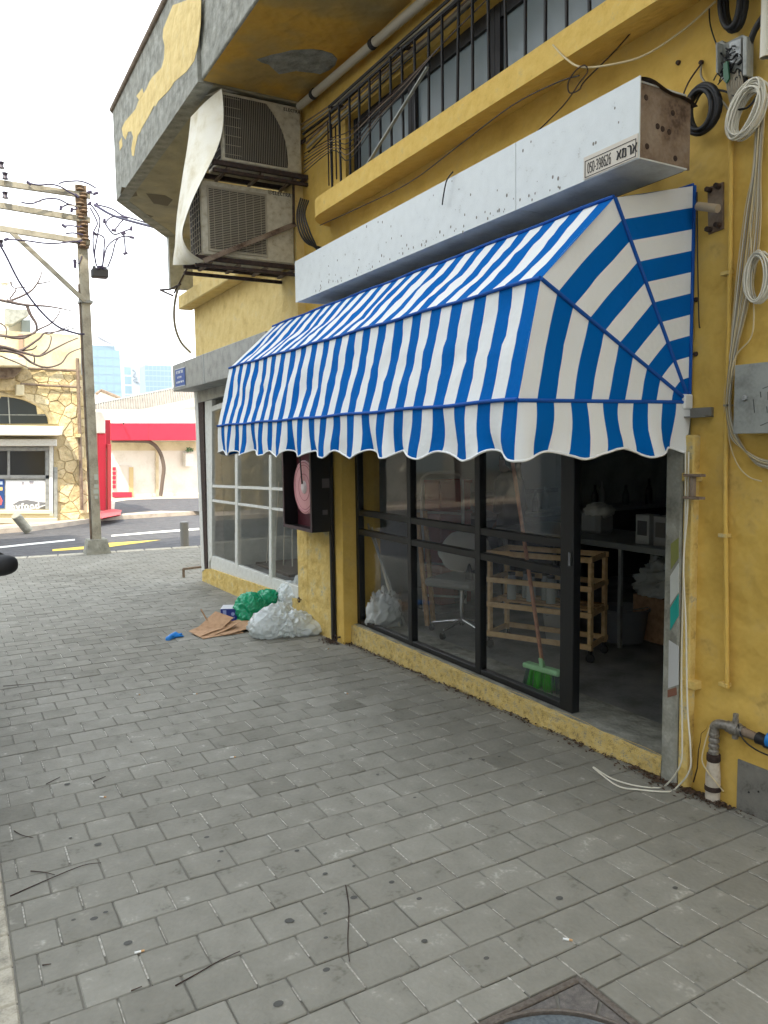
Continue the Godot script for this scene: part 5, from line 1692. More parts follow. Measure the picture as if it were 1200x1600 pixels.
	for k in 26:
		var c := wall(1132 + rng.randf() * 26, 72 + rng.randf() * 48, 0.05)
		var pts := [c]
		for m in 3:
			c += Vector3(rng.randf_range(-0.015, 0.01), rng.randf_range(-0.03, 0.015), rng.randf_range(-0.025, 0.025))
			pts.append(c)
		tube(st, smooth_path(pts, 3), 0.003, 0.003, 5)
	put("wires", st, M.black_rubber, j)
	st = begin()
	for k in 10:
		var x := 1134.0 + k * 2.6
		tube(st, smooth_path([wall(x, 110 + rng.randf() * 10, 0.05), wall(x + 2, 135, 0.06), wall(1142, 165, 0.035)], 4), 0.0035, 0.0035, 5)
	put("wires", st, M.grey_cable, j)
	st = begin()
	plate(st, [[1130, 100], [1136, 95], [1139, 122], [1134, 130], [1130, 120]], WX - 0.075, 0.01)
	put("terminal", st, mat("terminal_green", srgb(40, 92, 62), 0.5), j)
	st = begin()
	plate(st, [[1138, 66], [1158, 58], [1158, 92], [1150, 100], [1140, 98]], WX - 0.05, 0.012, 0.003)
	put("foil_cover", st, M.steel, j)
	# white pipe end at the frame edge
	var wp := thing("white_pipe", "open white plastic pipe end high on the wall above the white coil", "pipe", wall(1196, 88, 0.05))
	st = begin()
	var pa := wall(1196, 90, 0.05)
	lathe(st, [Vector2(0.017, 0), Vector2(0.022, 0), Vector2(0.022, 0), Vector2(0.022, 0.5)], Transform3D(Basis.IDENTITY, pa), 14)
	put("tube", st, M.white_cable, wp)
	# awning anchor plate
	var ap := thing("anchor_plate", "rusty bolted anchor plate with a pipe stub beside the awning", "bracket", wall(1115, 362))
	st = begin()
	plate(st, [[1105, 293], [1129, 284], [1129, 357], [1106, 366]], WX - 0.012, 0.012, 0.002)
	put("plate", st, M.rust, ap)
	for q in [[1110, 297], [1124, 291], [1110, 359], [1124, 352]]:
		st = begin()
		lathe(st, [Vector2(0, 0.03), Vector2(0.011, 0.03), Vector2(0.013, 0.024), Vector2(0.013, 0.0)], Transform3D(Basis(Vector3.BACK, PI / 2), wall(q[0], q[1], 0.012)), 6)
		put("bolt", st, M.rust_dark, ap)
	st = begin()
	tube(st, [wall(1090, 322, 0.06), wall(1122, 326, 0.06)], 0.019, 0.019, 10)
	put("pipe_stub", st, mat("stub", srgb(176, 160, 136), 0.7), ap)
	# meter box
	var mb := thing("meter_box", "grey steel meter box with a round lock on the yellow wall", "box", wall(1175, 675, 0.08))
	st = begin()
	var m0 := at_x(1147, 678, WX - 0.11)
	var m1 := at_x(1147, 571, WX - 0.11)
	span(st, Vector3(WX - 0.105, m0.y + 0.003, m0.z), Vector3(WX, m1.y - 0.003, m0.z + 0.42), 0.004)
	put("case", st, M.grey_paint, mb)
	st = begin()
	span(st, Vector3(WX - 0.112, m0.y, m0.z - 0.004), Vector3(WX - 0.1055, m1.y, m0.z + 0.424), 0.003)
	put("door", st, M.grey_paint, mb)
	st = begin()
	lathe(st, [Vector2(0, 0.014), Vector2(0.009, 0.014), Vector2(0.012, 0.01), Vector2(0.013, 0.0)], Transform3D(Basis(Vector3.BACK, PI / 2), at_x(1165, 622, WX - 0.112)), 14)
	put("lock", st, M.steel, mb)
	st = begin()
	var ink := mat("marker", srgb(70, 72, 72), 0.7)
	for s in [[1192, 607, 1200, 604], [1188, 612, 1189, 621], [1177, 624, 1179, 645], [1198, 635, 1199, 645], [1188, 665, 1200, 660], [1200, 612, 1200, 625]]:
		bar(st, at_x(s[0], s[1], WX - 0.1125), at_x(s[2], s[3], WX - 0.1125), 0.003, 0.002)
	put("marker_strokes", st, ink, mb)
	# stub bracket under the awning end
	var hb := thing("shutter_bracket", "flaking white steel bracket on the door jamb below the awning end", "bracket", wall(1088, 780, 0.04))
	st = begin()
	var h0 := wall(1078, 740, 0.04)
	var h1 := wall(1098, 780, 0.04)
	span(st, Vector3(WX - 0.09, h0.y - 0.012, h0.z), Vector3(WX - 0.046, h0.y, h1.z + 0.02), 0.002)
	span(st, Vector3(WX - 0.09, h1.y, h0.z), Vector3(WX - 0.046, h1.y + 0.012, h1.z + 0.02), 0.002)
	span(st, Vector3(WX - 0.08, h1.y + 0.012, h0.z + 0.03), Vector3(WX - 0.056, h0.y - 0.012, h0.z + 0.05), 0.002)
	put("bracket", st, M.rust, hb)
	# two pale pull cords hanging from the awning to the ground
	var cd := thing("pull_cord", "pale doubled cord hanging from the awning and looping over the paving", "cord", gd(1040, 1232))
	st = begin()
	var A := [at_x(1071, 706, 3.0), at_x(1071, 800, 3.0), at_x(1068, 900, 2.99), at_x(1065, 1050, 2.97), at_x(1066, 1150, 2.95)]
	A.append(at_x(1063, 1195, 2.96))
	for q in [[1048, 1224], [1025, 1231], [990, 1227], [955, 1216], [928, 1199]]:
		var ga := gd(q[0], q[1], 0.006)
		ga.x = min(ga.x, 2.985)
		A.append(ga)
	tube(st, smooth_path(A, 8), 0.0042, 0.0042, 6)
	var B := [at_x(1076, 706, 3.0), at_x(1074, 800, 3.0), at_x(1068, 880, 2.99), at_x(1072, 980, 2.97), at_x(1074, 1100, 2.96), at_x(1079, 1170, 2.95)]
	B.append(at_x(1077, 1205, 2.955))
	for q in [[1065, 1229], [1040, 1237], [1000, 1234], [965, 1228], [930, 1202], [928, 1199]]:
		var gb2 := gd(q[0], q[1], 0.007)
		gb2.x = min(gb2.x, 2.985)
		B.append(gb2)
	tube(st, smooth_path(B, 8), 0.0042, 0.0042, 6)
	put("cord", st, M.white_cable, cd)

	# water pipe standing at the foot of the wall
	var w := thing("water_pipe", "standing water pipe with a grey elbow and brass valve at the foot of the wall", "pipe", gd(1123, 1250))
	var base := gd(1123, 1247)
	var v := func(y: float) -> Vector3: return Vector3(base.x - 0.045, y, base.z)
	var h := func(py: float) -> float: return at_x(1121, py, base.x - 0.045).y
	var pvc := mat("pvc", Color.WHITE, 0.7, 0, blotch([[0.1, srgb(140, 122, 108)], [0.4, srgb(186, 176, 160)], [0.9, srgb(204, 196, 182)]], 256, 0.03, 170, 0.4), 4.0)
	var zinc := mat("zinc", Color.WHITE, 0.45, 0.4, blotch([[0.1, srgb(84, 76, 70)], [0.5, srgb(138, 134, 126)], [0.9, srgb(160, 156, 148)]], 256, 0.03, 171, 0.4), 6.0)
	st = begin()
	lathe(st, [Vector2(0.033, -0.03), Vector2(0.033, 0.05), Vector2(0.0335, 0.12), Vector2(0.03, 0.16), Vector2(0.027, 0.20), Vector2(0, 0.205)], Transform3D(Basis.IDENTITY, Vector3(base.x - 0.045, base.y, base.z)), 20)
	put("sleeve", st, pvc, w)
	st = begin()
	lathe(st, [Vector2(0.034, 0.05), Vector2(0.037, 0.052), Vector2(0.037, 0.072), Vector2(0.034, 0.075)], Transform3D(Basis.IDENTITY, Vector3(base.x - 0.045, base.y, base.z)), 20)
	put("rust_band", st, M.rust_dark, w)
	st = begin()
	lathe(st, [Vector2(0.027, 0.19), Vector2(0.031, 0.195), Vector2(0.031, 0.225), Vector2(0.0, 0.23)], Transform3D(Basis.IDENTITY, Vector3(base.x - 0.045, base.y, base.z)), 20)
	put("rust_band", st, M.rust_dark, w)
	st = begin()
	var yt := base.y + 0.225
	for k in 4:
		lathe(st, [Vector2(0.019, yt + k * 0.028 - base.y), Vector2(0.024, yt + k * 0.028 + 0.004 - base.y), Vector2(0.024, yt + k * 0.028 + 0.018 - base.y), Vector2(0.019, yt + k * 0.028 + 0.024 - base.y)], Transform3D(Basis.IDENTITY, Vector3(base.x - 0.045, base.y, base.z)), 18)
	lathe(st, [Vector2(0.019, 0.2), Vector2(0.019, 0.36)], Transform3D(Basis.IDENTITY, Vector3(base.x - 0.045, base.y, base.z)), 18)
	put("threaded_pipe", st, zinc, w)
	st = begin()
	var e0 := Vector3(base.x - 0.045, base.y + 0.33, base.z)
	var el := smooth_path([e0, e0 + Vector3(0, 0.03, 0.004), e0 + Vector3(0, 0.05, 0.03), e0 + Vector3(0, 0.052, 0.075)], 5)
	tube(st, el, 0.023, 0.021, 14)
	put("elbow", st, zinc, w)
	st = begin()
	var ey := e0 + Vector3(0, 0.052, 0)
	for q in [[0.07, 0.09, 0.027], [0.09, 0.13, 0.031], [0.13, 0.15, 0.025]]:
		tube(st, [ey + Vector3(0, 0, q[0]), ey + Vector3(0, 0, q[1])], q[2], q[2], 12)
	tube(st, [ey + Vector3(0, -0.045, 0.11), ey + Vector3(0, 0.045, 0.11)], 0.014, 0.014, 10)
	box(st, ey + Vector3(0, 0.055, 0.11), Vector3(0.02, 0.035, 0.02), Basis.IDENTITY, 0.003)
	put("valve", st, zinc, w)
	st = begin()
	tube(st, [ey + Vector3(0, 0, 0.15), ey + Vector3(0, -0.004, 0.22)], 0.021, 0.018, 12)
	put("coupling", st, M.rust, w)
	st = begin()
	tube(st, [ey + Vector3(0, -0.004, 0.22), ey + Vector3(0, -0.006, 0.26)], 0.027, 0.024, 12)
	tube(st, [ey + Vector3(0, -0.006, 0.26), ey + Vector3(0, -0.008, 0.5)], 0.030, 0.03, 12)
	put("black_hose", st, M.black_rubber, w)
	st = begin()
	tube(st, [ey + Vector3(0, 0.005, 0.275), ey + Vector3(0, 0.008, 0.4)], 0.036, 0.036, 12)
	put("blue_collar", st, mat("valve_blue", srgb(20, 120, 200), 0.4), w)
	st = begin()
	tube(st, smooth_path([ey + Vector3(-0.02, -0.03, -0.01), e0 + Vector3(-0.025, -0.06, -0.03), base + Vector3(-0.08, 0.19, -0.035), base + Vector3(-0.085, 0.15, 0.0), base + Vector3(-0.085, 0.12, 0.04), base + Vector3(-0.05, 0.07, 0.06)], 6), 0.0035, 0.0035, 6)
	put("wire", st, M.cream_cable, w)
	st = begin()
	tube(st, smooth_path([ey + Vector3(-0.01, 0.03, 0.13), ey + Vector3(-0.03, -0.02, 0.17), ey + Vector3(-0.03, -0.05, 0.25), ey + Vector3(-0.02, -0.055, 0.4)], 6), 0.0035, 0.0035, 6)
	put("wire", st, M.black_rubber, w)
	# grey cabinet at the right edge
	var gb := thing("utility_cabinet", "scuffed grey metal cabinet standing against the wall beside the water pipe", "cabinet", gd(1190, 1285))
	st = begin()
	var g0 := gd(1161, 1259)
	var gt := at_x(1158, 1180, g0.x - 0.0).y
	span(st, Vector3(g0.x - 0.05, g0.y - 0.05, g0.z), Vector3(WX - 0.004, gt, g0.z + 0.5), 0.006)
	put("case", st, M.grey_box, gb)
	st = begin()
	for q in [[1185, 1237], [1170, 1238]]:
		lathe(st, [Vector2(0, 0.003), Vector2(0.004, 0.002), Vector2(0.005, 0)], Transform3D(Basis(Vector3.BACK, PI / 2), at_x(q[0], q[1], g0.x - 0.05)), 8)
	put("screw", st, M.black_iron, gb)
	# soffit pipe and the cable runs along the top of the wall
	var sp := thing("soffit_pipe", "pale plastic pipe running under the balcony along the top of the wall", "pipe", Vector3(2.98, 4.75, -5))
	st = begin()
	tube(st, [at_x(468, 166, 2.98), at_x(664, 0, 2.98), at_x(760, -90, 2.98)], 0.035, 0.035, 12)
	put("pipe", st, mat("pipe_pale", srgb(186, 178, 160), 0.6), sp)
	st = begin()
	for q in [[490, 147], [583, 68]]:
		var c := at_x(q[0], q[1], 2.98)
		tube(st, [c - Vector3(0, 0, 0.02), c + Vector3(0, 0, 0.03)], 0.042, 0.042, 12)
	put("clip", st, M.black_iron, sp)
	for k in 7:
		var o := k * 6.5
		var wob := rng.randf_range(-3, 3)
		cable("dusty dark cable strung along the wall above the window strip", [[470 + k * 2, 195 + o * 1.1, 0.06], [520, 160 + o * 1.0 + wob, 0.07], [570, 115 + o + wob, 0.07], [620, 70 + o, 0.07], [680, 20 + o - wob, 0.07], [740, -35 + o, 0.07], [800, -90 + o, 0.07]], 0.006 + 0.003 * (k % 3), [M.rust, M.grey_cable, M.black_rubber, M.rust_dark][k % 4], 0.06, "dusty cables above the window strip")
	for k in 6:
		var dz := k * 0.5
		cable("frayed thin cable drooping across the bars of the window grille", [[475, 240 + k * 6, 0.12], [520, 215 + k * 4, 0.16], [545, 205 + k * 9, 0.17], [590, 165 + k * 5, 0.17], [630, 130 + k * 3, 0.16], [690, 70, 0.14], [760, 0, 0.13]], 0.004, [M.rust_dark, M.rust, M.black_rubber][k % 3], 0.1, "frayed cables over the grille")
	for k in 5:
		cable("black cable hanging in a loop beside the lower air conditioner", [[470 + k * 3, 310 + k, 0.2], [464 + k * 3, 335, 0.3], [468 + k * 4, 362, 0.3], [480 + k * 3, 380, 0.25], [498, 386 + k * 2, 0.15], [508, 388, 0.1]], 0.008, M.black_rubber, 0.2, "black cables beside the lower air conditioner")
	cable("grey hose hanging from the ledge at the building's corner", [[292, 420, 0.4], [277, 455, 0.4], [272, 485, 0.38], [274, 512, 0.34], [283, 535, 0.25], [298, 551, 0.11]], 0.016, M.grey_cable, 0.3, "", "hose", "hose")
	for k in 4:
		cable("rusty vertical rod beside the window grille's end", [[512 + k * 6, 190 + k * 4, 0.1], [514 + k * 6, 290 - k * 5, 0.1]], 0.006, M.rust_dark, 0.1, "rusty rods at the grille's end", "iron_rod", "rod")
	# box with a turntable disc on the pier
	var tb := thing("display_box", "black open fronted box holding a round pink disc, fixed to the yellow pier", "display box", Vector3(2.86, 0.93, -6.48))
	var bx0 := 2.755
	var bx1 := 2.953
	var bz0 := -6.81
	var bz1 := -6.15
	var by0 := 0.925
	var by1 := 1.72
	wpart("side", Vector3(bx0, by0, bz1 - 0.018), Vector3(bx1, by1, bz1), M.black_paint, tb, 0.003)
	wpart("side", Vector3(bx0, by0, bz0), Vector3(bx1, by1, bz0 + 0.018), M.black_paint, tb, 0.003)
	wpart("bottom", Vector3(bx0, by0, bz0 + 0.018), Vector3(bx1, by0 + 0.018, bz1 - 0.018), M.black_paint, tb)
	wpart("top", Vector3(bx0, by1 - 0.018, bz0 + 0.018), Vector3(bx1, by1, bz1 - 0.018), M.black_paint, tb)
	wpart("back", Vector3(bx1 - 0.06, by0 + 0.018, bz0 + 0.018), Vector3(bx1, by1 - 0.018, bz1 - 0.018), mat("maroon", srgb(84, 28, 38), 0.6), tb)
	st = begin()
	for f in [[by0 + 0.0, by0 + 0.03, bz0, bz1], [by1 - 0.03, by1, bz0, bz1]]:
		span(st, Vector3(bx0 - 0.006, f[0], f[2]), Vector3(bx0, f[1], f[3]))
	for f in [[bz0, bz0 + 0.03], [bz1 - 0.03, bz1]]:
		span(st, Vector3(bx0 - 0.0055, by0 + 0.03, f[0]), Vector3(bx0, by1 - 0.03, f[1]))
	put("front_frame", st, mat("frame_plum", srgb(62, 44, 50), 0.5), tb)
	var dc := Vector3(bx0 + 0.05, 1.315, -6.40)
	var tx := Basis(Vector3.BACK, PI / 2)
	st = begin()
	lathe(st, [Vector2(0.0, 0.012), Vector2(0.235, 0.012), Vector2(0.235, 0.012), Vector2(0.245, 0.006), Vector2(0.245, -0.02)], Transform3D(tx, dc), 40)
	put("disc", st, mat("disc_pink", srgb(206, 148, 150), 0.5), tb)
	st = begin()
	for r in [0.225, 0.2, 0.12]:
		lathe(st, [Vector2(r - 0.004, 0.0125), Vector2(r, 0.015), Vector2(r + 0.004, 0.0125)], Transform3D(tx, dc), 40)
	put("groove", st, mat("disc_deep", srgb(168, 96, 104), 0.6), tb)
	st = begin()
	lathe(st, [Vector2(0.0, 0.03), Vector2(0.03, 0.03), Vector2(0.03, 0.03), Vector2(0.055, 0.018), Vector2(0.06, 0.012)], Transform3D(tx, dc), 24)
	put("hub", st, mat("hub_white", srgb(222, 208, 206), 0.5), tb)
	st = begin()
	bar(st, dc + Vector3(-0.03, 0.03, 0.0), dc + Vector3(-0.035, 0.36, -0.04), 0.014, 0.01)
	put("arm", st, M.black_iron, tb)
	st = begin()
	for q in [[503, 748, 516, 762], [504, 797, 512, 804]]:
		var u := at_z(q[0], q[1], bz1 + 0.001)
		var v2 := at_z(q[2], q[3], bz1 + 0.001)
		span(st, Vector3(u.x, v2.y, bz1), Vector3(v2.x, u.y, bz1 + 0.002))
	put("scuffed_label", st, mat("scuff", srgb(96, 92, 96), 0.7), tb)

# ---------------------------------------------------------------- inside the shop
const FLY := 0.10
func fl(px: float, py: float) -> Vector3:
	return at_y(px, py, FLY)
func build_interior() -> void:
	var st: SurfaceTool
	# broom with green bristles leaning on the inside of the glass
	var hd := at_x(848, 1048, 3.27)
	hd.y = FLY + 0.155
	var top := at_x(800, 715, 3.175)
	var br := thing("broom", "wooden handled broom with bright green bristles leaning inside the shop window", "broom", Vector3(hd.x, FLY, hd.z))
	st = begin()
	tube(st, [hd + Vector3(0, 0.0, 0), top], 0.0135, 0.0125, 10)
	put("handle", st, M.wood_pole, br)
	st = begin()
	var bb := Basis(Vector3.UP, 0.15)
	box(st, hd + Vector3(0, -0.02, 0), Vector3(0.07, 0.035, 0.30), bb, 0.012)
	tube(st, [hd + Vector3(0, -0.01, 0), hd + Vector3(-0.006, 0.05, -0.012)], 0.02, 0.017, 10)
	put("head", st, mat("broom_head", srgb(150, 206, 150), 0.5), br)
	var green := begin()
	var grey := begin()
	rng.seed = 5
	for k in 260:
		var l := Vector3(rng.randf_range(-0.028, 0.028), -0.035, rng.randf_range(-0.138, 0.138))
		var p0 := hd + bb * l
		var p1 := hd + bb * Vector3(l.x * 1.9, -0.15, l.z * 1.16)
		tube(grey if (abs(l.z) > 0.085) else green, [p0, p1], 0.0022, 0.0016, 3, false)
	put("bristles", green, mat("bristle_green", srgb(70, 214, 40), 0.5), br)
	put("bristles", grey, mat("bristle_dark", srgb(70, 100, 90), 0.5), br)
	# two poles with a plastic bag in the left corner
	for k in 2:
		var a := fl(586 + k * 6, 985)
		a.x = 3.36 + k * 0.05
		a = Vector3(a.x, FLY, at_y(586 + k * 6, 985, FLY).z)
		var b := at_x(561 + k * 12, 755 + k * 60, 3.22)
		var o := thing("pole", ["long white pole leaning in the shop window's corner", "shorter grey pole leaning beside the bag in the window's corner"][k], "pole", a)
		st = begin()
		tube(st, [a, b], 0.013, 0.012, 8)
		put("shaft", st, [M.white_cable, M.grey_paint][k], o)
	var bag := fl(600, 978)
	bag_shape("plastic_bag", "white plastic bag standing inside the window below the leaning poles", Vector3(bag.x, FLY, bag.z), Vector3(0.13, 0.17, 0.10), 31, mat("bag_inside", srgb(206, 210, 208), 0.4))
	# pale boards leaning behind the middle pane
	for k in 2:
		var a := fl(668 + k * 9, 978 - k * 6)
		var b := at_z(652 + k * 12, 800, a.z - 0.12)
		b = a + (b - a).normalized() * 1.0
		var o := thing("plank", ["pale narrow board leaning inside, left of a pair", "pale narrow board leaning inside, right of a pair"][k], "board", a)
		st = begin()
		bar(st, a, b, 0.055, 0.022, 0.003)
		put("board", st, M.wood, o)
	# hand truck with a rounded top
	var hz := fl(700, 965).z
	var hx := fl(700, 965).x + 0.4
	var ht := thing("hand_truck", "pale tubular hand truck with a rounded top standing inside the shop", "hand truck", Vector3(hx, FLY, hz))
	st = begin()
	var arch := []
	for p in [[663, 960], [660, 850], [659, 760], [663, 745], [675, 739], [700, 739], [716, 742], [722, 755], [724, 850], [727, 955]]:
		arch.append(at_z(p[0], p[1], hz - 0.35))
	tube(st, smooth_path(arch, 5), 0.016, 0.016, 10)
	put("frame", st, M.white_paint, ht)
	st = begin()
	for y in [800, 880, 930]:
		tube(st, [at_z(661, y, hz - 0.35), at_z(724, y + 3, hz - 0.35)], 0.011, 0.011, 8)
	put("cross_tube", st, M.white_paint, ht)
	st = begin()
	var toe := at_z(695, 962, hz - 0.35)
	box(st, Vector3(toe.x, FLY + 0.02, toe.z + 0.12), Vector3(0.45, 0.012, 0.26))
	put("toe_plate", st, M.steel, ht)
	for k in [-1.0, 1.0]:
		st = begin()
		lathe(st, [Vector2(0.04, -0.025), Vector2(0.1, -0.02), Vector2(0.11, 0.0), Vector2(0.1, 0.02), Vector2(0.04, 0.025)], Transform3D(Basis(Vector3.BACK, PI / 2), Vector3(toe.x + k * 0.22, FLY + 0.11, toe.z - 0.08)), 18)
		put("wheel", st, M.black_rubber, ht)
	# stacked crates
	var cz := hz - 0.62
	var c0 := at_z(700, 900, cz)
	for k in 4:
		var o := thing("crate", ["dull red crate at the bottom of the stack behind the hand truck", "brown red crate second from the bottom of the stack behind the hand truck", "brown red crate third from the bottom of the stack behind the hand truck", "deep red crate topping the stack behind the hand truck"][k], "crate", Vector3(c0.x, FLY + k * 0.31, cz), "crates stacked behind the hand truck")
		var m := mat("crate%d" % k, [srgb(150, 80, 66), srgb(156, 88, 72), srgb(150, 84, 72), srgb(150, 34, 34)][k], 0.6)
		var y := FLY + k * 0.31
		st = begin()
		var w := 0.36
		var d := 0.28
		span(st, Vector3(c0.x - w / 2, y, cz - d / 2), Vector3(c0.x + w / 2, y + 0.015, cz + d / 2))
		for s in [-1.0, 1.0]:
			span(st, Vector3(c0.x - w / 2, y + 0.015, cz + s * d / 2 - 0.008), Vector3(c0.x + w / 2, y + 0.27, cz + s * d / 2 + 0.008), 0.003)
			span(st, Vector3(c0.x + s * w / 2 - 0.008, y + 0.015, cz - d / 2 + 0.008), Vector3(c0.x + s * w / 2 + 0.008, y + 0.27, cz + d / 2 - 0.008), 0.003)
		put("tub", st, m, o)
		st = begin()
		for s in [-1.0, 1.0]:
			span(st, Vector3(c0.x - w / 2 - 0.015, y + 0.27, cz + s * d / 2 - 0.02), Vector3(c0.x + w / 2 + 0.015, y + 0.30, cz + s * d / 2 + 0.02), 0.004)
			span(st, Vector3(c0.x + s * w / 2 - 0.02, y + 0.27, cz - d / 2 + 0.02), Vector3(c0.x + s * w / 2 + 0.02, y + 0.30, cz + d / 2 - 0.02), 0.004)
		put("rim", st, m, o)
	# office chair covered in white
	var oc := fl(722, 990)
	var ch := thing("office_chair", "white backed swivel chair on a chrome star base inside the shop", "chair", oc)
	st = begin()
	for k in 5:
		var a := TAU * k / 5 + 0.3
		tube(st, [oc + Vector3(0, 0.12, 0), oc + Vector3(cos(a) * 0.26, 0.075, sin(a) * 0.26)], 0.017, 0.012, 8)
	tube(st, [oc + Vector3(0, 0.1, 0), oc + Vector3(0, 0.42, 0)], 0.02, 0.02, 10)
	put("star_base", st, M.chrome, ch)
	for k in 5:
		var a := TAU * k / 5 + 0.3
		st = begin()
		lathe(st, [Vector2(0, -0.015), Vector2(0.028, -0.013), Vector2(0.031, 0), Vector2(0.028, 0.013), Vector2(0, 0.015)], Transform3D(Basis(Vector3.BACK, PI / 2) * Basis(Vector3.UP, a), oc + Vector3(cos(a) * 0.27, 0.032, sin(a) * 0.27)), 12)
		put("caster", st, M.black_rubber, ch)
	st = begin()
	box(st, oc + Vector3(0, 0.45, 0), Vector3(0.46, 0.07, 0.46), Basis(Vector3.UP, 0.4), 0.03)
	put("seat", st, mat("seat_grey", srgb(120, 122, 120), 0.8), ch)
	var bk := mat("chair_white", srgb(206, 206, 198), 0.6)
	st = begin()
	blob(st, oc + Vector3(-0.05, 0.72, 0.12), Vector3(0.25, 0.17, 0.07), 3, 0.12)
	put("backrest", st, bk, ch)
	st = begin()
	bar(st, oc + Vector3(-0.02, 0.42, 0.17), oc + Vector3(-0.05, 0.62, 0.13), 0.09, 0.03, 0.008)
	put("back_post", st, M.black_rubber, ch)
	# wooden rack on castors
	var L := fl(766, 1012)
	var R := fl(922, 1036)
	var ax := (R - L)
	ax.y = 0
	var len := ax.length()
	ax = ax.normalized()
	var dp := Vector3(ax.z, 0, -ax.x)
	if dp.dot(Vector3(1, 0, -0.6)) < 0:
		dp = -dp
	var tr := thing("trolley_rack", "open wooden rack of slatted shelves standing on small castors", "trolley", (L + R) / 2 + dp * 0.2)
	var depth := 0.30
	var yb := FLY + 0.09
	var yt: float = at_z(925, 864, R.z).y - 0.07
	for i in [0.0, 1.0]:
		for j in [0.0, 1.0]:
			var c: Vector3 = L + ax * len * i + dp * depth * j
			st = begin()
			bar(st, Vector3(c.x, yb, c.z), Vector3(c.x, yt, c.z), 0.035, 0.03, 0.003)
			put("post", st, M.wood_pale, tr)
			st = begin()
			lathe(st, [Vector2(0, -0.012), Vector2(0.03, -0.012), Vector2(0.034, 0), Vector2(0.03, 0.012), Vector2(0, 0.012)], Transform3D(Basis(dp.cross(Vector3.UP).normalized(), dp, Vector3.UP).orthonormalized(), Vector3(c.x, FLY + 0.034, c.z)), 14)
			box(st, Vector3(c.x, FLY + 0.072, c.z), Vector3(0.025, 0.036, 0.02))
			put("castor", st, M.black_rubber, tr)
	var hh := yt - yb
	for f in [0.0, 0.36, 0.66, 0.985]:
		for j in [0.0, 1.0]:
			var a: Vector3 = L + dp * (depth * j + (-0.025 if j == 0.0 else 0.025))
			a.y = yb + 0.03 + hh * f
			st = begin()
			bar(st, a - ax * 0.02, a + ax * (len + 0.02), 0.018, 0.04, 0.003)
			put("rail", st, M.wood_pale, tr)
		for i in [0.0, 1.0]:
			var a: Vector3 = L + ax * (len * i)
			a.y = yb + 0.03 + hh * f
			st = begin()
			bar(st, a, a + dp * depth, 0.018, 0.04, 0.003)
			put("end_rail", st, M.wood_pale, tr)
	for f in [0.36]:
		for s in 3:
			var a: Vector3 = L + dp * (0.05 + depth * 0.8 * s / 2.2)
			a.y = yb + 0.06 + hh * f
			st = begin()
			bar(st, a, a + ax * len, 0.07, 0.012)
			put("shelf_slat", st, M.wood, tr)
	# things on the rack
	var jr := mat("jar_glass", srgb(150, 158, 156), 0.2)
	for k in 7:
		var f := 0.18 + 0.1 * k
		var c: Vector3 = L + ax * (len * f) + dp * (0.08 + 0.1 * (k % 2))
		c.y = yb + 0.067 + hh * 0.36
		var o := thing("jar", "slim grey jar on the upper shelf of the wooden rack", "jar", c, "jars on the wooden rack")
		st = begin()
		lathe(st, [Vector2(0, 0), Vector2(0.035, 0), Vector2(0.036, 0.01), Vector2(0.036, 0.15), Vector2(0.028, 0.17), Vector2(0.028, 0.19), Vector2(0, 0.19)], Transform3D(Basis.IDENTITY, c), 14)
		put("body", st, jr, o)
		st = begin()
		lathe(st, [Vector2(0.03, 0.19), Vector2(0.031, 0.21), Vector2(0, 0.211)], Transform3D(Basis.IDENTITY, c), 14)
		put("lid", st, M.black_rubber, o)
	bucket("white_bucket", "pale plastic bucket standing on the floor behind the rack", L + ax * len * 0.45 + dp * 0.55, 0.15, 0.24, mat("bucket_pale", srgb(170, 172, 168), 0.5))
	var bk2 := fl(975, 1000)
	bucket("grey_bucket", "grey plastic tub standing on the floor under the counter", Vector3(bk2.x, FLY, bk2.z), 0.19, 0.27, mat("bucket_grey", srgb(120, 122, 126), 0.5))
	# counter along the right and back
	var ct := thing("counter", "long grey topped counter on thin legs at the back of the shop", "counter", Vector3(6.3, FLY, -3.6))
	var cl := fl(968, 1012)
	var cy := at_z(968, 848, cl.z).y
	st = begin()
	span(st, Vector3(cl.x - 0.04, cy - 0.05, cl.z - 1.5), Vector3(cl.x + 0.66, cy, -2.02), 0.006)
	put("top", st, mat("counter_top", srgb(122, 126, 124), 0.4), ct)
	for q in [[cl.x, cl.z], [cl.x, cl.z - 1.4], [cl.x + 0.6, cl.z - 1.4], [cl.x + 0.6, cl.z]]:
		st = begin()
		bar(st, Vector3(q[0], FLY, q[1]), Vector3(q[0], cy - 0.05, q[1]), 0.03, 0.03, 0.003)
		put("leg", st, M.steel, ct)
	var cs := cl + Vector3(0.15, 0, 0)
	for k in 3:
		var c := Vector3(cl.x + 0.12, cy, cl.z + 0.15 + k * 0.17)
		var o := thing("carton", ["printed carton with a dark picture, first in the row on the counter", "printed carton with a pale picture, second in the row on the counter", "low black carton at the end of the row on the counter"][k], "carton", c, "cartons on the counter")
		st = begin()
		var hgt: float = [0.22, 0.22, 0.15][k]
		box(st, c + Vector3(0, hgt / 2, 0), Vector3(0.12, hgt, 0.13), Basis.IDENTITY, 0.003)
		put("box", st, mat("carton%d" % k, [srgb(176, 178, 174), srgb(150, 150, 148), srgb(60, 60, 62)][k], 0.6), o)
		st = begin()
		box(st, c + Vector3(-0.061, hgt * 0.55, 0), Vector3(0.003, hgt * 0.5, 0.09))
		put("print", st, mat("carton_print%d" % k, [srgb(70, 70, 72), srgb(96, 92, 88), srgb(120, 118, 116)][k], 0.6), o)
	var mc := Vector3(cl.x + 0.3, cy, cl.z - 0.55)
	var mo := thing("machine", "pale covered kitchen machine standing on the counter", "appliance", mc)
	st = begin()
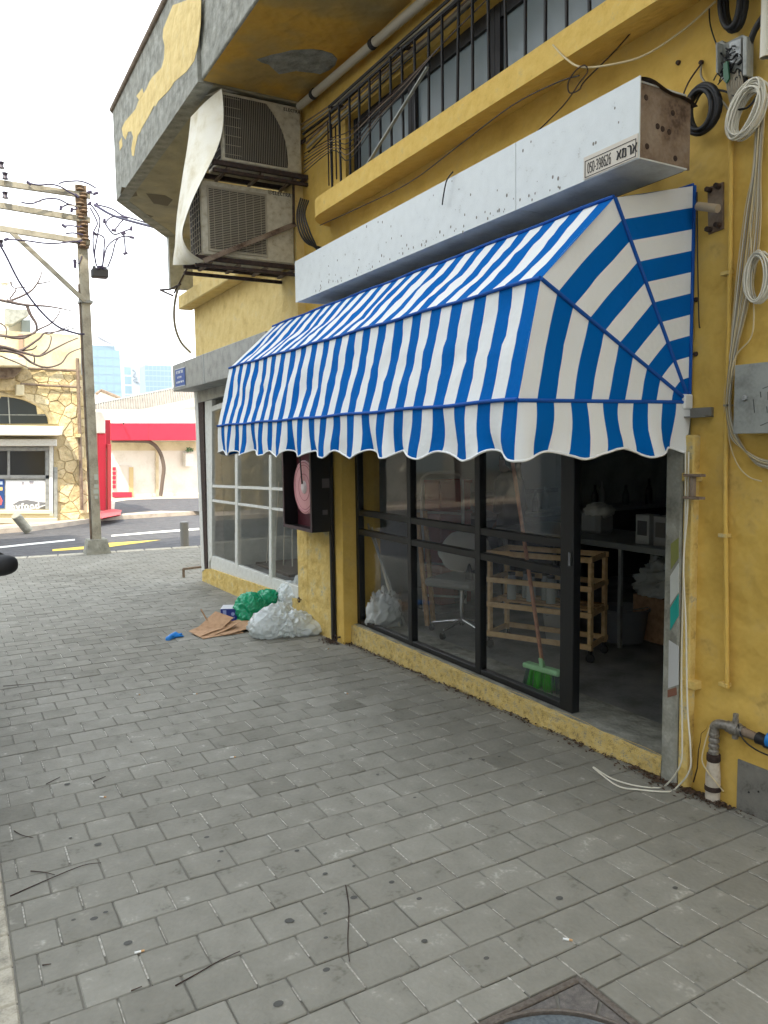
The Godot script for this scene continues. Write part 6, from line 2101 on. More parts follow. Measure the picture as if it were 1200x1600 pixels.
	box(st, mc + Vector3(0, 0.10, 0), Vector3(0.2, 0.2, 0.22), Basis.IDENTITY, 0.03)
	put("body", st, mat("machine_grey", srgb(150, 152, 150), 0.6), mo)
	st = begin()
	blob(st, mc + Vector3(0, 0.19, 0.02), Vector3(0.12, 0.07, 0.13), 5, 0.25)
	put("cover", st, bk, mo)
	# boxes under the counter
	var bx := fl(1030, 1000)
	var o2 := thing("storage_box", "brown cardboard box on the floor under the counter", "box", Vector3(bx.x + 0.1, FLY, bx.z))
	st = begin()
	box(st, Vector3(bx.x + 0.1, FLY + 0.18, bx.z), Vector3(0.42, 0.36, 0.36), Basis.IDENTITY, 0.006)
	put("carton", st, M.cardboard, o2)
	st = begin()
	bar(st, Vector3(bx.x - 0.11, FLY + 0.362, bx.z), Vector3(bx.x + 0.31, FLY + 0.362, bx.z), 0.05, 0.003)
	put("tape", st, mat("tape", srgb(168, 140, 100), 0.4), o2)
	bag_shape("laundry_sack", "white sack lying on the brown box under the counter", Vector3(bx.x + 0.1, FLY + 0.365, bx.z), Vector3(0.22, 0.17, 0.19), 41, mat("sack_white", srgb(190, 194, 190), 0.7))
	# board and dark shelf on the far wall
	var wb := thing("whiteboard", "large pale board on the far wall of the shop", "board", at_z(800, 765, -7.03))
	var wl := at_z(640, 762, -7.03)
	var wr := at_z(868, 762, -7.03)
	wpart("panel", Vector3(wl.x, wr.y, -7.045), Vector3(wr.x, 2.4, -7.03), mat("board_white", srgb(206, 212, 206), 0.35), wb)
	wpart("frame", Vector3(wl.x - 0.03, wr.y - 0.05, -7.045), Vector3(wr.x + 0.03, wr.y, -7.01), M.steel, wb, 0.004)
	wpart("frame", Vector3(wl.x - 0.03, 2.4, -7.045), Vector3(wr.x + 0.03, 2.45, -7.01), M.steel, wb, 0.004)
	var sb := thing("sideboard", "dark sideboard with clutter below the pale board", "sideboard", at_z(800, 880, -6.7))
	wpart("body", Vector3(wl.x + 0.6, FLY, -6.97), Vector3(8.5, 0.88, -6.45), mat("sideboard_dark", srgb(52, 48, 46), 0.6), sb, 0.006)
	wpart("top", Vector3(wl.x + 0.57, 0.88, -6.975), Vector3(8.53, 0.92, -6.42), M.steel, sb, 0.004)
	for k in 9:
		var c := Vector3(wl.x + 0.75 + k * 0.3, 0.92, -6.75 + 0.09 * (k % 3))
		var o := thing("bottle", "small bottle standing on the dark sideboard", "bottle", c, "bottles on the sideboard")
		st = begin()
		var s := 0.8 + 0.4 * rng.randf()
		lathe(st, [Vector2(0, 0), Vector2(0.04, 0), Vector2(0.042, 0.02), Vector2(0.04, 0.14 * s), Vector2(0.016, 0.2 * s), Vector2(0.015, 0.26 * s), Vector2(0, 0.262 * s)], Transform3D(Basis.IDENTITY, c), 14)
		put("body", st, mat("bottle%d" % k, [srgb(180, 184, 180), srgb(90, 100, 96), srgb(60, 54, 50)][k % 3], 0.3), o)
	# dresser with reddish side seen through the middle pane
	# bicycle wheel standing behind the rack
	var wc := fl(862, 985)
	wc = Vector3(wc.x + 0.5, FLY + 0.3, wc.z - 0.35)
	var bw := thing("bicycle_wheel", "black tyred spoked wheel leaning behind the wooden rack", "wheel", Vector3(wc.x, FLY, wc.z))
	var wb2 := frame_of(Vector3(1, 0.1, 0.5))
	st = begin()
	ring(st, wc, wb2, 0.285, 0.024)
	put("tyre", st, M.black_rubber, bw)
	st = begin()
	ring(st, wc, wb2, 0.255, 0.010)
	put("rim", st, M.chrome, bw)
	st = begin()
	for k in 16:
		var a := TAU * k / 16
		tube(st, [wc, wc + wb2.x * cos(a) * 0.25 + wb2.y * sin(a) * 0.25], 0.0015, 0.0015, 4, false)
	tube(st, [wc - wb2.z * 0.04, wc + wb2.z * 0.04], 0.018, 0.018, 8)
	put("spokes", st, M.chrome, bw)
	build_person()
	# plants and a stand in the left shop
	for k in 2:
		var pc := at_x([385.0, 340.0][k], 800, 4.3 + 0.3 * k)
		pc.y = 0.06
		var pt := thing("potted_plant", ["spiky leaved plant in a tall pot behind the white framed window", "smaller spiky plant behind the far pane of the white framed window"][k], "plant", pc)
		st = begin()
		var s := 1.0 - 0.25 * k
		lathe(st, [Vector2(0, 0), Vector2(0.14 * s, 0), Vector2(0.2 * s, 0.7 * s), Vector2(0.17 * s, 0.7 * s), Vector2(0.16 * s, 0.62 * s), Vector2(0, 0.62 * s)], Transform3D(Basis.IDENTITY, pc), 18)
		put("pot", st, mat("pot%d" % k, srgb(120, 126, 128), 0.6), pt)
		st = begin()
		for m in 70:
			var a := rng.randf() * TAU
			var e := rng.randf_range(0.2, 1.3)
			var d := Vector3(cos(a) * cos(e), sin(e), sin(a) * cos(e))
			var base := pc + Vector3(0, 0.68 * s + rng.randf() * 0.25, 0)
			var l := rng.randf_range(0.35, 0.6) * s
			var side := d.cross(Vector3.UP).normalized() * 0.016
			var mid := base + d * l * 0.5
			var tip := base + d * l + Vector3(0, -0.10 * l * (1.4 - e), 0)
			tri(st, base - side * 0.5, mid + side, mid - side)
			tri(st, mid - side, mid + side, tip)
		put("leaves", st, mat("spiky_leaf%d" % k, srgb(70, 104, 78), 0.6), pt)
	var rk := at_x(430, 850, 3.7)
	var rs := thing("display_stand", "stand of thin leaning rods behind the white framed window", "stand", Vector3(rk.x, 0.06, rk.z))
	for k in 6:
		st = begin()
		var a := Vector3(rk.x + 0.06 * k, 0.06, rk.z - 0.35 + 0.16 * k)
		tube(st, [a, a + Vector3(0.06, 1.15, 0.14 - 0.07 * k)], 0.008, 0.008, 6)
		put("rod", st, M.white_cable, rs)
	st = begin()
	span(st, Vector3(rk.x - 0.1, 0.06, rk.z - 0.5), Vector3(rk.x + 0.5, 0.10, rk.z + 0.7), 0.005)
	put("base", st, M.table_wood, rs)
	var tb := thing("display_table", "dark low table behind the white framed window", "table", Vector3(4.6, 0.06, -8.4))
	wpart("top", Vector3(4.2, 0.72, -9.4), Vector3(5.0, 0.76, -7.6), M.table_wood, tb, 0.004)
	for q in [[4.25, -9.35], [4.95, -9.35], [4.25, -7.65], [4.95, -7.65]]:
		wpart("leg", Vector3(q[0] - 0.02, 0.06, q[1] - 0.02), Vector3(q[0] + 0.02, 0.72, q[1] + 0.02), M.black_iron, tb)
func ring(st: SurfaceTool, c: Vector3, b: Basis, R: float, r: float) -> void:
	var pts := []
	for k in 41:
		var a := TAU * k / 40
		pts.append(c + b.x * cos(a) * R + b.y * sin(a) * R)
	tube(st, pts, r, r, 8, false)
func bucket(called: String, label: String, c: Vector3, r: float, h: float, m: Material) -> void:
	var o := thing("bucket", label, "bucket", c)
	var st := begin()
	lathe(st, [Vector2(0, 0), Vector2(r * 0.78, 0), Vector2(r * 0.78, 0), Vector2(r, h), Vector2(r + 0.012, h), Vector2(r + 0.012, h - 0.02), Vector2(r - 0.006, h - 0.02), Vector2(r * 0.76, 0.01), Vector2(0, 0.01)], Transform3D(Basis.IDENTITY, c), 24)
	put("tub", st, m, o)
	st = begin()
	var pts := []
	for k in 13:
		var a := PI * k / 12
		pts.append(c + Vector3(cos(a) * (r + 0.008), h - 0.03 + sin(a) * r * 0.25, sin(a) * r * 0.9))
	tube(st, pts, 0.004, 0.004, 6)
	put("handle", st, M.steel, o)
func blob(st: SurfaceTool, c: Vector3, s: Vector3, sd: int, amp: float, nu := 28, nv := 18, ridged := false, flat := 0.0) -> void:
	var n := FastNoiseLite.new()
	n.seed = sd
	n.frequency = 1.3
	n.fractal_octaves = 4
	if ridged:
		n.fractal_type = FastNoiseLite.FRACTAL_RIDGED
		n.frequency = 0.9
	var rows := []
	for j in nv + 1:
		var r := []
		var t := PI * j / nv
		for i in nu + 1:
			var a := TAU * (i % nu) / nu
			var d := Vector3(sin(t) * cos(a), cos(t), sin(t) * sin(a))
			var k := 1.0 + amp * n.get_noise_3dv(d * 1.6)
			var p := d * k
			if flat != 0.0:
				p.y = max(p.y, -flat)
			r.append(c + p * s)
		rows.append(r)
	grid(st, rows)
func bag_shape(called: String, label: String, base: Vector3, s: Vector3, sd: int, m: Material) -> Node3D:
	var o := thing(called, label, "bag", base)
	var st := begin()
	blob(st, base + Vector3(0, s.y * 0.62, 0), s, sd, 0.55, 56, 36, true, 0.6)
	put("bag", st, m, o)
	# knotted neck
	st = begin()
	var t := base + Vector3(s.x * 0.2, s.y * 1.35, 0)
	var rows := []
	for j in 5:
		var r := []
		for i in 13:
			var a := TAU * i / 12
			var w := 0.012 + 0.05 * pow(j / 4.0, 1.5) * (1.0 + 0.3 * sin(i * 3.0 + sd))
			r.append(t + Vector3(cos(a) * w, j * s.y * 0.09 + 0.01 * sin(i * 2.0), sin(a) * w))
		rows.append(r)
	grid(st, rows)
	put("knot", st, m, o)
	return o

# ---------------------------------------------------------------- the person at the back
func build_person() -> void:
	var d := ray(798, 760)
	var foot := CAM + d * 7.4
	foot.y = FLY
	var face := Vector3(-0.35, 0, -0.94).normalized()     # turned away, towards the back left of the room
	var side := face.cross(Vector3.UP).normalized()        # the figure's right hand side
	var H := 1.50
	var P := func(r: float, y: float, f: float) -> Vector3: return foot + side * r * H + Vector3(0, y * H, 0) + face * f * H
	var skin := Color(0.35, 0.2, 0.14)
	var shirt := Color(0.012, 0.014, 0.022)
	var trou := Color(0.02, 0.02, 0.022)
	var shoe := Color(0.01, 0.01, 0.01)
	# bones: from, to, radius from, radius to, colour
	var B := [
		[P.call(0, 0.54, 0), P.call(0, 0.64, 0), 0.092, 0.085, trou],
		[P.call(0, 0.62, 0), P.call(0, 0.78, 0.01), 0.088, 0.098, shirt],
		[P.call(-0.085, 0.80, 0.01), P.call(0.085, 0.80, 0.01), 0.048, 0.048, shirt],
		[P.call(0, 0.80, 0.005), P.call(0, 0.87, 0.02), 0.036, 0.032, skin],
		[P.call(0, 0.905, 0.03), P.call(0, 0.945, 0.025), 0.05, 0.054, skin],
		[P.call(0.105, 0.80, 0), P.call(0.14, 0.63, -0.01), 0.034, 0.026, shirt],
		[P.call(0.14, 0.63, -0.01), P.call(0.11, 0.56, 0.11), 0.025, 0.018, skin],
		[P.call(-0.105, 0.80, 0), P.call(-0.15, 0.64, 0.01), 0.034, 0.026, shirt],
		[P.call(-0.15, 0.64, 0.01), P.call(-0.10, 0.66, 0.14), 0.025, 0.018, skin],
		[P.call(0.05, 0.54, 0), P.call(0.06, 0.29, 0.005), 0.06, 0.04, trou],
		[P.call(0.06, 0.29, 0.005), P.call(0.06, 0.05, -0.01), 0.038, 0.024, trou],
		[P.call(-0.05, 0.54, 0), P.call(-0.055, 0.29, 0.01), 0.06, 0.04, trou],
		[P.call(-0.055, 0.29, 0.01), P.call(-0.06, 0.05, 0.0), 0.038, 0.024, trou],
		[P.call(0.06, 0.022, -0.02), P.call(0.07, 0.018, 0.10), 0.022, 0.018, shoe],
		[P.call(-0.06, 0.022, -0.01), P.call(-0.07, 0.018, 0.11), 0.022, 0.018, shoe],
		[P.call(0, 0.918, 0.078), P.call(0, 0.91, 0.092), 0.009, 0.007, skin],
		[P.call(0.052, 0.925, 0.025), P.call(0.056, 0.935, 0.022), 0.012, 0.012, skin],
		[P.call(-0.052, 0.925, 0.025), P.call(-0.056, 0.935, 0.022), 0.012, 0.012, skin],
	]
	for s in [-1.0, 1.0]:
		var wr: Vector3 = B[6][1] if s > 0 else B[8][1]
		var dir: Vector3 = (wr - (B[6][0] if s > 0 else B[8][0])).normalized()
		var across := dir.cross(Vector3.UP).normalized()
		var palm: Vector3 = wr + dir * 0.075
		B.append([wr, palm, 0.018 / H * 1.0, 0.022 / H, skin])
		for k in 4:
			var off := (k - 1.5) * 0.019
			var k1: Vector3 = palm + across * off + dir * 0.012
			var l: float = [0.034, 0.042, 0.040, 0.030][k]
			var k2: Vector3 = k1 + (dir + Vector3(0, -0.35, 0)).normalized() * l
			B.append([k1, k2, 0.0088 / H, 0.008 / H, skin])
			B.append([k2, k2 + (dir + Vector3(0, -1.1, 0)).normalized() * l * 0.8, 0.008 / H, 0.0072 / H, skin])
		var th: Vector3 = wr + dir * 0.03 + across * s * -0.02
		B.append([th, th + (dir * 0.6 + across * s * -0.8 + Vector3(0, -0.2, 0)).normalized() * 0.05, 0.010 / H, 0.008 / H, skin])
	for b in B:
		b[2] *= H
		b[3] *= H
	var me := thing("person", "person in dark clothes with tied back hair standing at the back of the shop", "person", foot)
	var st := begin()
	nets(st, B, 0.014, 0.018)
	var sm := mat("figure", Color.WHITE, 0.8)
	sm.vertex_color_use_as_albedo = true
	put("body", st, sm, me)
	# hair
	var hb := [[P.call(0, 0.95, 0.0), P.call(0, 0.96, 0.02), 0.058 * H, 0.056 * H, Color.BLACK], [P.call(0, 0.93, -0.03), P.call(0, 0.90, -0.025), 0.042 * H, 0.035 * H, Color.BLACK], [P.call(0, 0.89, -0.05), P.call(0, 0.80, -0.075), 0.022 * H, 0.012 * H, Color.BLACK]]
	st = begin()
	nets(st, hb, 0.012, 0.015)
	put("hair", st, mat("hair", srgb(34, 26, 22), 0.6), me)
func bone_dist(p: Vector3, b: Array) -> float:
	var a: Vector3 = b[0]
	var d: Vector3 = b[1] - a
	var t: float = clamp((p - a).dot(d) / max(d.length_squared(), 1e-9), 0.0, 1.0)
	return p.distance_to(a + d * t) - lerp(float(b[2]), float(b[3]), t)
func nets(st: SurfaceTool, bones: Array, cell: float, blend: float) -> void:
	# surface nets over the smooth union of tapered capsules
	var field := {}
	var cols := {}
	var org: Vector3 = bones[0][0]
	for b in bones:
		var lo: Vector3 = b[0].min(b[1]) - Vector3.ONE * (max(b[2], b[3]) + cell * 3)
		var hi: Vector3 = b[0].max(b[1]) + Vector3.ONE * (max(b[2], b[3]) + cell * 3)
		var i0 := Vector3i(((lo - org) / cell).floor())
		var i1 := Vector3i(((hi - org) / cell).ceil())
		for x in range(i0.x, i1.x + 1):
			for y in range(i0.y, i1.y + 1):
				for z in range(i0.z, i1.z + 1):
					var k := Vector3i(x, y, z)
					var v := bone_dist(org + Vector3(k) * cell, b)
					if field.has(k):
						var o: float = field[k]
						if v < o:
							cols[k] = b[4]
						var h: float = clamp(0.5 + 0.5 * (o - v) / blend, 0.0, 1.0)
						field[k] = lerp(o, v, h) - blend * h * (1.0 - h)
					else:
						field[k] = v
						cols[k] = b[4]
	var verts := {}
	var vcol := {}
	var corner := [Vector3i(0, 0, 0), Vector3i(1, 0, 0), Vector3i(0, 1, 0), Vector3i(1, 1, 0), Vector3i(0, 0, 1), Vector3i(1, 0, 1), Vector3i(0, 1, 1), Vector3i(1, 1, 1)]
	var edges := [[0, 1], [2, 3], [4, 5], [6, 7], [0, 2], [1, 3], [4, 6], [5, 7], [0, 4], [1, 5], [2, 6], [3, 7]]
	for k in field:
		var vals := []
		var ok := true
		var neg := 0
		for c in corner:
			var v = field.get(k + c)
			if v == null:
				ok = false
				break
			vals.append(v)
			if v < 0:
				neg += 1
		if not ok or neg == 0 or neg == 8:
			continue
		var s := Vector3.ZERO
		var n := 0
		for e in edges:
			var a: float = vals[e[0]]
			var b: float = vals[e[1]]
			if (a < 0) != (b < 0):
				s += Vector3(corner[e[0]]).lerp(Vector3(corner[e[1]]), a / (a - b))
				n += 1
		verts[k] = org + (Vector3(k) + s / n) * cell
		vcol[k] = cols[k]
	st.set_smooth_group(1)
	var axes := [Vector3i(1, 0, 0), Vector3i(0, 1, 0), Vector3i(0, 0, 1)]
	for k in field:
		for ax in 3:
			var k2: Vector3i = k + axes[ax]
			if not field.has(k2) or (field[k] < 0) == (field[k2] < 0):
				continue
			var u: Vector3i = axes[(ax + 1) % 3]
			var w: Vector3i = axes[(ax + 2) % 3]
			var q := [k - u - w, k - w, k, k - u]
			if not (verts.has(q[0]) and verts.has(q[1]) and verts.has(q[2]) and verts.has(q[3])):
				continue
			if field[k] < 0:
				q.reverse()
			for t in [0, 1, 2, 0, 2, 3]:
				st.set_color(vcol[q[t]])
				st.add_vertex(verts[q[t]])
	st.set_smooth_group(-1)

# ---------------------------------------------------------------- utility pole
func build_pole() -> void:
	var pb := gd(150, 866)
	var Z := pb.z - 0.15
	var p := thing("utility_pole", "grey utility pole with three cross arms on a concrete foot beside the road", "pole", pb)
	var X: float = at_z(151, 850, Z).x
	var st := begin()
	var w0 := 0.235
	var w1 := 0.165
	var y0 := gy(Z) - 0.1
	var y1: float = at_z(150, 842, Z).y
	var c := Vector3(X, 0, Z)
	for k in 4:
		var s := [Vector2(-1, -1), Vector2(1, -1), Vector2(1, 1), Vector2(-1, 1)]
		var a: Vector2 = s[k]
		var b: Vector2 = s[(k + 1) % 4]
		quad(st, c + Vector3(a.x * w0, y0, a.y * w0), c + Vector3(b.x * w0, y0, b.y * w0), c + Vector3(b.x * w1, y1, b.y * w1), c + Vector3(a.x * w1, y1, a.y * w1))
	quad(st, c + Vector3(-w1, y1, -w1), c + Vector3(w1, y1, -w1), c + Vector3(w1, y1, w1), c + Vector3(-w1, y1, w1))
	put("foot", st, M.concrete, p)
	var top: float = at_z(128, 296, Z).y
	st = begin()
	# H section: two flanges and a web
	for s in [-1.0, 1.0]:
		box(st, Vector3(X, (y1 + top) / 2 - 0.01, Z + s * 0.085), Vector3(0.15, top - y1, 0.022), Basis.IDENTITY, 0.003)
	box(st, Vector3(X, (y1 + top) / 2 - 0.01, Z), Vector3(0.03, top - y1 - 0.01, 0.148))
	put("shaft", st, M.pole_grey, p)
	st = begin()
	box(st, Vector3(X - 0.095, (y1 + 4.6) / 2, Z + 0.02), Vector3(0.028, 4.6 - y1, 0.05))
	put("cable_duct", st, M.rust, p)
	# stickers and scrawls
	st = begin()
	for q in [[147, 741, 153, 750], [147, 757, 154, 762], [146, 765, 154, 771], [148, 775, 153, 779]]:
		var a := at_z(q[0], q[1], Z + 0.0965)
		var b := at_z(q[2], q[3], Z + 0.0965)
		span(st, Vector3(a.x, b.y, Z + 0.0955), Vector3(b.x, a.y, Z + 0.098))
	put("sticker", st, mat("sticker", srgb(176, 182, 176), 0.6), p)
	# cross arms to the left
	for k in 3:
		var ya := [[0, 286, 128, 305], [0, 321, 128, 343], [0, 357, 128, 378]][k] as Array
		var a := at_z(ya[0], ya[1], Z + 0.12)
		var b := at_z(ya[2] + 4, ya[3], Z + 0.12)
		var dirv := (b - a)
		st = begin()
		bar(st, a - dirv * 0.8, b + dirv.normalized() * 0.1, 0.06, 0.10, 0.005)
		put("cross_arm", st, M.pole_grey, p)
	st = begin()
	bar(st, at_z(15, 360, Z + 0.12), at_z(132, 470, Z + 0.12), 0.05, 0.075, 0.004)
	put("brace", st, M.pole_grey, p)
	st = begin()
	box(st, Vector3(X, at_z(140, 473, Z).y, Z), Vector3(0.23, 0.05, 0.25), Basis.IDENTITY, 0.004)
	put("collar", st, M.steel, p)
	# spool insulators down the head of the pole
	for k in 9:
		var y: float = lerp(at_z(128, 298, Z).y, at_z(130, 385, Z).y, k / 8.0)
		st = begin()
		lathe(st, [Vector2(0, -0.045), Vector2(0.05, -0.045), Vector2(0.075, -0.03), Vector2(0.045, 0.0), Vector2(0.075, 0.03), Vector2(0.05, 0.045), Vector2(0, 0.045)], Transform3D(Basis.IDENTITY, Vector3(X - 0.02 + 0.05 * (k % 2), y, Z + 0.14)), 14)
		put("insulator", st, M.insulator, p)
	st = begin()
	box(st, Vector3(X, lerp(at_z(128, 298, Z).y, at_z(130, 385, Z).y, 0.5), Z + 0.11), Vector3(0.19, at_z(128, 290, Z).y - at_z(130, 388, Z).y, 0.02))
	put("insulator_rack", st, mat("rack_brown", srgb(126, 108, 88), 0.7), p)
	# insulators on the arm
	for q in [[8, 275], [8, 305], [2, 258], [1, 380]]:
		st = begin()
		var cc := at_z(q[0], q[1], Z + 0.2)
		lathe(st, [Vector2(0, -0.05), Vector2(0.05, -0.05), Vector2(0.03, 0.0), Vector2(0.05, 0.05), Vector2(0, 0.05)], Transform3D(Basis.IDENTITY, cc), 12)
		put("insulator", st, mat("insulator_dark", srgb(52, 46, 62), 0.5), p)
	# hanging black splice box
	var sb := thing("splice_box", "black splice box hanging from the wires beside the pole head", "box", at_z(155, 436, Z + 0.1))
	st = begin()
	var b0 := at_z(143, 419, Z + 0.1)
	var b1 := at_z(169, 435, Z + 0.1)
	span(st, Vector3(b0.x, b1.y, Z - 0.02), Vector3(b1.x, b0.y, Z + 0.18), 0.015)
	put("case", st, mat("splice_dark", srgb(60, 60, 62), 0.6), sb)
	st = begin()
	for k in 3:
		box(st, Vector3(lerp(b0.x + 0.05, b1.x - 0.04, k / 2.0), b0.y + 0.02, Z + 0.08), Vector3(0.05, 0.05, 0.06), Basis.IDENTITY, 0.006)
	put("gland", st, M.black_rubber, sb)
	# wires
	var purple := mat("wire_violet", srgb(58, 52, 80), 0.6)
	var sets := [
		[[45, 286], [60, 289], [80, 288], [95, 292], [108, 300], [120, 306]], [[33, 316], [50, 318], [70, 311], [90, 311], [105, 318], [112, 320]],
		[[10, 374], [40, 376], [70, 380], [90, 380], [108, 378], [125, 377]], [[140, 318], [150, 330], [156, 345], [152, 370], [148, 395], [150, 412], [154, 418]],
		[[141, 325], [148, 338], [152, 350], [146, 364], [146, 390], [150, 410]], [[148, 365], [158, 368], [163, 374], [162, 395], [160, 418]],
		[[160, 418], [163, 400], [168, 385], [180, 374], [195, 369], [206, 371]], [[168, 418], [175, 400], [180, 380], [185, 372]],
		[[150, 320], [165, 323], [178, 328], [190, 336], [205, 341], [235, 350]], [[163, 345], [168, 355], [178, 366], [190, 363], [205, 357]],
		[[165, 352], [167, 345], [173, 340], [183, 338], [200, 340]], [[178, 360], [182, 356], [188, 348], [196, 340]], [[193, 365], [195, 380], [196, 396]],
		[[92, 287], [100, 284], [112, 283], [125, 283], [138, 287], [150, 294]], [[95, 325], [105, 320], [115, 321], [120, 326], [112, 328]], [[100, 353], [115, 353], [128, 356]],
		[[103, 365], [115, 364], [130, 367]], [[140, 300], [147, 304], [150, 302]]]
	for k in sets.size():
		var pts := []
		for q in sets[k]:
			pts.append(at_z(q[0], q[1], Z + 0.2 + 0.03 * sin(k * 2.0)))
		var o := thing("overhead_wire", "short dark jumper wire tangled round the head of the utility pole", "wire", pts[0], "jumper wires round the pole head")
		st = begin()
		tube(st, smooth_path(pts, 5), 0.014, 0.014, 6)
		for e in [0, -1]:
			var q: Vector3 = pts[e]
			if k % 3 != 1:
				box(st, q, Vector3(0.085, 0.045, 0.04), Basis(Vector3.BACK, 0.5 * (k % 5) - 0.6), 0.01)
		put("wire", st, purple, o)
	# long drop cable to the left and a service line to the building
	var o := thing("overhead_cable", "dark drop cable slanting down from the left to the utility pole", "cable", at_z(60, 480, Z + 0.3))
	st = begin()
	var pts := []
	for q in [[-40, 330], [0, 383], [30, 440], [60, 482], [90, 510], [120, 521], [132, 522]]:
		pts.append(at_z(q[0], q[1], Z + 0.25))
	tube(st, smooth_path(pts, 6), 0.018, 0.018, 6)
	put("cable", st, purple, o)
	var o2 := thing("overhead_cable", "thick dark service cable running from the pole to the yellow balcony", "cable", at_z(160, 320, Z))
	st = begin()
	tube(st, smooth_path([at_z(148, 320, Z + 0.2), at_z(180, 338, -13.6), Vector3(2.9, 4.95, -11.9)], 8), 0.022, 0.022, 6)
	put("cable", st, purple, o2)
	var o3 := thing("overhead_cable", "thin pale line crossing high over the road to the pole", "cable", at_z(0, 318, Z))
	st = begin()
	tube(st, smooth_path([at_z(-60, 300, Z - 8), at_z(0, 307, Z - 5), at_z(100, 320, Z), at_z(128, 322, Z + 0.1)], 8), 0.008, 0.008, 5)
	put("cable", st, M.grey_cable, o3)
	# small fitting on a hook
	var hk := thing("hook_fitting", "small dark fitting hooked on the side of the utility pole", "fitting", at_z(117, 415, Z + 0.1))
	st = begin()
	tube(st, [at_z(128, 400, Z + 0.1), at_z(124, 412, Z + 0.1), at_z(117, 410, Z + 0.1)], 0.012, 0.012, 6)
	lathe(st, [Vector2(0, -0.08), Vector2(0.03, -0.07), Vector2(0.025, 0), Vector2(0.03, 0.07), Vector2(0, 0.08)], Transform3D(Basis.IDENTITY, at_z(117, 412, Z + 0.1)), 10)
	put("fitting", st, purple, hk)
	var sgn := thing("pole_sign", "narrow pale plate fixed to the side of the utility pole", "plate", at_z(133, 585, Z - 0.3))
	st = begin()
	plate_z(st, [[126, 545], [134, 541], [134, 583], [127, 586]], Z - 0.12, 0.02, 0.002)
	put("plate", st, M.white_paint, sgn)

# ---------------------------------------------------------------- bare tree
func build_tree() -> void:
	var Z := -20.8
	var root := Vector3(-2.6, gy(Z), Z)
	var t := thing("bare_tree", "leafless tree whose thin branches reach in before the stone building", "tree", root)
	var m := M.bark as Material
	var st := begin()
	tube(st, smooth_path([root + Vector3(0, -0.2, 0), root + Vector3(0.1, 1.2, 0.1), root + Vector3(0.0, 2.6, 0), root + Vector3(0.3, 4.2, 0.2)], 5), 0.16, 0.09, 10)
	put("trunk", st, m, t)
	st = begin()
	var hub := root + Vector3(0.1, 3.0, 0)
	var B := [
		[[-60, 560], [0, 544], [30, 548], [60, 530], [70, 520], [90, 518], [120, 512]],
		[[-60, 540], [0, 541], [40, 552], [62, 556], [85, 545], [105, 535], [122, 528]],
		[[-60, 548], [0, 548], [30, 553], [50, 567], [72, 574], [95, 568], [108, 552], [130, 543]],
		[[-60, 460], [0, 469], [15, 470], [45, 457], [58, 443], [64, 430], [65, 424]],
		[[10, 470], [25, 474], [45, 477], [68, 478], [90, 481], [113, 486]],
		[[42, 477], [48, 492], [56, 505], [57, 515], [50, 522], [20, 526], [-20, 522]],
		[[-60, 520], [0, 524], [22, 528], [40, 527], [60, 515], [80, 505], [92, 490], [94, 480]],
		[[15, 467], [24, 455], [26, 450], [40, 449]], [[17, 440], [19, 447], [26, 452]], [[58, 443], [68, 442], [80, 439]],
		[[70, 520], [80, 521], [112, 508]], [[62, 556], [75, 545], [80, 530], [79, 524]], [[53, 570], [54, 560], [50, 552]],
		[[-30, 500], [0, 505], [10, 515], [8, 530]], [[0, 556], [25, 566], [45, 575]], [[30, 548], [50, 546], [58, 540]]]
	for k in B.size():
		var pts := []
		for q in B[k]:
			pts.append(at_z(q[0], q[1], Z + 0.25 * sin(k * 1.9)))
		if B[k][0][0] == -60:
			pts.insert(0, hub)
		tube(st, smooth_path(pts, 5), 0.045 if B[k].size() > 5 else 0.022, 0.012, 6)
	put("branches", st, m, t)

	# leafy street trees farther along the cross street, outside the picture, mirrored green in the shop glass
	var labels := ["leafy green street tree before the pale building, next to the bare tree", "leafy green street tree between two others before the pale building", "leafy green street tree farthest along from the bare tree"]
	for k in 3:
		var base := Vector3(-5.6 - k * 3.9, gy(-22.4), -22.4)
		var lt := thing("leafy_tree", labels[k], "tree", base, "leafy trees along the cross street")
		st = begin()
		var top := base + Vector3(0.2, 2.6, 0)
		tube(st, smooth_path([base + Vector3(0, -0.2, 0), base + Vector3(0.1, 1.3, 0.05), top], 5), 0.15, 0.1, 10)
		rng.seed = 900 + k
		var hubs := []
		for n9 in 9:
			var a := TAU * n9 / 9.0 + rng.randf()
			var e := rng.randf_range(0.3, 1.3)
			var tip := top + Vector3(cos(a) * cos(e), sin(e), sin(a) * cos(e)) * rng.randf_range(1.1, 2.0)
			hubs.append(tip)
			tube(st, smooth_path([top, top.lerp(tip, 0.5) + Vector3(0, 0.15, 0), tip], 4), 0.05, 0.015, 6)
		put("trunk", st, m, lt)
		st = begin()
		for m2 in 2600:
			var h: Vector3 = hubs[rng.randi() % hubs.size()]
			var c := h + Vector3(rng.randfn(0, 0.42), rng.randfn(0, 0.36), rng.randfn(0, 0.42))
			var d := Vector3(rng.randf_range(-1, 1), rng.randf_range(-1, 0.4), rng.randf_range(-1, 1)).normalized() * 0.11
			var w := d.cross(Vector3(rng.randf_range(-1, 1), 1, rng.randf_range(-1, 1))).normalized() * 0.05
			quad(st, c - d, c + w, c + d, c - w)
		put("crown", st, mat("tree_leaf%d" % k, srgb(74, 98, 52), 0.6), lt)

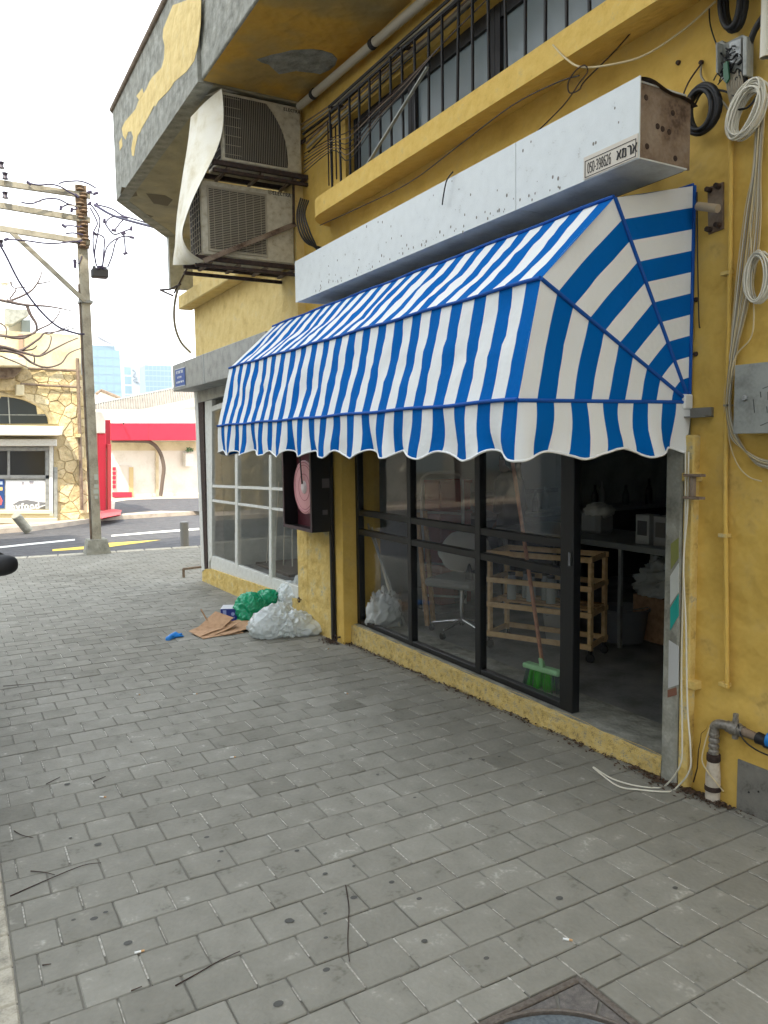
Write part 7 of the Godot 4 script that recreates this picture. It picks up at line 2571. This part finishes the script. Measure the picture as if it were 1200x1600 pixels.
# ---------------------------------------------------------------- rubbish on the pavement
func build_rubbish() -> void:
	var st: SurfaceTool
	var film := mat("film_white", Color(0.86, 0.89, 0.89, 0.62), 0.22)
	film.transparency = BaseMaterial3D.TRANSPARENCY_ALPHA
	film.metallic_specular = 0.6
	var film2 := mat("film_cloudy", Color(0.87, 0.90, 0.90, 0.72), 0.18)
	film2.transparency = BaseMaterial3D.TRANSPARENCY_ALPHA
	var green := mat("film_green", srgb(24, 156, 112), 0.25)
	var g := gd(402, 970)
	crumple("plastic_bag", "crumpled green plastic bag leaning on the kerb among the rubbish", [[g + Vector3(-0.06, 0.12, 0.0), Vector3(0.155, 0.17, 0.15)], [g + Vector3(0.12, 0.20, -0.02), Vector3(0.12, 0.09, 0.1)], [g + Vector3(-0.11, 0.05, 0.06), Vector3(0.10, 0.12, 0.10)], [g + Vector3(0.24, 0.20, -0.03), Vector3(0.07, 0.035, 0.03)]], 3, green)
	var w := gd(440, 992)
	crumple("plastic_bag", "crumpled translucent white plastic bag in front of the green one", [[w + Vector3(-0.10, 0.10, -0.02), Vector3(0.2, 0.14, 0.16)], [w + Vector3(0.08, 0.09, 0.02), Vector3(0.22, 0.12, 0.16)], [w + Vector3(0.22, 0.05, 0.10), Vector3(0.18, 0.07, 0.12)], [w + Vector3(-0.02, 0.19, -0.06), Vector3(0.13, 0.09, 0.1)]], 13, film2)
	var w2 := gd(455, 965)
	crumple("plastic_bag", "white plastic bag propped up against the shop window behind the others", [[w2 + Vector3(0.02, 0.15, -0.02), Vector3(0.15, 0.21, 0.24)], [w2 + Vector3(0.09, 0.30, 0.08), Vector3(0.08, 0.15, 0.13)]], 23, film2)
	# flattened cardboard sheets
	var cb := gd(350, 988)
	var sheets := [[cb + Vector3(0.12, 0.030, -0.04), Vector3(0.46, 0.006, 0.34), Vector3(0.02, 0.25, 0.05)], [cb + Vector3(-0.06, 0.008, 0.06), Vector3(0.40, 0.006, 0.20), Vector3(0.0, 0.05, 0.0)],
		[cb + Vector3(-0.06, 0.052, -0.03), Vector3(0.32, 0.005, 0.24), Vector3(0.12, 0.35, 0.24)], [cb + Vector3(-0.07, 0.082, -0.06), Vector3(0.30, 0.005, 0.22), Vector3(0.2, 0.6, 0.38)], [cb + Vector3(-0.15, 0.040, -0.04), Vector3(0.28, 0.005, 0.22), Vector3(0.08, 0.2, 0.16)]]
	var names := ["large flat cardboard sheet under the blue box and green bag", "lowest cardboard sheet of the flattened pile", "tilted cardboard flap in the flattened pile", "steepest cardboard flap on top of the flattened pile", "rear cardboard flap at the end of the flattened pile"]
	for k in 5:
		var s = sheets[k]
		var o := thing("cardboard_sheet", names[k], "cardboard", s[0], "flattened cardboard on the pavement")
		st = begin()
		var b := Basis.from_euler(s[2])
		var nx := 8
		for lay in 2:
			var rows := []
			for i in nx + 1:
				var r := []
				for j in 4:
					var u: float = (i / float(nx) - 0.5) * s[1].x
					var v: float = (j / 3.0 - 0.5) * s[1].z
					var bend := 0.006 * sin(u * 14.0 + k * 2.0) * (0.4 if k < 2 else 1.0)
					r.append(s[0] + b * Vector3(u, bend + (s[1].y if lay == 0 else 0.0), v))
				rows.append(r)
			grid(st, rows)
		for i in nx:
			for sv in [-0.5, 0.5]:
				var u0: float = (i / float(nx) - 0.5) * s[1].x
				var u1: float = ((i + 1) / float(nx) - 0.5) * s[1].x
				var k0 := 0.006 * sin(u0 * 14.0 + k * 2.0) * (0.4 if k < 2 else 1.0)
				var k1 := 0.006 * sin(u1 * 14.0 + k * 2.0) * (0.4 if k < 2 else 1.0)
				var v: float = sv * s[1].z
				quad(st, s[0] + b * Vector3(u0, k0, v), s[0] + b * Vector3(u1, k1, v), s[0] + b * Vector3(u1, k1 + s[1].y, v), s[0] + b * Vector3(u0, k0 + s[1].y, v))
		put("sheet", st, M.cardboard, o)
	# thin strip sticking up
	var sk := thing("cardboard_strip", "thin torn cardboard strip sticking up from the flattened pile", "cardboard", cb + Vector3(-0.05, 0.05, 0))
	st = begin()
	bar(st, at_z(324, 970, cb.z), at_z(314, 952, cb.z - 0.05), 0.018, 0.004)
	put("strip", st, M.cardboard, sk)
	# blue box
	var bb := gd(357, 974)
	var box1 := thing("blue_box", "small open dark blue carton with a white side lying by the green bag", "carton", bb)
	var rot := Basis(Vector3.UP, -0.45)
	var cc := bb + rot * Vector3(0.06, 0.065, -0.08) + Vector3(0, 0.02, 0)
	st = begin()
	box(st, cc, Vector3(0.27, 0.14, 0.2), rot, 0.003)
	put("case", st, mat("box_white", srgb(206, 208, 214), 0.5), box1)
	st = begin()
	box(st, cc + rot * Vector3(0, 0, 0.1015), Vector3(0.266, 0.136, 0.002), rot)
	put("front", st, mat("box_blue", srgb(26, 48, 132), 0.45), box1)
	st = begin()
	box(st, cc + rot * Vector3(-0.092, 0, 0.1035), Vector3(0.034, 0.11, 0.002), rot)
	lathe(st, [Vector2(0, 0.001), Vector2(0.018, 0.001), Vector2(0.018, -0.001)], Transform3D(rot * Basis(Vector3.RIGHT, PI / 2), cc + rot * Vector3(-0.01, 0.015, 0.1035)), 16)
	box(st, cc + rot * Vector3(-0.01, -0.02, 0.1035), Vector3(0.04, 0.006, 0.002), rot)
	box(st, cc + rot * Vector3(-0.01, -0.034, 0.1035), Vector3(0.03, 0.004, 0.002), rot)
	put("print", st, mat("box_print", srgb(150, 164, 210), 0.5), box1)
	st = begin()
	box(st, cc + rot * Vector3(0.09, 0.066, -0.02), Vector3(0.05, 0.003, 0.16), rot)
	put("top_stripe", st, mat("box_navy", srgb(40, 62, 130), 0.5), box1)
	# discarded glove
	var gl := gd(272, 997)
	var gv := thing("glove", "crumpled bright blue disposable glove lying on the paving", "glove", gl)
	st = begin()
	var B := [[gl + Vector3(-0.03, 0.018, 0.01), gl + Vector3(0.02, 0.022, -0.03), 0.026, 0.03, Color.BLUE], [gl + Vector3(-0.03, 0.016, 0.01), gl + Vector3(-0.065, 0.012, 0.05), 0.024, 0.028, Color.BLUE]]
	for k in 4:
		B.append([gl + Vector3(0.01, 0.02, -0.03 + k * 0.016), gl + Vector3(0.07 + 0.012 * (k % 2), 0.012 + 0.01 * (k % 3), -0.05 + k * 0.022), 0.011, 0.009, Color.BLUE])
	B.append([gl + Vector3(0.0, 0.02, -0.04), gl + Vector3(0.01, 0.02, -0.1), 0.011, 0.009, Color.BLUE])
	nets(st, B, 0.008, 0.012)
	put("glove", st, mat("glove_blue", srgb(28, 122, 200), 0.45), gv)
func crumple(called: String, label: String, lobes: Array, sd: int, m: Material) -> void:
	# thin film drawn tight into folds over a few soft lumps, standing on the ground
	var base: Vector3 = lobes[0][0]
	var floor_y := gy(base.z, 0.003)
	var o := thing(called, label, "bag", Vector3(base.x, floor_y, base.z), "plastic bags of rubbish by the kerb")
	var n := FastNoiseLite.new()
	n.seed = sd
	n.noise_type = FastNoiseLite.TYPE_SIMPLEX_SMOOTH
	n.fractal_type = FastNoiseLite.FRACTAL_RIDGED
	n.fractal_octaves = 3
	n.frequency = 7.0
	n.fractal_octaves = 4
	var n2 := FastNoiseLite.new()
	n2.seed = sd + 50
	n2.frequency = 9.0
	n2.fractal_octaves = 3
	var ctr := Vector3.ZERO
	for l in lobes:
		ctr += l[0]
	ctr /= lobes.size()
	ctr.y = floor_y + 0.08
	var nu := 150
	var nv := 90
	var rows := []
	for j in nv + 1:
		var r := []
		var t := PI * j / nv
		for i in nu + 1:
			var a := TAU * (i % nu) / nu
			var d := Vector3(sin(t) * cos(a), cos(t), sin(t) * sin(a))
			# farthest lobe surface along this direction
			var reach := 0.02
			for l in lobes:
				var s: Vector3 = l[1]
				var oc: Vector3 = (ctr - l[0]) / s
				var dd := d / s
				var A := dd.dot(dd)
				var Bq := 2.0 * oc.dot(dd)
				var C := oc.dot(oc) - 1.0
				var disc := Bq * Bq - 4 * A * C
				if disc > 0:
					reach = max(reach, (-Bq + sqrt(disc)) / (2 * A))
			var p := ctr + d * reach
			var q := Vector3(p.x, p.y * 0.6, p.z) + Vector3(n2.get_noise_3dv(p), n2.get_noise_3dv(p + Vector3(9, 0, 0)), n2.get_noise_3dv(p + Vector3(0, 9, 0))) * 0.05
			p += d * (n.get_noise_3dv(q) * 0.040 + n2.get_noise_3dv(p * 2.2) * 0.016)
			p.y = max(p.y, floor_y + 0.001 * ((i + j) % 2))
			r.append(p)
		rows.append(r)
	var st := begin()
	grid(st, rows)
	put("film", st, m, o)

# ---------------------------------------------------------------- small things on the ground
func build_small_things() -> void:
	var st: SurfaceTool
	# manhole cover in its square frame
	var ap := gd(905, 1523)
	var S := 0.70
	var c := Vector3(ap.x - S / 2, gy(ap.z + S / 2), ap.z + S / 2)
	var tilt := Basis(Vector3.RIGHT, -atan(0.02))
	var mh := thing("manhole_cover", "round cast iron manhole cover in a square frame with concrete corners", "manhole cover", c)
	var iron := mat("cast_iron", Color.WHITE, 0.6, 0.1, blotch([[0.1, srgb(58, 48, 42)], [0.45, srgb(96, 88, 80)], [0.8, srgb(120, 114, 106)]], 256, 0.04, 180, 0.5), 5.0)
	st = begin()
	for k in 4:
		var b := tilt * Basis(Vector3.UP, k * PI / 2)
		box(st, c + b * Vector3(0, -0.02, S / 2 - 0.012), Vector3(S - 0.026, 0.045, 0.024), b, 0.003)
	put("frame", st, iron, mh)
	st = begin()
	lathe(st, [Vector2(0.328, -0.04), Vector2(0.328, 0.004), Vector2(0.328, 0.004), Vector2(0.322, 0.006), Vector2(0.317, 0.004), Vector2(0.317, 0.004), Vector2(0.316, -0.01)], Transform3D(tilt, c), 72)
	put("ring", st, iron, mh)
	st = begin()
	lathe(st, [Vector2(0, -0.004), Vector2(0.19, -0.004), Vector2(0.19, -0.004), Vector2(0.195, 0.001), Vector2(0.205, 0.001), Vector2(0.21, -0.004), Vector2(0.26, -0.004), Vector2(0.262, 0.002), Vector2(0.296, 0.002), Vector2(0.298, -0.004), Vector2(0.312, -0.004), Vector2(0.314, -0.02)], Transform3D(tilt, c), 72)
	put("lid", st, mat("lid_iron", Color.WHITE, 0.5, 0.2, blotch([[0.1, srgb(70, 76, 80)], [0.5, srgb(102, 110, 114)], [0.9, srgb(128, 134, 136)]], 256, 0.04, 181, 0.4), 5.0), mh)
	# raised letters and dashes on the lid rim
	st = begin()
	for k in 24:
		if k % 12 in [5, 6]:
			continue
		var a := TAU * (k + 0.5) / 24
		var b := tilt * Basis(Vector3.UP, -a + PI / 2)
		box(st, c + tilt * Vector3(cos(a) * 0.235, -0.001, sin(a) * 0.235), Vector3(0.05, 0.008, 0.012), b, 0.002)
	put("lid_rib", st, iron, mh)
	var tb := tilt * Basis(Vector3.RIGHT, -PI / 2)
	text_part("lettering", "B54", 0.03, M.black_iron, mh, Transform3D(tb, c + tilt * Vector3(0.02, 0.0005, -0.235)))
	var conc := mat("corner_concrete", Color.WHITE, 0.9, 0, blotch([[0.1, srgb(70, 66, 64)], [0.5, srgb(98, 94, 90)], [0.8, srgb(120, 114, 108)], [0.95, srgb(160, 154, 146)]], 256, 0.03, 182, 0.5), 4.0)
	for k in 4:
		# three wedges per corner between the ring and the frame, ribs between
		for w in [[-1.0, -0.36], [-0.30, 0.30], [0.36, 1.0]]:
			var q := PackedVector2Array()
			var half := S / 2 - 0.03
			var base := PI / 4 + k * PI / 2
			for i in 5:
				var a: float = base + lerp(w[0], w[1], i / 4.0) * 0.50
				q.append(Vector2(cos(a), sin(a)) * 0.334)
			for i in range(4, -1, -1):
				var a: float = base + lerp(w[0], w[1], i / 4.0) * 0.50
				var m: float = max(abs(cos(a)), abs(sin(a)))
				q.append(Vector2(cos(a), sin(a)) * max(half / m, 0.337))
			st = begin()
			if Geometry2D.is_polygon_clockwise(q):
				q.reverse()
			prism(st, q, Transform3D(tilt * Basis(Vector3(1, 0, 0), Vector3(0, 0, -1), Vector3(0, 1, 0)), c + Vector3(0, -0.03, 0)), 0.029, 0.004)
			put("corner_wedge", st, conc, mh)
	st = begin()
	box(st, c + Vector3(0, -0.03, 0), Vector3(S - 0.05, 0.01, S - 0.05), tilt)
	put("base_plate", st, iron, mh)
	# twigs
	var tw := [[[16, 1400], [80, 1372], [130, 1352], [158, 1348]], [[48, 1361], [70, 1363], [86, 1367]], [[274, 1540], [310, 1520], [345, 1500], [375, 1486]], [[540, 1383], [545, 1420], [543, 1470], [546, 1502]], [[5, 1072], [50, 1068], [102, 1062]], [[66, 1508], [80, 1506]], [[22, 1298], [35, 1305], [52, 1309]], [[205, 1548], [222, 1541]], [[146, 1221], [165, 1213]], [[72, 1225], [94, 1214]]]
	for k in tw.size():
		var pts := []
		for q in tw[k]:
			pts.append(gd(q[0], q[1], 0.005))
		var o := thing("twig", ["long bent twig lying on the paving near the kerb stones", "short twig beside the long bent one", "straight thin twig lying across two slabs", "curved twig lying lengthways on the paving", "long thin twig on the far left paving", "tiny dark twig stub on a slab", "small curved twig by the kerb stones", "tiny twig pair on a slab joint", "small dark twig on the middle paving", "small slanting twig on the left paving"][k], "twig", pts[0], "twigs on the paving")
		st = begin()
		tube(st, smooth_path(pts, 4), 0.0024, 0.0014, 5)
		put("stem", st, M.rust_dark, o)
	# cigarette ends
	for q in [[887, 1468, 0.8], [364, 1183, 0.3], [541, 1083, 1.2], [218, 1487, 0.1], [305, 1084, 0.5], [216, 1085, 0.9], [161, 1245, 0.6], [511, 1014, 0.0]]:
		var p := gd(q[0], q[1], 0.004)
		var d := Vector3(cos(q[2]), 0, sin(q[2])) * 0.016
		var o := thing("cigarette_end", "white cigarette end lying on the grey paving", "cigarette end", p, "cigarette ends on the paving")
		st = begin()
		tube(st, [p - d, p + d * 0.3], 0.0038, 0.0038, 8)
		put("paper", st, M.white_trim, o)
		st = begin()
		tube(st, [p + d * 0.3, p + d], 0.0039, 0.0038, 8)
		put("filter", st, mat("filter_tan", srgb(190, 150, 104), 0.8), o)
	# dry leaves and grit blown against the kerb
	st = begin()
	rng.seed = 321
	for k in 2200:
		var z: float = rng.randf_range(-6.15, -2.2)
		if rng.randf() < 0.55:
			z = [-6.15, -2.5, -2.3, -6.9][rng.randi() % 4] + rng.randfn(0, 0.10)
		var near_pier := z < -6.0
		var x: float = (2.93 if near_pier else 3.035 if z < -2.5 else 3.05) - abs(rng.randfn(0, 0.035))
		var s := rng.randf_range(0.003, 0.014)
		var p := Vector3(x, gy(z, 0.002 + rng.randf() * 0.012), z)
		var a := rng.randf() * TAU
		var u := Vector3(cos(a), rng.randf_range(-0.4, 0.5), sin(a)) * s
		var v := Vector3(-sin(a), rng.randf_range(-0.3, 0.6), cos(a)) * s * 0.6
		tri(st, p - u, p + v, p + u)
		tri(st, p - u, p + u, p - v)
	var lf := put("leaf_litter", st, M.dirt, self)
	lf.set_meta("kind", "stuff")
	lf.set_meta("label", "brown dry leaves and grit blown against the foot of the wall")
	lf.set_meta("category", "litter")
	# low iron bar by the corner
	var ib := thing("iron_step", "short low iron boot bar standing out from the building's corner", "bar", gd(287, 903))
	var a0 := gd(287, 902)
	st = begin()
	var hgt := 0.12
	bar(st, a0 + Vector3(0, 0, 0), a0 + Vector3(0, hgt, 0), 0.04, 0.03, 0.003)
	bar(st, a0 + Vector3(-0.01, hgt, 0), a0 + Vector3(0.30, hgt + 0.01, 0.02), 0.03, 0.03, 0.003)
	put("bar", st, M.rust, ib)
	# ring bolts at the pier foot
	for q in [[470, 937, 2.945], [528, 996, 2.94]]:
		var e := at_x(q[0], q[1], q[2])
		var rb := thing("ring_bolt", ["rusty ring fixed to the yellow post beside the white bag", "rusty ring at the foot of the black shutter rail"][0 if q[0] == 470 else 1], "ring", e)
		st = begin()
		ring(st, e + Vector3(-0.02, 0, 0), Basis(Vector3(0, 0, 1), Vector3(0, 1, 0), Vector3(1, 0, 0)), 0.022, 0.006)
		bar(st, e, e + Vector3(0.03, 0, 0), 0.012, 0.012)
		put("ring", st, M.rust_dark, rb)

# ---------------------------------------------------------------- parked car, of which only a wing mirror reaches into the picture
func build_car() -> void:
	var car := thing("parked_car", "black parked car whose wing mirror reaches over the kerb", "car", Vector3(-1.0, gy(-5, -0.13), -5.0))
	var y0 := gy(-5, -0.13)
	var paint := mat("car_paint", srgb(30, 31, 34), 0.25)
	paint.clearcoat_enabled = true
	var cx := -0.93
	# body: cross sections along z, nose towards the camera side
	var sec := [[-3.05, 0.55, 0.42, 0.62], [-3.15, 0.70, 0.34, 0.72], [-3.5, 0.80, 0.26, 0.80], [-4.1, 0.85, 0.22, 0.90], [-4.5, 0.86, 0.22, 0.96], [-6.4, 0.86, 0.22, 0.98], [-6.9, 0.84, 0.26, 0.96], [-7.2, 0.76, 0.34, 0.88], [-7.28, 0.62, 0.42, 0.74]]
	var st := begin()
	var rows := []
	for s in sec:
		var r := []
		var w: float = s[1]
		var lo: float = s[2]
		var hi: float = s[3]
		for q in [[-0.9, 0.0], [-1.0, 0.15], [-1.0, 0.6], [-0.96, 0.85], [-0.85, 1.0], [0.0, 1.03], [0.85, 1.0], [0.96, 0.85], [1.0, 0.6], [1.0, 0.15], [0.9, 0.0], [0.0, -0.02], [-0.9, 0.0]]:
			r.append(Vector3(cx + q[0] * w, y0 + lerp(lo, hi, q[1]), s[0]))
		rows.append(r)
	grid(st, rows)
	put("body", st, paint, car)
	st = begin()
	var cab := [[-4.35, 0.80, 0.94], [-5.05, 0.66, 1.42], [-6.3, 0.64, 1.44], [-6.95, 0.74, 0.98]]
	rows = []
	for s in cab:
		var r := []
		for q in [[-1.0, 0.0], [-0.97, 0.85], [-0.8, 1.0], [0.0, 1.02], [0.8, 1.0], [0.97, 0.85], [1.0, 0.0]]:
			r.append(Vector3(cx + lerp(0.82, s[1], q[1]) * q[0], y0 + lerp(0.93, s[2], q[1]), s[0]))
		rows.append(r)
	grid(st, rows)
	put("cabin", st, paint, car)
	for s in [-1.0, 1.0]:
		for q in [[-4.75, -5.55], [-5.65, -6.35]]:
			st = begin()
			quad(st, Vector3(cx + s * 0.833, y0 + 0.98, q[0] + (0.22 if q[0] > -5 else 0.0)), Vector3(cx + s * 0.833, y0 + 0.98, q[1]), Vector3(cx + s * 0.70, y0 + 1.34, q[1]), Vector3(cx + s * 0.70, y0 + 1.34, q[0] - 0.18 if q[0] > -5 else q[0]))
			put("side_window", st, M.black_paint, car)
		for z in [-3.75, -6.35]:
			st = begin()
			var c := Vector3(cx + s * 0.77, y0 + 0.31, z)
			lathe(st, [Vector2(0.19, 0.1), Vector2(0.29, 0.1), Vector2(0.31, 0.07), Vector2(0.31, -0.07), Vector2(0.29, -0.1), Vector2(0.19, -0.1)], Transform3D(Basis(Vector3.BACK, -PI / 2 * s), c), 28)
			var wheel := put("wheel", st, M.black_rubber, car)
			st = begin()
			lathe(st, [Vector2(0, 0.08), Vector2(0.06, 0.085), Vector2(0.19, 0.06), Vector2(0.19, -0.05)], Transform3D(Basis(Vector3.BACK, -PI / 2 * s), c), 20)
			put("rim", st, M.steel, wheel)
		st = begin()
		blob(st, Vector3(cx + s * 0.55, y0 + 0.62, -3.17), Vector3(0.17, 0.08, 0.08), 1, 0.0, 16, 10)
		put("headlight", st, M.chrome, car)
	# wing mirrors
	for s in [-1.0, 1.0]:
		var tip := at_z(24, 880, -4.75)
		var c := Vector3(tip.x - 0.10, tip.y - 0.004, -4.75) if s > 0 else Vector3(2 * cx - tip.x + 0.10, tip.y - 0.004, -4.75)
		st = begin()
		var n := 24
		rows = []
		for j in 11:
			var r := []
			var t := PI * j / 10
			for i in n + 1:
				var a := TAU * i / n
				var d := Vector3(cos(t), sin(t) * sin(a), sin(t) * cos(a))
				d = Vector3(sign(d.x) * pow(abs(d.x), 0.8), sign(d.y) * pow(abs(d.y), 0.75), d.z)
				r.append(c + Vector3(d.x * 0.115, d.y * 0.062, d.z * 0.075))
			rows.append(r)
		grid(st, rows)
		var mir := put("wing_mirror", st, M.black_rubber, car)
		st = begin()
		tube(st, [c + Vector3(-s * 0.08, -0.03, 0), Vector3(cx + s * 0.82, c.y - 0.06, -4.8)], 0.022, 0.03, 8)
		put("mirror_arm", st, M.black_rubber, mir)
		st = begin()
		tube(st, smooth_path([c + Vector3(-s * 0.12, 0.078, 0.0), c + Vector3(-s * 0.02, 0.085, 0.0), c + Vector3(s * 0.045, 0.055, 0.0)], 5), 0.006, 0.006, 6)
		put("mirror_guard", st, M.black_rubber, mir)
